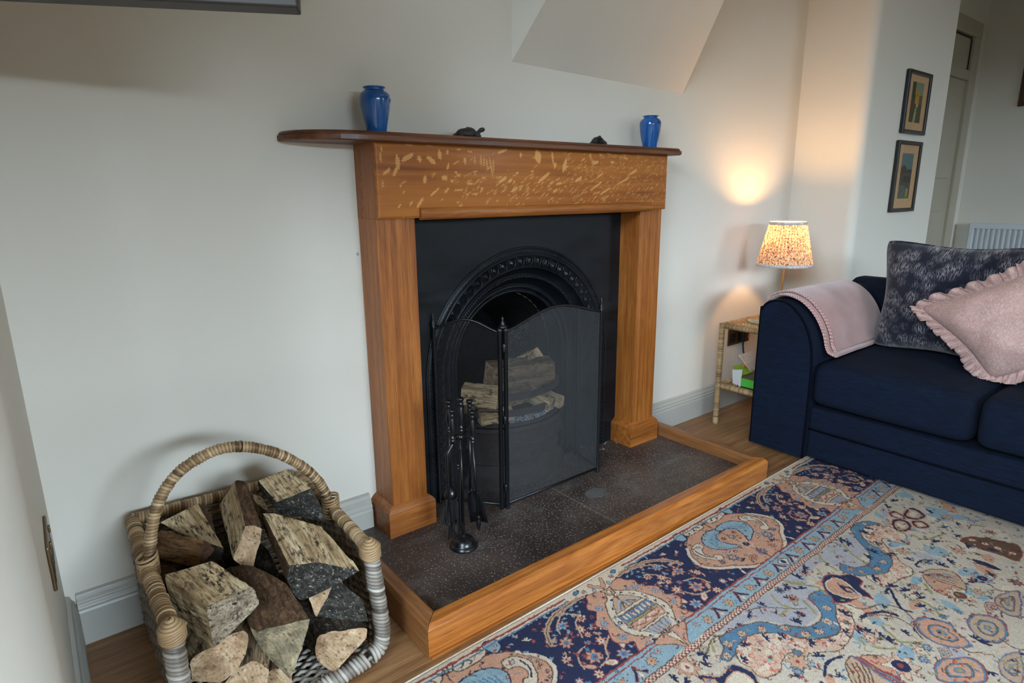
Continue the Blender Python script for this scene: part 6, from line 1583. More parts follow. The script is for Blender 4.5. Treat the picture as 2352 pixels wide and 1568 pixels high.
RUGM = [("P","g",[(-.089,-.953),(.03,-.962),(.205,-.972),(.324,-.99),(.099,-1.105),(.068,-1.048),(.025,-.997),(-.054,-.981)],"",.0025),("P","g",[(.338,-.917),(.372,-.962),(.467,-.97),(.639,-.978),(.632,-1.02),(.573,-1.056),(.49,-1.058),(.424,-1.054),(.423,-1.003),(.334,-.997),(.259,-.998),(.22,-.982)],"",.0025),("P","g",[(.214,-.985),(.264,-1.032),(.277,-1.072),(.223,-1.063),(.174,-1.098),(.095,-1.091),(.069,-1.064)],"",.0025),("P","b",[(.236,-1.046),(.286,-1.057),(.285,-1.086),(.252,-1.108),(.193,-1.138),(.168,-1.156),(.137,-1.161),(.101,-1.146),(.067,-1.125),(.038,-1.081),(.074,-1.061),(.088,-1.084),(.125,-1.109),(.177,-1.106),(.207,-1.078),(.218,-1.059)],"k",.0025),("P","b",[(.678,-.969),(.752,-.978),(.777,-1.008),(.766,-1.02),(.725,-.997),(.679,-1.001),(.633,-1.031),(.621,-1.077),(.601,-1.114),(.571,-1.132),(.518,-1.138),(.482,-1.125),(.444,-1.106),(.419,-1.074),(.422,-1.044),(.454,-1.037),(.463,-1.069),(.503,-1.085),(.556,-1.077),(.588,-1.05),(.622,-1.013)],"k",.0025),("P","b",[(-.092,-.981),(-.034,-.987),(.013,-1.004),(.041,-1.021),(.06,-1.052),(.099,-1.105),(.068,-1.12),(.047,-1.088),(.023,-1.059),(-.022,-1.028),(-.078,-1.027),(-.11,-1.035),(-.144,-1.04),(-.151,-1.021),(-.113,-1.004)],"k",.0025),("P","x",[(.252,-1.108),(.263,-1.13),(.244,-1.154),(.206,-1.174),(.162,-1.187),(.097,-1.191),(.062,-1.174),(.027,-1.151),(-.002,-1.128),(.004,-1.099),(.036,-1.082),(.066,-1.125),(.1,-1.147),(.136,-1.161),(.168,-1.156),(.203,-1.134)],"k",.0025),("P","x",[(.725,-.997),(.766,-1.02),(.785,-1.067),(.765,-1.1),(.721,-1.112),(.696,-1.092),(.696,-1.063),(.673,-1.064),(.636,-1.107),(.596,-1.144),(.59,-1.173),(.559,-1.187),(.507,-1.176),(.435,-1.163),(.432,-1.138),(.447,-1.108),(.482,-1.125),(.518,-1.138),(.571,-1.132),(.608,-1.111),(.629,-1.074),(.646,-1.022),(.679,-1.001)],"k",.0025),("P","x",[(-.097,-1.027),(-.022,-1.028),(.023,-1.059),(.047,-1.088),(.057,-1.111),(.064,-1.122),(.009,-1.15),(-.008,-1.118),(-.048,-1.118),(-.084,-1.132),(-.118,-1.125),(-.135,-1.105),(-.125,-1.082),(-.124,-1.056)],"k",.0025),("P","x",[(.012,-1.095),(.027,-1.151),(.068,-1.162),(.042,-1.078)],"",.0025),("P","n",[(.332,-1.035),(.368,-1.036),(.39,-1.058),(.419,-1.078),(.416,-1.11),(.38,-1.119),(.37,-1.14),(.354,-1.163),(.35,-1.145),(.32,-1.131),(.279,-1.122),(.263,-1.103),(.277,-1.086),(.297,-1.059)],"r",.003),("P","p",[(.329,-1.047),(.367,-1.055),(.371,-1.081),(.351,-1.118),(.339,-1.136),(.306,-1.117),(.296,-1.094),(.3,-1.068)],"c",.004),("P","n",[(.342,-1.08),(.358,-1.101),(.345,-1.12),(.329,-1.107),(.33,-1.093)],"",.0025),("P","p",[(.343,-1.09),(.351,-1.104),(.345,-1.114),(.333,-1.102)],"",.0025),("P","n",[(.932,-1.037),(.973,-1.042),(.977,-1.068),(.95,-1.096),(.906,-1.092),(.887,-1.072),(.891,-1.047)],"p",.004),("P","t",[(.932,-1.046),(.959,-1.049),(.962,-1.067),(.944,-1.086),(.914,-1.084),(.901,-1.07),(.903,-1.053)],"r",.002),("P","c",[(.931,-1.054),(.947,-1.056),(.949,-1.066),(.939,-1.078),(.921,-1.076),(.913,-1.068),(.915,-1.058)],"",.0025),("P","n",[(.834,-1.033),(.862,-1.046),(.867,-1.071),(.841,-1.092),(.793,-1.094),(.775,-1.074),(.789,-1.05)],"p",.004),("P","t",[(.83,-1.044),(.85,-1.053),(.853,-1.07),(.835,-1.084),(.803,-1.085),(.79,-1.072),(.8,-1.055)],"r",.002),("P","c",[(.827,-1.053),(.838,-1.058),(.84,-1.068),(.83,-1.076),(.811,-1.077),(.804,-1.069),(.809,-1.06)],"",.0025),("P","n",[(.882,-1.007),(.907,-1.022),(.894,-1.05),(.873,-1.065),(.86,-1.039),(.857,-1.02)],"p",.004),("P","t",[(.881,-1.016),(.898,-1.026),(.889,-1.045),(.875,-1.056),(.866,-1.037),(.864,-1.025)],"r",.002),("P","c",[(.88,-1.023),(.89,-1.029),(.885,-1.041),(.876,-1.047),(.871,-1.036),(.87,-1.029)],"",.0025),("P","n",[(.877,-1.079),(.903,-1.101),(.886,-1.129),(.853,-1.117),(.847,-1.097)],"p",.004),("P","t",[(.876,-1.088),(.893,-1.102),(.882,-1.121),(.86,-1.113),(.856,-1.1)],"r",.002),("P","c",[(.875,-1.095),(.885,-1.103),(.878,-1.114),(.865,-1.11),(.863,-1.102)],"",.0025),("P","n",[(-.239,-1.016),(-.221,-1.027),(-.203,-1.05),(-.167,-1.049),(-.145,-1.052),(-.133,-1.084),(-.147,-1.112),(-.165,-1.118),(-.236,-1.061),(-.242,-1.035)],"t",.004),("P","c",[(-.203,-1.067),(-.165,-1.067),(-.152,-1.09),(-.169,-1.115),(-.21,-1.082)],"p",.003),("P","t",[(-.233,-1.03),(-.217,-1.047),(-.221,-1.073),(-.248,-1.052)],"r",.002),("P","r",[(.34,-1.264),(.375,-1.272),(.394,-1.301),(.4,-1.33),(.377,-1.343),(.367,-1.37),(.346,-1.386),(.317,-1.369),(.294,-1.333),(.297,-1.302),(.316,-1.275)],"",.0025),("P","b",[(.341,-1.267),(.373,-1.275),(.392,-1.302),(.397,-1.33),(.376,-1.342),(.366,-1.367),(.346,-1.383),(.318,-1.366),(.296,-1.333),(.3,-1.303),(.318,-1.278)],"",.0025),("P","p",[(.341,-1.272),(.371,-1.28),(.387,-1.304),(.392,-1.329),(.373,-1.34),(.365,-1.363),(.346,-1.378),(.321,-1.362),(.301,-1.332),(.304,-1.304),(.321,-1.282)],"",.0025),("P","k",[(.343,-1.291),(.362,-1.296),(.373,-1.311),(.376,-1.327),(.364,-1.334),(.358,-1.349),(.346,-1.358),(.33,-1.348),(.317,-1.329),(.32,-1.311),(.33,-1.297)],"",.0025),("P","b",[(.344,-1.294),(.361,-1.298),(.37,-1.312),(.373,-1.327),(.362,-1.333),(.357,-1.347),(.347,-1.355),(.332,-1.346),(.32,-1.328),(.322,-1.312),(.332,-1.299)],"",.0025),("P","p",[(.344,-1.298),(.358,-1.302),(.366,-1.314),(.369,-1.326),(.36,-1.331),(.356,-1.343),(.347,-1.35),(.334,-1.343),(.324,-1.327),(.326,-1.314),(.334,-1.303)],"",.0025),("P","b",[(.346,-1.311),(.352,-1.313),(.356,-1.319),(.357,-1.324),(.353,-1.327),(.351,-1.332),(.347,-1.336),(.341,-1.332),(.336,-1.325),(.337,-1.319),(.341,-1.314)],"",.0025),("P","o",[(.346,-1.315),(.351,-1.317),(.353,-1.32),(.354,-1.324),(.351,-1.326),(.35,-1.329),(.347,-1.331),(.343,-1.329),(.34,-1.324),(.341,-1.32),(.343,-1.317)],"",.0025),("P","r",[(.45,-1.346),(.489,-1.352),(.513,-1.378),(.515,-1.405),(.481,-1.426),(.435,-1.43),(.399,-1.418),(.392,-1.389),(.416,-1.361)],"",.0025),("P","b",[(.45,-1.348),(.487,-1.354),(.51,-1.379),(.512,-1.404),(.48,-1.424),(.436,-1.428),(.402,-1.417),(.395,-1.389),(.417,-1.363)],"",.0025),("P","t",[(.45,-1.352),(.484,-1.357),(.505,-1.38),(.506,-1.403),(.477,-1.421),(.437,-1.424),(.407,-1.414),(.4,-1.389),(.421,-1.365)],"",.0025),("P","k",[(.452,-1.366),(.473,-1.369),(.486,-1.384),(.487,-1.398),(.469,-1.41),(.443,-1.412),(.423,-1.406),(.419,-1.39),(.433,-1.374)],"",.0025),("P","b",[(.452,-1.368),(.471,-1.371),(.483,-1.384),(.484,-1.397),(.467,-1.408),(.444,-1.41),(.426,-1.404),(.422,-1.39),(.435,-1.376)],"",.0025),("P","t",[(.452,-1.372),(.468,-1.374),(.478,-1.385),(.479,-1.396),(.465,-1.405),(.446,-1.407),(.43,-1.402),(.427,-1.39),(.438,-1.378)],"",.0025),("P","b",[(.453,-1.381),(.46,-1.383),(.465,-1.388),(.466,-1.393),(.459,-1.397),(.45,-1.398),(.442,-1.396),(.441,-1.39),(.446,-1.384)],"",.0025),("P","o",[(.453,-1.384),(.458,-1.385),(.461,-1.389),(.461,-1.392),(.457,-1.395),(.451,-1.395),(.446,-1.394),(.445,-1.39),(.449,-1.386)],"",.0025),("P","r",[(.21,-1.347),(.25,-1.352),(.276,-1.373),(.304,-1.396),(.296,-1.421),(.272,-1.437),(.236,-1.437),(.179,-1.395),(.164,-1.37),(.183,-1.356)],"",.0025),("P","b",[(.212,-1.349),(.249,-1.354),(.274,-1.374),(.3,-1.395),(.293,-1.419),(.27,-1.434),(.236,-1.434),(.182,-1.395),(.168,-1.37),(.186,-1.357)],"",.0025),("P","p",[(.214,-1.353),(.248,-1.358),(.27,-1.375),(.294,-1.395),(.287,-1.416),(.267,-1.43),(.236,-1.43),(.187,-1.394),(.174,-1.372),(.191,-1.36)],"",.0025),("P","k",[(.222,-1.366),(.244,-1.369),(.258,-1.38),(.273,-1.392),(.269,-1.406),(.256,-1.415),(.236,-1.415),(.204,-1.392),(.196,-1.378),(.207,-1.37)],"",.0025),("P","b",[(.223,-1.368),(.243,-1.371),(.256,-1.381),(.27,-1.392),(.266,-1.404),(.254,-1.413),(.236,-1.413),(.207,-1.392),(.2,-1.379),(.21,-1.372)],"",.0025),("P","p",[(.225,-1.371),(.242,-1.374),(.253,-1.382),(.264,-1.391),(.261,-1.402),(.251,-1.409),(.236,-1.409),(.212,-1.391),(.206,-1.38),(.214,-1.375)],"",.0025),("P","b",[(.231,-1.38),(.239,-1.381),(.244,-1.385),(.249,-1.39),(.248,-1.395),(.243,-1.398),(.236,-1.398),(.224,-1.39),(.222,-1.385),(.226,-1.382)],"",.0025),("P","o",[(.233,-1.383),(.238,-1.384),(.241,-1.387),(.245,-1.389),(.244,-1.393),(.241,-1.395),(.236,-1.395),(.229,-1.389),(.227,-1.386),(.229,-1.384)],"",.0025),("P","r",[(.599,-1.367),(.653,-1.376),(.695,-1.403),(.571,-1.431),(.55,-1.402),(.566,-1.381)],"",.0025),("P","b",[(.599,-1.369),(.651,-1.377),(.69,-1.402),(.573,-1.429),(.553,-1.401),(.568,-1.382)],"",.0025),("P","t",[(.6,-1.371),(.646,-1.379),(.682,-1.402),(.576,-1.426),(.558,-1.4),(.571,-1.383)],"",.0025),("P","k",[(.601,-1.379),(.631,-1.384),(.654,-1.399),(.586,-1.415),(.574,-1.398),(.583,-1.387)],"",.0025),("P","b",[(.602,-1.381),(.629,-1.385),(.649,-1.398),(.587,-1.413),(.577,-1.398),(.585,-1.387)],"",.0025),("P","t",[(.602,-1.383),(.625,-1.386),(.642,-1.397),(.59,-1.41),(.581,-1.397),(.588,-1.388)],"",.0025),("P","b",[(.603,-1.388),(.614,-1.39),(.622,-1.395),(.598,-1.401),(.593,-1.395),(.597,-1.391)],"",.0025),("P","o",[(.604,-1.39),(.611,-1.391),(.616,-1.395),(.6,-1.399),(.597,-1.395),(.599,-1.392)],"",.0025),("P","r",[(.328,-1.442),(.372,-1.44),(.406,-1.457),(.412,-1.467),(.3,-1.493),(.281,-1.477),(.294,-1.455)],"",.0025),("P","b",[(.329,-1.443),(.371,-1.441),(.403,-1.457),(.409,-1.467),(.302,-1.491),(.284,-1.476),(.297,-1.455)],"",.0025),("P","t",[(.33,-1.444),(.368,-1.443),(.397,-1.457),(.402,-1.466),(.306,-1.489),(.289,-1.475),(.301,-1.456)],"",.0025),("P","k",[(.334,-1.451),(.358,-1.45),(.376,-1.459),(.38,-1.465),(.318,-1.479),(.307,-1.47),(.315,-1.458)],"",.0025),("P","b",[(.334,-1.452),(.356,-1.451),(.373,-1.459),(.376,-1.464),(.32,-1.478),(.31,-1.469),(.317,-1.458)],"",.0025),("P","t",[(.335,-1.453),(.354,-1.453),(.368,-1.46),(.37,-1.464),(.323,-1.475),(.315,-1.468),(.321,-1.459)],"",.0025),("P","b",[(.338,-1.458),(.347,-1.458),(.353,-1.461),(.355,-1.463),(.332,-1.468),(.328,-1.465),(.331,-1.46)],"",.0025),("P","o",[(.339,-1.459),(.345,-1.459),(.349,-1.461),(.35,-1.462),(.335,-1.466),(.333,-1.464),(.335,-1.461)],"",.0025),("P","r",[(.561,-1.357),(.581,-1.366),(.575,-1.382),(.538,-1.385),(.523,-1.373)],"",.0025),("P","b",[(.561,-1.358),(.579,-1.367),(.574,-1.381),(.539,-1.385),(.525,-1.373)],"",.0025),("P","p",[(.56,-1.36),(.577,-1.367),(.572,-1.381),(.541,-1.384),(.527,-1.373)],"",.0025),("P","k",[(.558,-1.364),(.569,-1.369),(.566,-1.378),(.546,-1.38),(.537,-1.373)],"",.0025),("P","b",[(.558,-1.365),(.568,-1.37),(.565,-1.377),(.547,-1.379),(.539,-1.373)],"",.0025),("P","p",[(.558,-1.366),(.566,-1.37),(.563,-1.377),(.548,-1.378),(.542,-1.373)],"",.0025),("P","b",[(.556,-1.37),(.56,-1.372),(.559,-1.375),(.552,-1.375),(.549,-1.373)],"",.0025),("P","o",[(.556,-1.371),(.559,-1.372),(.558,-1.374),(.553,-1.375),(.551,-1.373)],"",.0025),("P","r",[(.279,-1.332),(.303,-1.352),(.278,-1.365),(.25,-1.352)],"",.0025),("P","b",[(.279,-1.333),(.302,-1.352),(.278,-1.364),(.251,-1.352)],"",.0025),("P","t",[(.279,-1.335),(.299,-1.351),(.278,-1.363),(.254,-1.352)],"",.0025),("P","k",[(.278,-1.34),(.291,-1.351),(.278,-1.358),(.262,-1.351)],"",.0025),("P","b",[(.278,-1.341),(.29,-1.351),(.278,-1.357),(.263,-1.351)],"",.0025),("P","t",[(.278,-1.343),(.288,-1.351),(.278,-1.356),(.266,-1.351)],"",.0025),("P","b",[(.278,-1.347),(.282,-1.351),(.277,-1.353),(.272,-1.351)],"",.0025),("P","o",[(.278,-1.348),(.281,-1.35),(.277,-1.352),(.274,-1.351)],"",.0025),("P","t",[(.061,-1.216),(.094,-1.216),(.091,-1.241),(.081,-1.273),(.074,-1.311),(.014,-1.262),(.025,-1.238)],"k",.0025),("L","k",.003,[(.059,-1.22),(.04,-1.24),(.014,-1.262)]),("L","k",.003,[(.069,-1.226),(.048,-1.246),(.021,-1.268)]),("L","k",.003,[(.079,-1.231),(.055,-1.253),(.027,-1.273)]),("L","k",.003,[(.088,-1.237),(.063,-1.259),(.034,-1.279)]),("L","k",.003,[(.098,-1.243),(.071,-1.265),(.041,-1.284)]),("P","p",[(.111,-1.23),(.141,-1.254),(.142,-1.276),(.122,-1.301),(.097,-1.315),(.095,-1.284),(.097,-1.255)],"k",.0025),("L","b",.004,[(.093,-1.217),(.084,-1.255),(.082,-1.284),(.079,-1.314)]),("L","r",.004,[(.096,-1.22),(.087,-1.258),(.086,-1.287),(.083,-1.318)]),("L","r",.004,[(.098,-1.223),(.09,-1.261),(.091,-1.291),(.088,-1.322)]),("L","b",.004,[(.101,-1.226),(.094,-1.265),(.095,-1.295),(.092,-1.325)]),("L","r",.004,[(.103,-1.229),(.097,-1.268),(.1,-1.298),(.096,-1.329)]),("L","r",.004,[(.106,-1.232),(.1,-1.271),(.104,-1.302),(.101,-1.332)]),("P","t",[(.581,-1.206),(.614,-1.208),(.648,-1.236),(.657,-1.259),(.634,-1.287),(.588,-1.309),(.585,-1.277),(.578,-1.242)],"k",.0025),("P","p",[(.575,-1.208),(.578,-1.242),(.585,-1.277),(.585,-1.31),(.56,-1.308),(.522,-1.284),(.52,-1.254),(.546,-1.23)],"k",.0025),("L","r",.003,[(.584,-1.211),(.591,-1.244),(.597,-1.28)]),("L","b",.003,[(.589,-1.214),(.603,-1.245),(.61,-1.28)]),("L","r",.003,[(.594,-1.217),(.615,-1.245),(.624,-1.28)]),("L","b",.003,[(.6,-1.22),(.627,-1.246),(.637,-1.28)]),("P","k",[(.865,-1.22),(.916,-1.233),(.936,-1.268),(.968,-1.341),(.867,-1.364),(.864,-1.318),(.853,-1.257)],"r",.003),("P","k",[(.889,-1.23),(.949,-1.264),(.947,-1.324),(.892,-1.279)],"",.0025),("F",.895,-1.242,.018,8,"r","c","k"),("F",.899,-1.274,.018,8,"r","c","k"),("F",.902,-1.306,.018,8,"r","c","k"),("F",.902,-1.341,.018,8,"r","c","k"),("P","n",[(.775,-1.272),(.786,-1.307),(.775,-1.346),(.76,-1.326),(.763,-1.288)],"",.0025),("L","k",.003,[(.279,-1.129),(.289,-1.164),(.347,-1.185),(.367,-1.221),(.346,-1.262)]),("L","n",.007,[(.411,-1.173),(.437,-1.172),(.394,-1.202),(.367,-1.227),(.376,-1.248)]),("L","n",.008,[(.252,-1.173),(.283,-1.179),(.319,-1.202),(.329,-1.229)]),("L","n",.007,[(-.02,-1.201),(.016,-1.19),(.05,-1.192),(.073,-1.202)]),("L","n",.006,[(.616,-1.177),(.65,-1.179),(.673,-1.198)]),("L","k",.003,[(.239,-1.175),(.288,-1.19),(.318,-1.227),(.317,-1.263),(.285,-1.303)]),("L","o",.007,[(.202,-1.043),(.189,-1.07),(.174,-1.091)]),("L","o",.007,[(.242,-.969),(.265,-1.003),(.286,-1.043),(.277,-1.072)]),("L","o",.007,[(.452,-.966),(.423,-1.003),(.41,-1.042)]),("L","o",.007,[(.607,-.952),(.562,-.992),(.525,-1.043),(.507,-1.08)]),("L","o",.007,[(.423,-1.225),(.444,-1.249),(.435,-1.276),(.414,-1.298)]),("L","o",.007,[(.256,-1.221),(.241,-1.244),(.231,-1.271),(.27,-1.302)]),("L","o",.007,[(.164,-1.24),(.178,-1.257),(.2,-1.271)]),("L","o",.007,[(.533,-1.228),(.499,-1.252)]),("L","o",.007,[(.167,-1.203),(.154,-1.22)]),("L","o",.007,[(.786,-1.107),(.787,-1.147),(.865,-1.171)]),("L","o",.007,[(.159,-.979),(.142,-1.013),(.15,-1.048)]),("L","o",.007,[(.243,-.977),(.257,-1.002),(.279,-1.013)]),("L","o",.007,[(-.119,-.974),(-.144,-.998)]),("L","o",.007,[(.098,-1.034),(.13,-1.038)]),("L","k",.0025,[(.045,-.969),(.102,-.998),(.148,-1.046),(.177,-1.065)]),("L","k",.0025,[(-.163,-.992),(-.125,-.975),(-.085,-.977)]),("L","k",.0025,[(.088,-.981),(.069,-1.005)]),("S",.101,-1.071,.013903717016735132,.1061501407102845,"n"),("S",.138,-1.068,.014959641332384635,.24940809263086683,"n"),("S",.059,-1.132,.017005762432864432,-1.0427307378244486,"n"),("S",.105,-1.166,.012105343932438993,.8099257970315039,"n"),("S",.161,-1.168,.014074832114624061,-.6376056934879287,"n"),("S",.231,-1.137,.019965158684083703,-.07136758194612502,"n"),("S",.288,-.983,.01869169161019511,-.05675229912159607,"n"),("S",.347,-.975,.017112545124353295,-.8385205823435425,"n"),("S",.029,-1.169,.01707888526628151,.8833087371439123,"n"),("S",-.07,-1.167,.01618544968306641,.5790044548835767,"n"),("S",.196,-1.184,.01737129180295674,-1.0463245482552064,"n"),("S",.206,-1.204,.01806584197029454,.21863899903516226,"n"),("S",.216,-1.23,.014410141276125698,-1.1255717964726,"n"),("S",.212,-1.25,.018924217895831565,-.0654021872028796,"n"),("S",.452,-1.177,.017750591392526424,.9091507206131559,"n"),("S",.46,-1.206,.017713035868889622,1.0106368022012988,"n"),("S",.464,-1.23,.015159707232005952,.7221810503645478,"n"),("S",.456,-1.245,.015556968448406086,1.0454081320908506,"n"),("S",.451,-1.124,.019030933282704332,-.9661096566458947,"n"),("S",.605,-1.108,.013087750881605352,-.6792313410404703,"n"),("S",.588,-1.068,.019723841111185622,-.15321152009416972,"n"),("S",.547,-1.07,.01701318632693443,-.4775371237787871,"n"),("S",.718,-1.11,.016057943870632477,-.27392097877223387,"n"),("S",.628,-1.153,.01480728391016144,.20417785777287234,"n"),("S",.418,-1.255,.01667401434376159,.9700842500346603,"n"),("S",.666,-1.32,.017455857093079733,1.0294694428800406,"n"),("S",.676,-1.336,.018851204531174046,1.1783751476851563,"n"),("S",.724,-1.329,.017370188337300148,-.8085609072694326,"n"),("S",.648,-1.313,.018885100264930146,1.115119073541747,"n"),("S",.667,-1.227,.019237567876097893,.16585800833837627,"n"),("S",.707,-1.234,.017710536161393595,-.6933000391785641,"n"),("S",.939,-.961,.018652863442186834,.17647764564308344,"n"),("S",.917,-.99,.014279659695889641,-1.0476946148514494,"n"),("S",.981,-.995,.018831539907381442,1.1755344358117952,"n"),("S",.715,-1.009,.012708144744877827,.7214287710180045,"n"),("S",.645,-1.06,.01528369461876727,-.838163101313257,"n"),("S",.621,-1.113,.014351129974552498,.6451005294656269,"n"),("S",.579,-.977,.01898213619702561,-1.093943853289096,"n"),("S",.579,-.997,.01691626022825447,-1.0921434156095131,"n"),("S",.733,-1.186,.01774752381958813,-.40571004955438195,"n"),("S",.798,-1.175,.019047242457978866,1.153525816424015,"n"),("S",.919,-1.165,.01604336298918435,1.1964214689018637,"n"),("S",.972,-1.178,.014477360427810712,-1.0152703087070114,"n"),("S",.844,-1.24,.016798102470372805,-1.1246933707792375,"n"),("S",.273,-1.264,.013579078851427355,-.22095327451922198,"n"),("S",.158,-1.315,.016883736983738733,-.8251224215674446,"n"),("S",.005,-1.227,.012339486597769634,.8826696814265336,"n"),("S",.25,-1.021,.014510644159328734,1.1007826233802922,"n"),("S",.369,-.925,.019173277131420814,-.29330582541076156,"n"),("S",.382,-1.381,.015683277062767238,.04817516302215341,"n"),("S",.38,-1.403,.017151109747101816,.22956057216472914,"n"),("S",.528,-1.303,.016474088496123123,.28830272506862875,"n"),("S",.535,-1.316,.019524970043391706,.016864358269583546,"n"),("S",.874,-1.3,.015449532427447461,.5287470051459322,"n"),("S",.413,-1.271,.013901084955718273,-.4773915331820414,"n"),("S",.677,-1.009,.019822378531589083,.050705503874894475,"n"),("S",-.177,-.99,.015290582806121172,-1.1725020327258742,"n"),("S",-.198,-1.01,.014491262062823291,.19191651311295743,"n"),("S",-.178,-.985,.012120317341827596,.27791505913501613,"n"),("S",-.273,-1.01,.015793083211776693,-1.0558067744934647,"n"),("S",-.291,-.988,.015764046654065736,-.08099896872790113,"n"),("S",.107,-1.074,.016075688388228652,-.3538152407014864,"n"),("S",.178,-1.018,.016241701496195395,.5712822942048823,"n"),("S",.034,-.982,.01213309481394486,-1.0546156712500865,"n"),("S",-.069,-1.039,.01605612185692426,1.1119333929270174,"n"),("S",.026,-1.077,.013506733669100822,-.10485088887268978,"n"),("S",-.117,-1.057,.015556031253998934,-.4319390742047843,"n"),("S",-.009,-1.053,.01418373053603974,-.4495904131274141,"n"),("S",.097,-.982,.014214923851661725,.2294916140580876,"n"),("S",.14,-1.068,.013802423840193536,-.29481518081059954,"n"),("S",.219,-.984,.016633640474664726,-1.135389107977608,"n"),("F",.326,-.99,.016,8,"p","n","k"),("F",.193,-1.025,.014,8,"p","r","k"),("F",.189,-1.22,.022,8,"p","c","k"),("F",-.021,-1.145,.026,8,"p","o","k"),("F",.238,-1.311,.02,8,"x","c","k"),("F",.148,-1.302,.045,8,"x","n","k"),("F",.549,-1.306,.04,8,"x","k","k"),("F",.66,-1.127,.02,8,"t","p","k"),("F",.736,-1.188,.026,8,"r","p","k"),("F",.686,-1.321,.03,8,"l","n","k"),("F",.218,-1.1,.014,8,"c","p","k"),("F",.167,-1.124,.016,8,"c","p","k"),("F",.114,-1.13,.015,8,"c","p","k"),("F",.078,-1.113,.015,8,"c","p","k"),("F",.506,-1.112,.014,8,"p","c","k"),("F",.558,-1.113,.013,8,"c","p","k"),("F",.458,-1.089,.012,8,"l","p","k"),("F",.445,-1.063,.012,8,"l","p","k"),("F",.739,-.988,.012,8,"l","c","k"),("F",.793,-1.234,.02,8,"p","t","k"),("F",.997,-1.145,.02,8,"p","t","k"),("F",.993,-1.266,.018,8,"p","k","k"),("F",.736,-1.385,.02,8,"r","b","k"),("F",.496,-1.212,.018,8,"t","p","k"),("F",.606,-1.331,.018,8,"t","p","k"),("F",.416,-1.306,.012,8,"b","b","k"),("F",.47,-1.323,.012,8,"b","b","k"),("F",.26,-1.317,.015,8,"b","l","k"),("F",.212,-1.327,.014,8,"b","l","k"),("F",-.043,-1.153,.014,8,"l","l","k"),("F",-.006,-1.162,.014,8,"l","l","k"),("F",.005,-1.128,.013,8,"l","b","k"),("F",.201,-1.157,.01,8,"b","b","k"),("F",-.235,-.989,.034,8,"p","c","k"),("F",-.023,-1.142,.03,8,"t","p","k"),("F",-.098,-1.006,.014,8,"c","p","k"),("F",-.039,-1.009,.014,8,"c","p","k"),("F",.014,-1.034,.014,8,"c","p","k"),("F",.061,-1.069,.014,8,"c","p","k"),("F",-.133,-1.026,.014,8,"c","p","k"),("F",.078,-1.109,.014,8,"c","p","k"),("F",.195,-.984,.016,8,"b","n","k"),("F",.185,-1.024,.016,8,"p","n","k"),("F",-.159,-.977,.016,8,"o","g","k"),("F",.003,-1.126,.013,8,"b","b","k"),("F",-.053,-1.158,.014,8,"b","l","k"),("P","l",[(.74,-1.155),(.771,-1.18),(.766,-1.212),(.731,-1.22),(.709,-1.193),(.712,-1.168)],"",.0025),("P","l",[(1.036,-.966),(1.082,-.991),(1.064,-1.026),(1.022,-1.004)],"",.0025),("P","l",[(1.033,-1.096),(1.053,-1.136),(1.007,-1.142),(1.0,-1.114)],"",.0025),("P","l",[(.549,-1.187),(.558,-1.21),(.52,-1.217),(.516,-1.199)],"",.0025),("P","l",[(.728,-1.099),(.761,-1.116),(.719,-1.12)],"",.0025),("L","l",.006,[(.567,-1.306),(.581,-1.332),(.595,-1.357),(.571,-1.352)])]
# ------------------------------------------------------------------ the rug: knotted pattern laid out knot by knot
RX0, RX1, RY1, RYF = -1.12, 1.20, -.612, -1.66
CELL = .0022
nx = int((RX1 - RX0) / CELL); ny = int((RY1 - RYF) / CELL)
gx = RX0 + (np.arange(nx) + .5) * CELL; gy = RYF + (np.arange(ny) + .5) * CELL
GXX, GYY = np.meshgrid(gx, gy)
def vnoise(shape, cell, seed):
    r = np.random.default_rng(seed); h, w = shape
    gh, gw = int(h / cell) + 3, int(w / cell) + 3; g = r.random((gh, gw)) * 2 - 1
    yy = np.arange(h) / cell; xx = np.arange(w) / cell; y0 = yy.astype(int); x0 = xx.astype(int)
    fy = yy - y0; fx = xx - x0; fy = fy * fy * (3 - 2 * fy); fx = fx * fx * (3 - 2 * fx)
    a = g[y0][:, x0]; b = g[y0][:, x0 + 1]; c = g[y0 + 1][:, x0]; d_ = g[y0 + 1][:, x0 + 1]
    return (a * (1 - fx) + b * fx) * (1 - fy)[:, None] + (c * (1 - fx) + d_ * fx) * fy[:, None]
SHP = (ny, nx)
# hand-knotted wobble
WX = GXX + .0016 * vnoise(SHP, 3, 1) + .0022 * vnoise(SHP, 14, 2); WY = GYY + .0016 * vnoise(SHP, 3, 3) + .0022 * vnoise(SHP, 14, 4)
RC = {'n': (36, 42, 70), 'r': (136, 58, 52), 'b': (72, 110, 136), 'l': (124, 148, 156), 'p': (180, 130, 102), 'c': (188, 170, 146), 'o': (138, 130, 84), 'k': (92, 68, 52), 'g': (152, 146, 148), 't': (170, 138, 110), 'i': (176, 160, 140)}
PAL = {k: lin(v) for k, v in RC.items()}
rug = np.zeros((ny, nx, 3)); rug[:] = PAL['i']
mot = vnoise(SHP, 20, 5)
rug[mot > .25] = PAL['i'] * .94 + PAL['l'] * .06
def win(x0, x1, y0, y1, pad=.008):
    i0 = max(0, int((x0 - pad - RX0) / CELL)); i1 = min(nx, int((x1 + pad - RX0) / CELL) + 1)
    j0 = max(0, int((y0 - pad - RYF) / CELL)); j1 = min(ny, int((y1 + pad - RYF) / CELL) + 1)
    return (slice(j0, j1), slice(i0, i1)) if i1 > i0 and j1 > j0 else None
verm = vnoise(SHP, 4.5, 8) + .5 * vnoise(SHP, 2.4, 9); verm2 = vnoise(SHP, 9, 10)
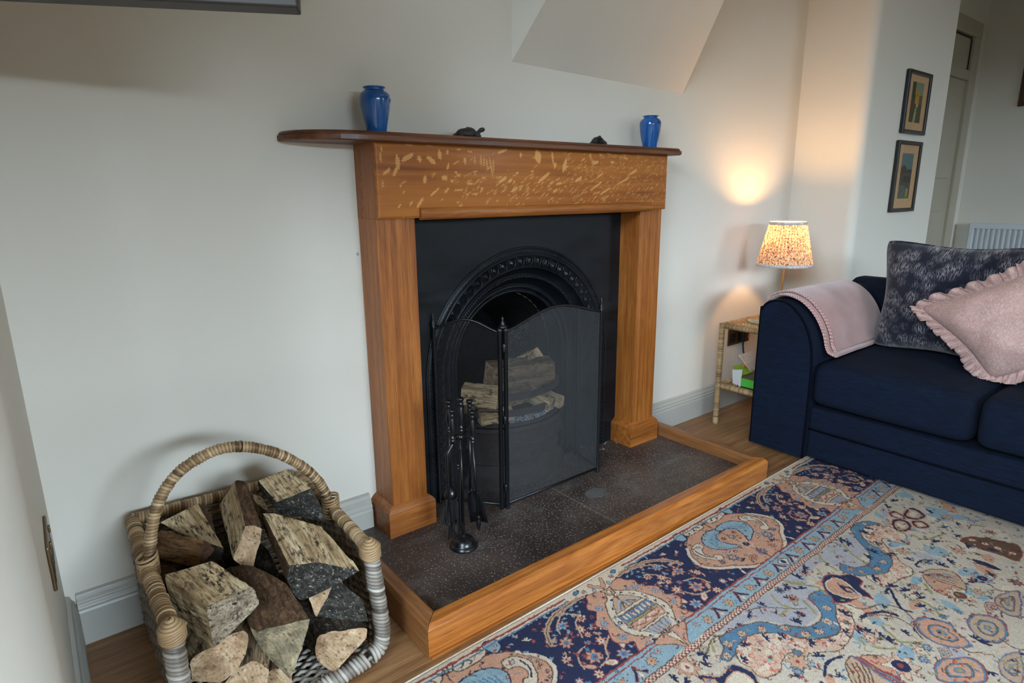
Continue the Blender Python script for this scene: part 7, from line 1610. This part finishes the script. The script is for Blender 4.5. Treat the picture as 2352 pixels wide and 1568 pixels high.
def put(sl, mask, c):
    if c == 'x':
        sub = rug[sl]; v = np.abs(verm[sl]); w_ = verm2[sl]
        colr = np.where((w_ > .05)[..., None], PAL['p'] * .5 + PAL['c'] * .5, PAL['c']); colr = np.where(((v < .13))[..., None], lin((178, 92, 74)), colr)
        sub[mask] = colr[mask]
    else: rug[sl][mask] = PAL[c]
def inpoly(pts, sl):
    X = WX[sl]; Y = WY[sl]; m_ = np.zeros(X.shape, bool); n = len(pts)
    for i in range(n):
        x0, y0 = pts[i]; x1, y1 = pts[(i + 1) % n]
        if y0 == y1: continue
        c = ((y0 > Y) != (y1 > Y)) & (X < (x1 - x0) * (Y - y0) / (y1 - y0) + x0); m_ ^= c
    return m_
def sm(pts, closed, n=4): return [(p.x, p.y) for p in smooth_path([(a, b, 0) for a, b in pts], n, closed)]
def poly(c, pts, line='', w=.0025, smooth=True):
    q = sm(pts, True) if smooth and len(pts) > 4 else pts
    a = np.array(q); sl = win(a[:, 0].min(), a[:, 0].max(), a[:, 1].min(), a[:, 1].max())
    if sl is None: return
    put(sl, inpoly(q, sl), c)
    if line: stroke(line, w, q + [q[0]], False)
def stroke(c, w, pts, smooth=True):
    q = sm(pts, False) if smooth and len(pts) > 2 else pts
    for (x0, y0), (x1, y1) in zip(q[:-1], q[1:]):
        sl = win(min(x0, x1) - w, max(x0, x1) + w, min(y0, y1) - w, max(y0, y1) + w)
        if sl is None: continue
        X = WX[sl] - x0; Y = WY[sl] - y0; dx, dy = x1 - x0, y1 - y0; L2 = dx*dx + dy*dy + 1e-12
        t = np.clip((X * dx + Y * dy) / L2, 0, 1); d2 = (X - t * dx) ** 2 + (Y - t * dy) ** 2
        put(sl, d2 < (w * .5 + .0003) ** 2, c)
def flower(x, y, r, n, c1, c2, c3='k'):
    sl = win(x - r, x + r, y - r, y + r)
    if sl is None: return
    X = WX[sl] - x; Y = WY[sl] - y; d = np.hypot(X, Y); a = np.arctan2(Y, X); pr = r * (.80 + .20 * np.cos(a * n))
    put(sl, d < pr, c3); put(sl, d < pr - .0028, c1); put(sl, d < r * .42, c2); put(sl, d < r * .16, 'r' if c2 != 'r' else 'c')
def sprig(x, y, r, ang, c):
    for s in (-1, 1):
        for k in (.35, 1.25):
            a = ang + s * k; cx, cy = x + r * .55 * math.cos(a), y + r * .55 * math.sin(a)
            sl = win(cx - r, cx + r, cy - r, cy + r)
            if sl is None: continue
            X = WX[sl] - cx; Y = WY[sl] - cy; u = X * math.cos(a) + Y * math.sin(a); v = -X * math.sin(a) + Y * math.cos(a)
            put(sl, (u / (r * .5)) ** 2 + (v / (r * .2)) ** 2 < 1, c)
def leaf(x, y, a_, b_, ang, c, line='', inner=''):
    for k, cc in ((1.0, line), (.78 if line else 1, c), (.4, inner)):
        if not cc: continue
        sl = win(x - a_, x + a_, y - a_, y + a_)
        if sl is None: return
        X = WX[sl] - x; Y = WY[sl] - y; u = X * math.cos(ang) + Y * math.sin(ang); v = -X * math.sin(ang) + Y * math.cos(ang)
        put(sl, (np.abs(u) / (a_ * k)) ** 1.6 + (np.abs(v) / (b_ * k)) ** 1.6 < 1, cc)
# ground scatter of the field outside the drawn motifs
q5 = random.Random(12)
for i in range(150):
    x, y_ = q5.uniform(RX0, RX1), q5.uniform(RYF, -.98); c = q5.choice('lgpcl')
    leaf(x, y_, q5.uniform(.02, .05), q5.uniform(.01, .025), q5.uniform(0, 3), c)
for i in range(130):
    x, y_ = q5.uniform(RX0, RX1), q5.uniform(RYF, -.97); k = q5.random()
    if k < .35: sprig(x, y_, q5.uniform(.009, .016), q5.uniform(0, 6), q5.choice('nnnk'))
    elif k < .6: flower(x, y_, q5.uniform(.008, .016), 6, q5.choice('pbxt'), q5.choice('ncr'))
    else:
        a = q5.uniform(0, 6); r = q5.uniform(.02, .05); stroke(q5.choice('okkb'), .0035, [(x, y_), (x + r * math.cos(a), y_ + r * math.sin(a)), (x + 1.6 * r * math.cos(a + .6), y_ + 1.6 * r * math.sin(a + .6))])
for mo in RUGM:
    k = mo[0]
    if k == 'P': poly(mo[1], mo[2], mo[3], mo[4])
    elif k == 'L': stroke(mo[1], mo[2], mo[3])
    elif k == 'F': flower(*mo[1:])
    elif k == 'S': sprig(*mo[1:])
for i in range(1700):
    x, y_ = q5.uniform(RX0, RX1), q5.uniform(RYF, -.972); k = q5.random()
    if k < .30: sprig(x, y_, q5.uniform(.005, .009), q5.uniform(0, 6), q5.choice('nbkro'))
    elif k < .5: flower(x, y_, q5.uniform(.004, .007), 5, q5.choice('pblcr'), q5.choice('ncr'))
    elif k < .75: leaf(x, y_, q5.uniform(.004, .009), q5.uniform(.002, .004), q5.uniform(0, 3), q5.choice('lcobpr'))
    else:
        a = q5.uniform(0, 6); r = q5.uniform(.006, .014); stroke(q5.choice('kkror'), .0024, [(x, y_), (x + r * math.cos(a), y_ + r * math.sin(a)), (x + 1.4 * r * math.cos(a + .9), y_ + 1.4 * r * math.sin(a + .9))])
# repeat of the drawn field for the part hidden from the lens at the left
# ---- borders
def hband(y0, y1, c):
    sl = win(RX0, RX1, min(y0, y1), max(y0, y1)); put(sl, (WY[sl] < max(y0, y1)) & (WY[sl] > min(y0, y1)), c)
hband(-.60, -.962, 'c')
hband(-.645, -.886, 'n')
C0, HP_ = -.172, .505
cs = [C0 + 2 * HP_ * k for k in range(-1, 2)]
Tv = lambda pts, c0, s: [(c0 + s * a, b) for a, b in pts]
# navy ground flowers, alternating leaves
for c0 in cs:
    for s in (-1, 1):
        for (a, b, r, c1, c2) in ((.164, -.741, .017, 'p', 'c'), (.163, -.765, .012, 'c', 't'), (.153, -.801, .018, 'p', 'c'), (.225, -.752, .020, 'p', 'b'), (.205, -.827, .024, 'p', 'b'), (.236, -.872, .016, 'c', 'p'), (.143, -.868, .020, 'l', 'b'), (.134, -.712, .016, 'c', 'r'), (.262, -.790, .014, 'c', 't'), (.285, -.86, .013, 'l', 'c'), (.19, -.70, .018, 'l', 'b'), (.235, -.69, .016, 'p', 'r'), (.185, -.785, .010, 'l', 'b'), (.17, -.84, .008, 'l', 'b'), (.26, -.72, .009, 'l', 'c')): flower(c0 + s * a, b, r, 7, c1, c2, 'r')
        leaf(c0 + s * .187, -.866, .021, .010, s * .5, 'c', 'r', 't'); leaf(c0 + s * .12, -.855 + .02, .022, .010, s * -1.1, 'c', 'r', 't'); leaf(c0 + s * .235, -.842, .020, .008, s * .9, 't', 'r'); leaf(c0 + s * .165, -.668, .018, .008, .3 * s, 't', 'r', 'b')
        for pts in ([(.10, -.66), (.15, -.665), (.20, -.69), (.215, -.72)], [(.13, -.70), (.16, -.72), (.18, -.76)], [(.20, -.79), (.235, -.80), (.25, -.84)], [(.12, -.80), (.16, -.82), (.18, -.85), (.22, -.86)]): stroke('t', .004, Tv(pts, c0, s))
        # feathered arch over the flowers
        stroke('t', .012, Tv([(.07, -.655), (.12, -.652), (.19, -.662), (.235, -.69), (.26, -.735)], c0, s)); stroke('k', .0022, Tv([(.07, -.655), (.12, -.652), (.19, -.662), (.235, -.69), (.26, -.735)], c0, s))
        for i in range(9): 
            u = i / 8; sprig(c0 + s * (.09 + .16 * u), -.672 - .06 * u * u, .007, s * -1.2, 'l')
# small filling in the navy and peach grounds
q7 = random.Random(9); FILL = [(q7.uniform(.01, .5), q7.uniform(-.88, -.65), q7.random(), q7.uniform(.004, .008), q7.uniform(0, 6), q7.choice('lcpbrt'), q7.choice('ncr')) for _ in range(210)]
for c0 in cs:
    for s in (-1, 1):
        for (a, b, k, r, an, c1, c2) in FILL:
            sl = win(c0 + s * a - .001, c0 + s * a + .001, b - .001, b + .001, .001)
            if sl is None: continue
            if np.abs(rug[sl].mean((0, 1)) - PAL['n']).sum() > .02: continue
            if k < .5: sprig(c0 + s * a, b, r * 1.3, s * an, c1)
            elif k < .8: flower(c0 + s * a, b, r, 5, c1, c2, 'r')
            else: leaf(c0 + s * a, b, r * 1.6, r * .6, s * an, c1)
# lobed medallion between the vases
for c0 in [C0 + HP_ * k for k in (-3, -1, 1, 3)]:
    for s in (-1, 1):
        out = [(0, -.650), (.06, -.652), (.12, -.668), (.165, -.70), (.20, -.745), (.205, -.79), (.175, -.825), (.14, -.845), (.10, -.875), (.05, -.895), (0, -.925)]
        poly('p', Tv(out + [(-.004, -.925), (-.004, -.65)], c0, s), 'k', .003)
        stroke('c', .009, Tv([(.165, -.70), (.20, -.745), (.205, -.79), (.175, -.825), (.14, -.845), (.10, -.875), (.05, -.895)], c0, s)); stroke('k', .0022, Tv([(.160, -.705), (.192, -.745), (.197, -.79), (.168, -.82), (.132, -.84), (.095, -.868), (.05, -.886)], c0, s))
        poly('l', Tv([(0, -.69), (.05, -.685), (.09, -.70), (.11, -.735), (.09, -.77), (.055, -.79), (.02, -.80), (.04, -.77), (.05, -.735), (.03, -.715), (0, -.71)], c0, s), 'n', .0028)
        for i in range(6): stroke('b', .0028, Tv([(.02 + i * .012, -.70 - i * .004), (.035 + i * .010, -.725 - i * .006)], c0, s))
        # paisley with curl
        poly('c', Tv([(.12, -.70), (.15, -.705), (.17, -.735), (.168, -.765), (.15, -.795), (.13, -.805), (.115, -.79), (.125, -.775), (.14, -.775), (.148, -.755), (.138, -.735), (.115, -.725)], c0, s), 'k', .0025)
        stroke('n', .0035, Tv([(.155, -.725), (.158, -.755), (.145, -.78)], c0, s)); leaf(c0 + s * .137, -.717, .010, .006, s * .6, 'g', 'k')
        for i in range(5): flower(c0 + s * (.175 + .01 * (i % 2)), -.735 - i * .018, .006, 5, 'b', 'l')
        flower(c0 + s * .10, -.815, .020, 8, 'b', 'p', 'n'); flower(c0 + s * .055, -.855, .015, 7, 'p', 'r'); sprig(c0 + s * .085, -.845, .014, 1.6, 'n'); flower(c0 + s * .145, -.812, .012, 7, 'b', 'r'); flower(c0 + s * .03, -.74, .010, 6, 'n', 'r'); leaf(c0 + s * .07, -.80, .016, .007, s * .4, 'c', 'n', 'r')
        sprig(c0 + s * .02, -.885, .010, -1.5, 'r')
        # cartouche panels along the outer edge
        for (a, w_) in ((.06, .05), (.17, .05)):
            if a == .06: poly('c', Tv([(.02, -.637), (.05, -.632), (.095, -.635), (.11, -.648), (.095, -.662), (.05, -.665), (.02, -.66)], c0, s), 'k', .003); stroke('k', .0045, Tv([(.035, -.655), (.05, -.642), (.065, -.652), (.055, -.658)], c0, s)); stroke('p', .0035, Tv([(.07, -.655), (.085, -.642), (.098, -.65)], c0, s))
        poly('l', Tv([(.112, -.630), (.135, -.627), (.15, -.64), (.145, -.665), (.125, -.672), (.115, -.655)], c0, s), 'n', .003)
        stroke('n', .005, Tv([(.15, -.66), (.19, -.69), (.215, -.735)], c0, s))
    flower(c0, -.80, .026, 8, 'p', 'n', 'c'); flower(c0, -.852, .018, 8, 'b', 'r', 'n'); flower(c0, -.75, .014, 6, 'b', 'c', 'n'); leaf(c0, -.905, .020, .010, 1.57, 'b', 'n')
# vase medallions
for c0 in cs:
    for s in (-1, 1):
        poly('p', Tv([(0, -.62), (.019, -.665), (.060, -.66), (.075, -.682), (.095, -.698), (.088, -.723), (.105, -.738), (.123, -.757), (.112, -.784), (.122, -.800), (.131, -.823), (.113, -.845), (.094, -.855), (.110, -.885), (.095, -.905), (.045, -.912), (0, -.955)], c0, s), 'r', .002)
        poly('c', Tv([(0, -.618), (.02, -.625), (.045, -.628), (.09, -.63), (.09, -.645), (.03, -.665), (0, -.67)], c0, s))
        poly('c', Tv([(0, -.698), (.03, -.706), (.055, -.725), (.078, -.765), (.086, -.805), (.076, -.842), (.055, -.868), (.030, -.90), (0, -.957)], c0, s), 'k', .0026)
        poly('t', Tv([(0, -.722), (.03, -.732), (.048, -.76), (.062, -.80), (.054, -.835), (.030, -.868), (.012, -.90), (0, -.93)], c0, s), 'k', .0022)
        for i in range(7):
            u = i / 6; a = -.35 + u * 2.4; sprig(c0 + s * (.001 + .069 * math.sin(min(a + .65, 2.4))), -.712 - .158 * u, .0065, s * (1.2 - u * 2.2), 'n')
        for (a, b) in ((.071, -.718), (.104, -.764), (.104, -.825), (.071, -.885)): flower(c0 + s * a, b, .015, 8, 'b', 'l', 'p')
        leaf(c0 + s * .047, -.888, .018, .007, s * 1.0, 'n', 'c')
    def vb(y0, y1, c, w=.05, line=True):
        poly(c, [(c0 - w, y0), (c0 + w, y0), (c0 + w, y1), (c0 - w, y1)], '', smooth=False)
        if line: stroke('k', .0022, [(c0 - w, y0), (c0 + w, y0)])
    for i in range(7): stroke('gbk'[i % 3], .0035, [(c0, -.728), (c0 - .042 + i * .014, -.757)])
    vb(-.762, -.770, 'c', .052); vb(-.772, -.800, 'b', .058)
    for i in range(7): leaf(c0 - .045 + i * .015, -.786, .013, .005, 1.57, 'c', 'r')
    vb(-.802, -.808, 'o', .058); vb(-.810, -.836, 'p', .056)
    stroke('c', .005, [(c0 - .045, -.83), (c0 - .02, -.815), (c0, -.83), (c0 + .02, -.815), (c0 + .045, -.83)]); stroke('r', .0025, [(c0 - .045, -.822), (c0 - .02, -.83), (c0, -.817), (c0 + .02, -.83), (c0 + .045, -.822)])
    vb(-.838, -.844, 'c', .050); vb(-.846, -.872, 'g', .036)
    for i in range(9): stroke('bp'[i % 2], .0028, [(c0 - .030 + i * .0075, -.848), (c0 - .022 + i * .0055, -.871)])
    for i in range(6): stroke('n', .0026, [(c0 - .018 + i * .007, -.876), (c0 - .008 + i * .003, -.905)])
    poly('t', [(c0 - .016, -.672), (c0 + .016, -.672), (c0 + .012, -.700), (c0 - .012, -.700)], 'k', .0025, smooth=False); poly('c', [(c0, -.678), (c0 + .008, -.687), (c0, -.696), (c0 - .008, -.687)], 'k', .002, smooth=False)
    for s in (-1, 1): poly('t', Tv([(0, -.668), (.018, -.655), (.030, -.635), (.022, -.628), (.008, -.648), (0, -.655)], c0, s), 'r', .002); flower(c0 + s * .055, -.645, .009, 7, 'c', 'r'); leaf(c0 + s * .075, -.632, .013, .009, .2, 'b', 'n'); leaf(c0 + s * .028, -.68 + .02, .010, .006, 1, 'l', 'k')
# lines of the border
def edge_lines():
    for a, b, c in ((-.628, -.634, 'r'), (-.640, -.6445, 'b'),):
        sl = win(RX0, RX1, b, a)
        free = np.ones_like(GXX[sl], bool)
        for c0 in cs: free &= np.abs(GXX[sl] - c0) > .115
        put(sl, (WY[sl] < a) & (WY[sl] > b) & free, c)
edge_lines()
# inner lines, light blue guard with forked leaves, red and white rope
def skipvase(sl, w=.05):
    free = np.ones_like(GXX[sl], bool)
    for c0 in cs: free &= np.abs(GXX[sl] - c0) > w
    return free
for a, b, c in ((-.884, -.8895, 'r'), (-.8895, -.897, 'l'), (-.897, -.9005, 'r'), (-.9005, -.947, 'l'), (-.947, -.9495, 'k')):
    sl = win(RX0, RX1, b, a, .002); put(sl, (WY[sl] < a) & (WY[sl] > b) & (skipvase(sl, .055) if c != 'l' or b > -.9 else np.ones_like(GXX[sl], bool)), c)
for c0 in cs:
    for s in (-1, 1):
        poly('p', Tv([(0, -.888), (.06, -.888), (.05, -.905), (.02, -.93), (0, -.953)], c0, s), 'k', .002); flower(c0 + s * .075, -.915, .014, 7, 'b', 'p', 'l')
    poly('c', [(c0 - .012, -.89), (c0 + .012, -.89), (c0, -.945)], 'k', .002, smooth=False)
k = 0; x = C0 + .105
per = .0505
for c0 in cs:
    for s in (-1, 1):
        for i in range(8):
            x = c0 + s * (.112 + i * per)
            if abs(x - c0) > HP_ - .02: continue
            if i % 2 == 0:
                flower(x, -.924, .0175, 8, 't', 'p'); 
            else:
                d_ = s
                for (a, b) in ((-.022, -.940), (.020, -.938)):
                    stroke('r', .0075, [(x, -.908), (x + a * .4, -.925), (x + a, b)]); stroke('n', .0040, [(x, -.908), (x + a * .4, -.925), (x + a, b)])
                leaf(x, -.936, .010, .006, 1.57, 'c', 'p')
for c0 in [C0 + HP_ * k for k in (-3, -1, 1, 3)]: poly('c', [(c0 - .022, -.918), (c0, -.905), (c0 + .022, -.918), (c0, -.945)], 'k', .0025, smooth=False); leaf(c0, -.922, .012, .007, 1.57, 'n', 'b')
sl = win(RX0, RX1, -.966, -.9495, .002)
inb = (WY[sl] < -.9495) & (WY[sl] > -.964); put(sl, inb, 'c')
chk = ((np.floor(GXX[sl] / .0062) + np.floor((GYY[sl] - .0) / .0052)) % 2) == 0; put(sl, inb & chk, 'r'); put(sl, (WY[sl] <= -.9635) & (WY[sl] > -.966), 'k')
hband(-.60, -.6165, 'c')
for i in range(1500):
    x, y_ = q5.uniform(RX0, RX1), q5.uniform(-.955, -.65)
    sl = win(x - .001, x + .001, y_ - .001, y_ + .001, .001)
    if sl is None or min(np.abs(rug[sl].mean((0, 1)) - PAL[c]).sum() for c in 'plc') > .03: continue
    kk_ = q5.random()
    if kk_ < .3: sprig(x, y_, q5.uniform(.004, .007), q5.uniform(0, 6), q5.choice('nbrk'))
    elif kk_ < .7:
        a = q5.uniform(0, 6); r = q5.uniform(.006, .012); stroke(q5.choice('kkrtb'), .0023, [(x, y_), (x + r * math.cos(a), y_ + r * math.sin(a)), (x + 1.5 * r * math.cos(a + 1), y_ + 1.5 * r * math.sin(a + 1))])
    else: flower(x, y_, q5.uniform(.004, .0065), 5, q5.choice('bcrt'), q5.choice('cnr'))
for i in range(700):
    x, y_ = q5.uniform(RX0, RX1), q5.uniform(RYF, -.975)
    sl = win(x - .001, x + .001, y_ - .001, y_ + .001, .001)
    if sl is None or min(np.abs(rug[sl].mean((0, 1)) - PAL[c]).sum() for c in 'ilgb') > .03: continue
    k = q5.random()
    if k < .3: sprig(x, y_, q5.uniform(.004, .008), q5.uniform(0, 6), q5.choice('nbkro'))
    elif k < .5: flower(x, y_, q5.uniform(.004, .007), 5, q5.choice('pblcr'), q5.choice('ncr'))
    elif k < .6: leaf(x, y_, q5.uniform(.004, .010), q5.uniform(.002, .004), q5.uniform(0, 3), q5.choice('locbpr'))
    else:
        a = q5.uniform(0, 6); r = q5.uniform(.008, .02); stroke(q5.choice('kkrob'), .0023, [(x, y_), (x + r * math.cos(a), y_ + r * math.sin(a)), (x + 1.4 * r * math.cos(a + .9), y_ + 1.4 * r * math.sin(a + .9))])
# wear, abrash and single-knot variation
rn = np.random.default_rng(3)
rug *= (1 + .11 * rn.normal(size=(ny, nx, 1)) + .05 * vnoise(SHP, 60, 21)[..., None] + .05 * vnoise(SHP, 7, 22)[..., None])
lum = rug.mean(-1, keepdims=True); rug = np.clip(rug * .86 + lum * .14 + lin((176, 160, 140)) * .01, 0, 1)
# mesh: a fine pile surface with its own thickness
rt = thing('rug', (.1, -1.2, 0), 'patterned wool rug in cream, navy, pink and light blue before the hearth kerb', 'rug')
nvx, nvy = nx + 1, ny + 1
ex = RX0 + np.arange(nvx) * CELL; ey = RYF + np.arange(nvy) * CELL
EX, EY = np.meshgrid(ex, ey)
edge = np.minimum(RY1 - EY, .02); zz = .0085 - .0045 * np.clip(1 - edge / .008, 0, 1) ** 2 + .00045 * rn.random(EX.shape) + .0012 * np.pad(vnoise(SHP, 120, 30), ((0, 1), (0, 1)), mode='edge')
tiltk = .020 * (EX - .2)    # the rug lies very slightly askew
vs = np.stack([EX, EY + tiltk, zz], -1).reshape(-1, 3)
idx = np.arange(nvx * nvy).reshape(nvy, nvx); qd = np.stack([idx[:-1, :-1], idx[:-1, 1:], idx[1:, 1:], idx[1:, :-1]], -1).reshape(-1, 4)
rp = np.pad(rug, ((0, 1), (0, 1), (0, 0)), mode='edge'); cols = np.concatenate([rp.reshape(-1, 3), np.ones((nvx * nvy, 1))], 1)
t = NT('rug_wool'); t.set(.95, .06); at = t.node('ShaderNodeAttribute', attribute_name='pattern'); t.col(at.outputs['Color']); t.bump(t.noise(t.coords(), 480, 3, .7), .6, .002)
grid_mesh('patterned_pile', vs, qd, cols, t.m, rt)
m = MB(); m.add([(RX0, RY1 + .02 * (RX0 - .2), 0), (RX1, RY1 + .02 * (RX1 - .2), 0), (RX1, RY1 + .02 * (RX1 - .2), .0045), (RX0, RY1 + .02 * (RX0 - .2), .0045)], [(0, 1, 2, 3)])
m.tube([(lerp(RX0, RX1, i / 60), RY1 + .02 * (lerp(RX0, RX1, i / 60) - .2) + .0005, .0042) for i in range(61)], .0042, 8); m.build('bound_edge', m_plain('cream_wool_binding', S(196, 184, 164), .95, .1, var=.15, vs=200, bump=.6, bs=400), rt, smooth=True)
m = MB(); m.box(RX0, RX1, -2.7, RYF + .003, 0, .008); o = m.build('plain_field', m_plain('rug_far_field', S(176, 160, 148), .95, .1, var=.35, vs=26), rt)
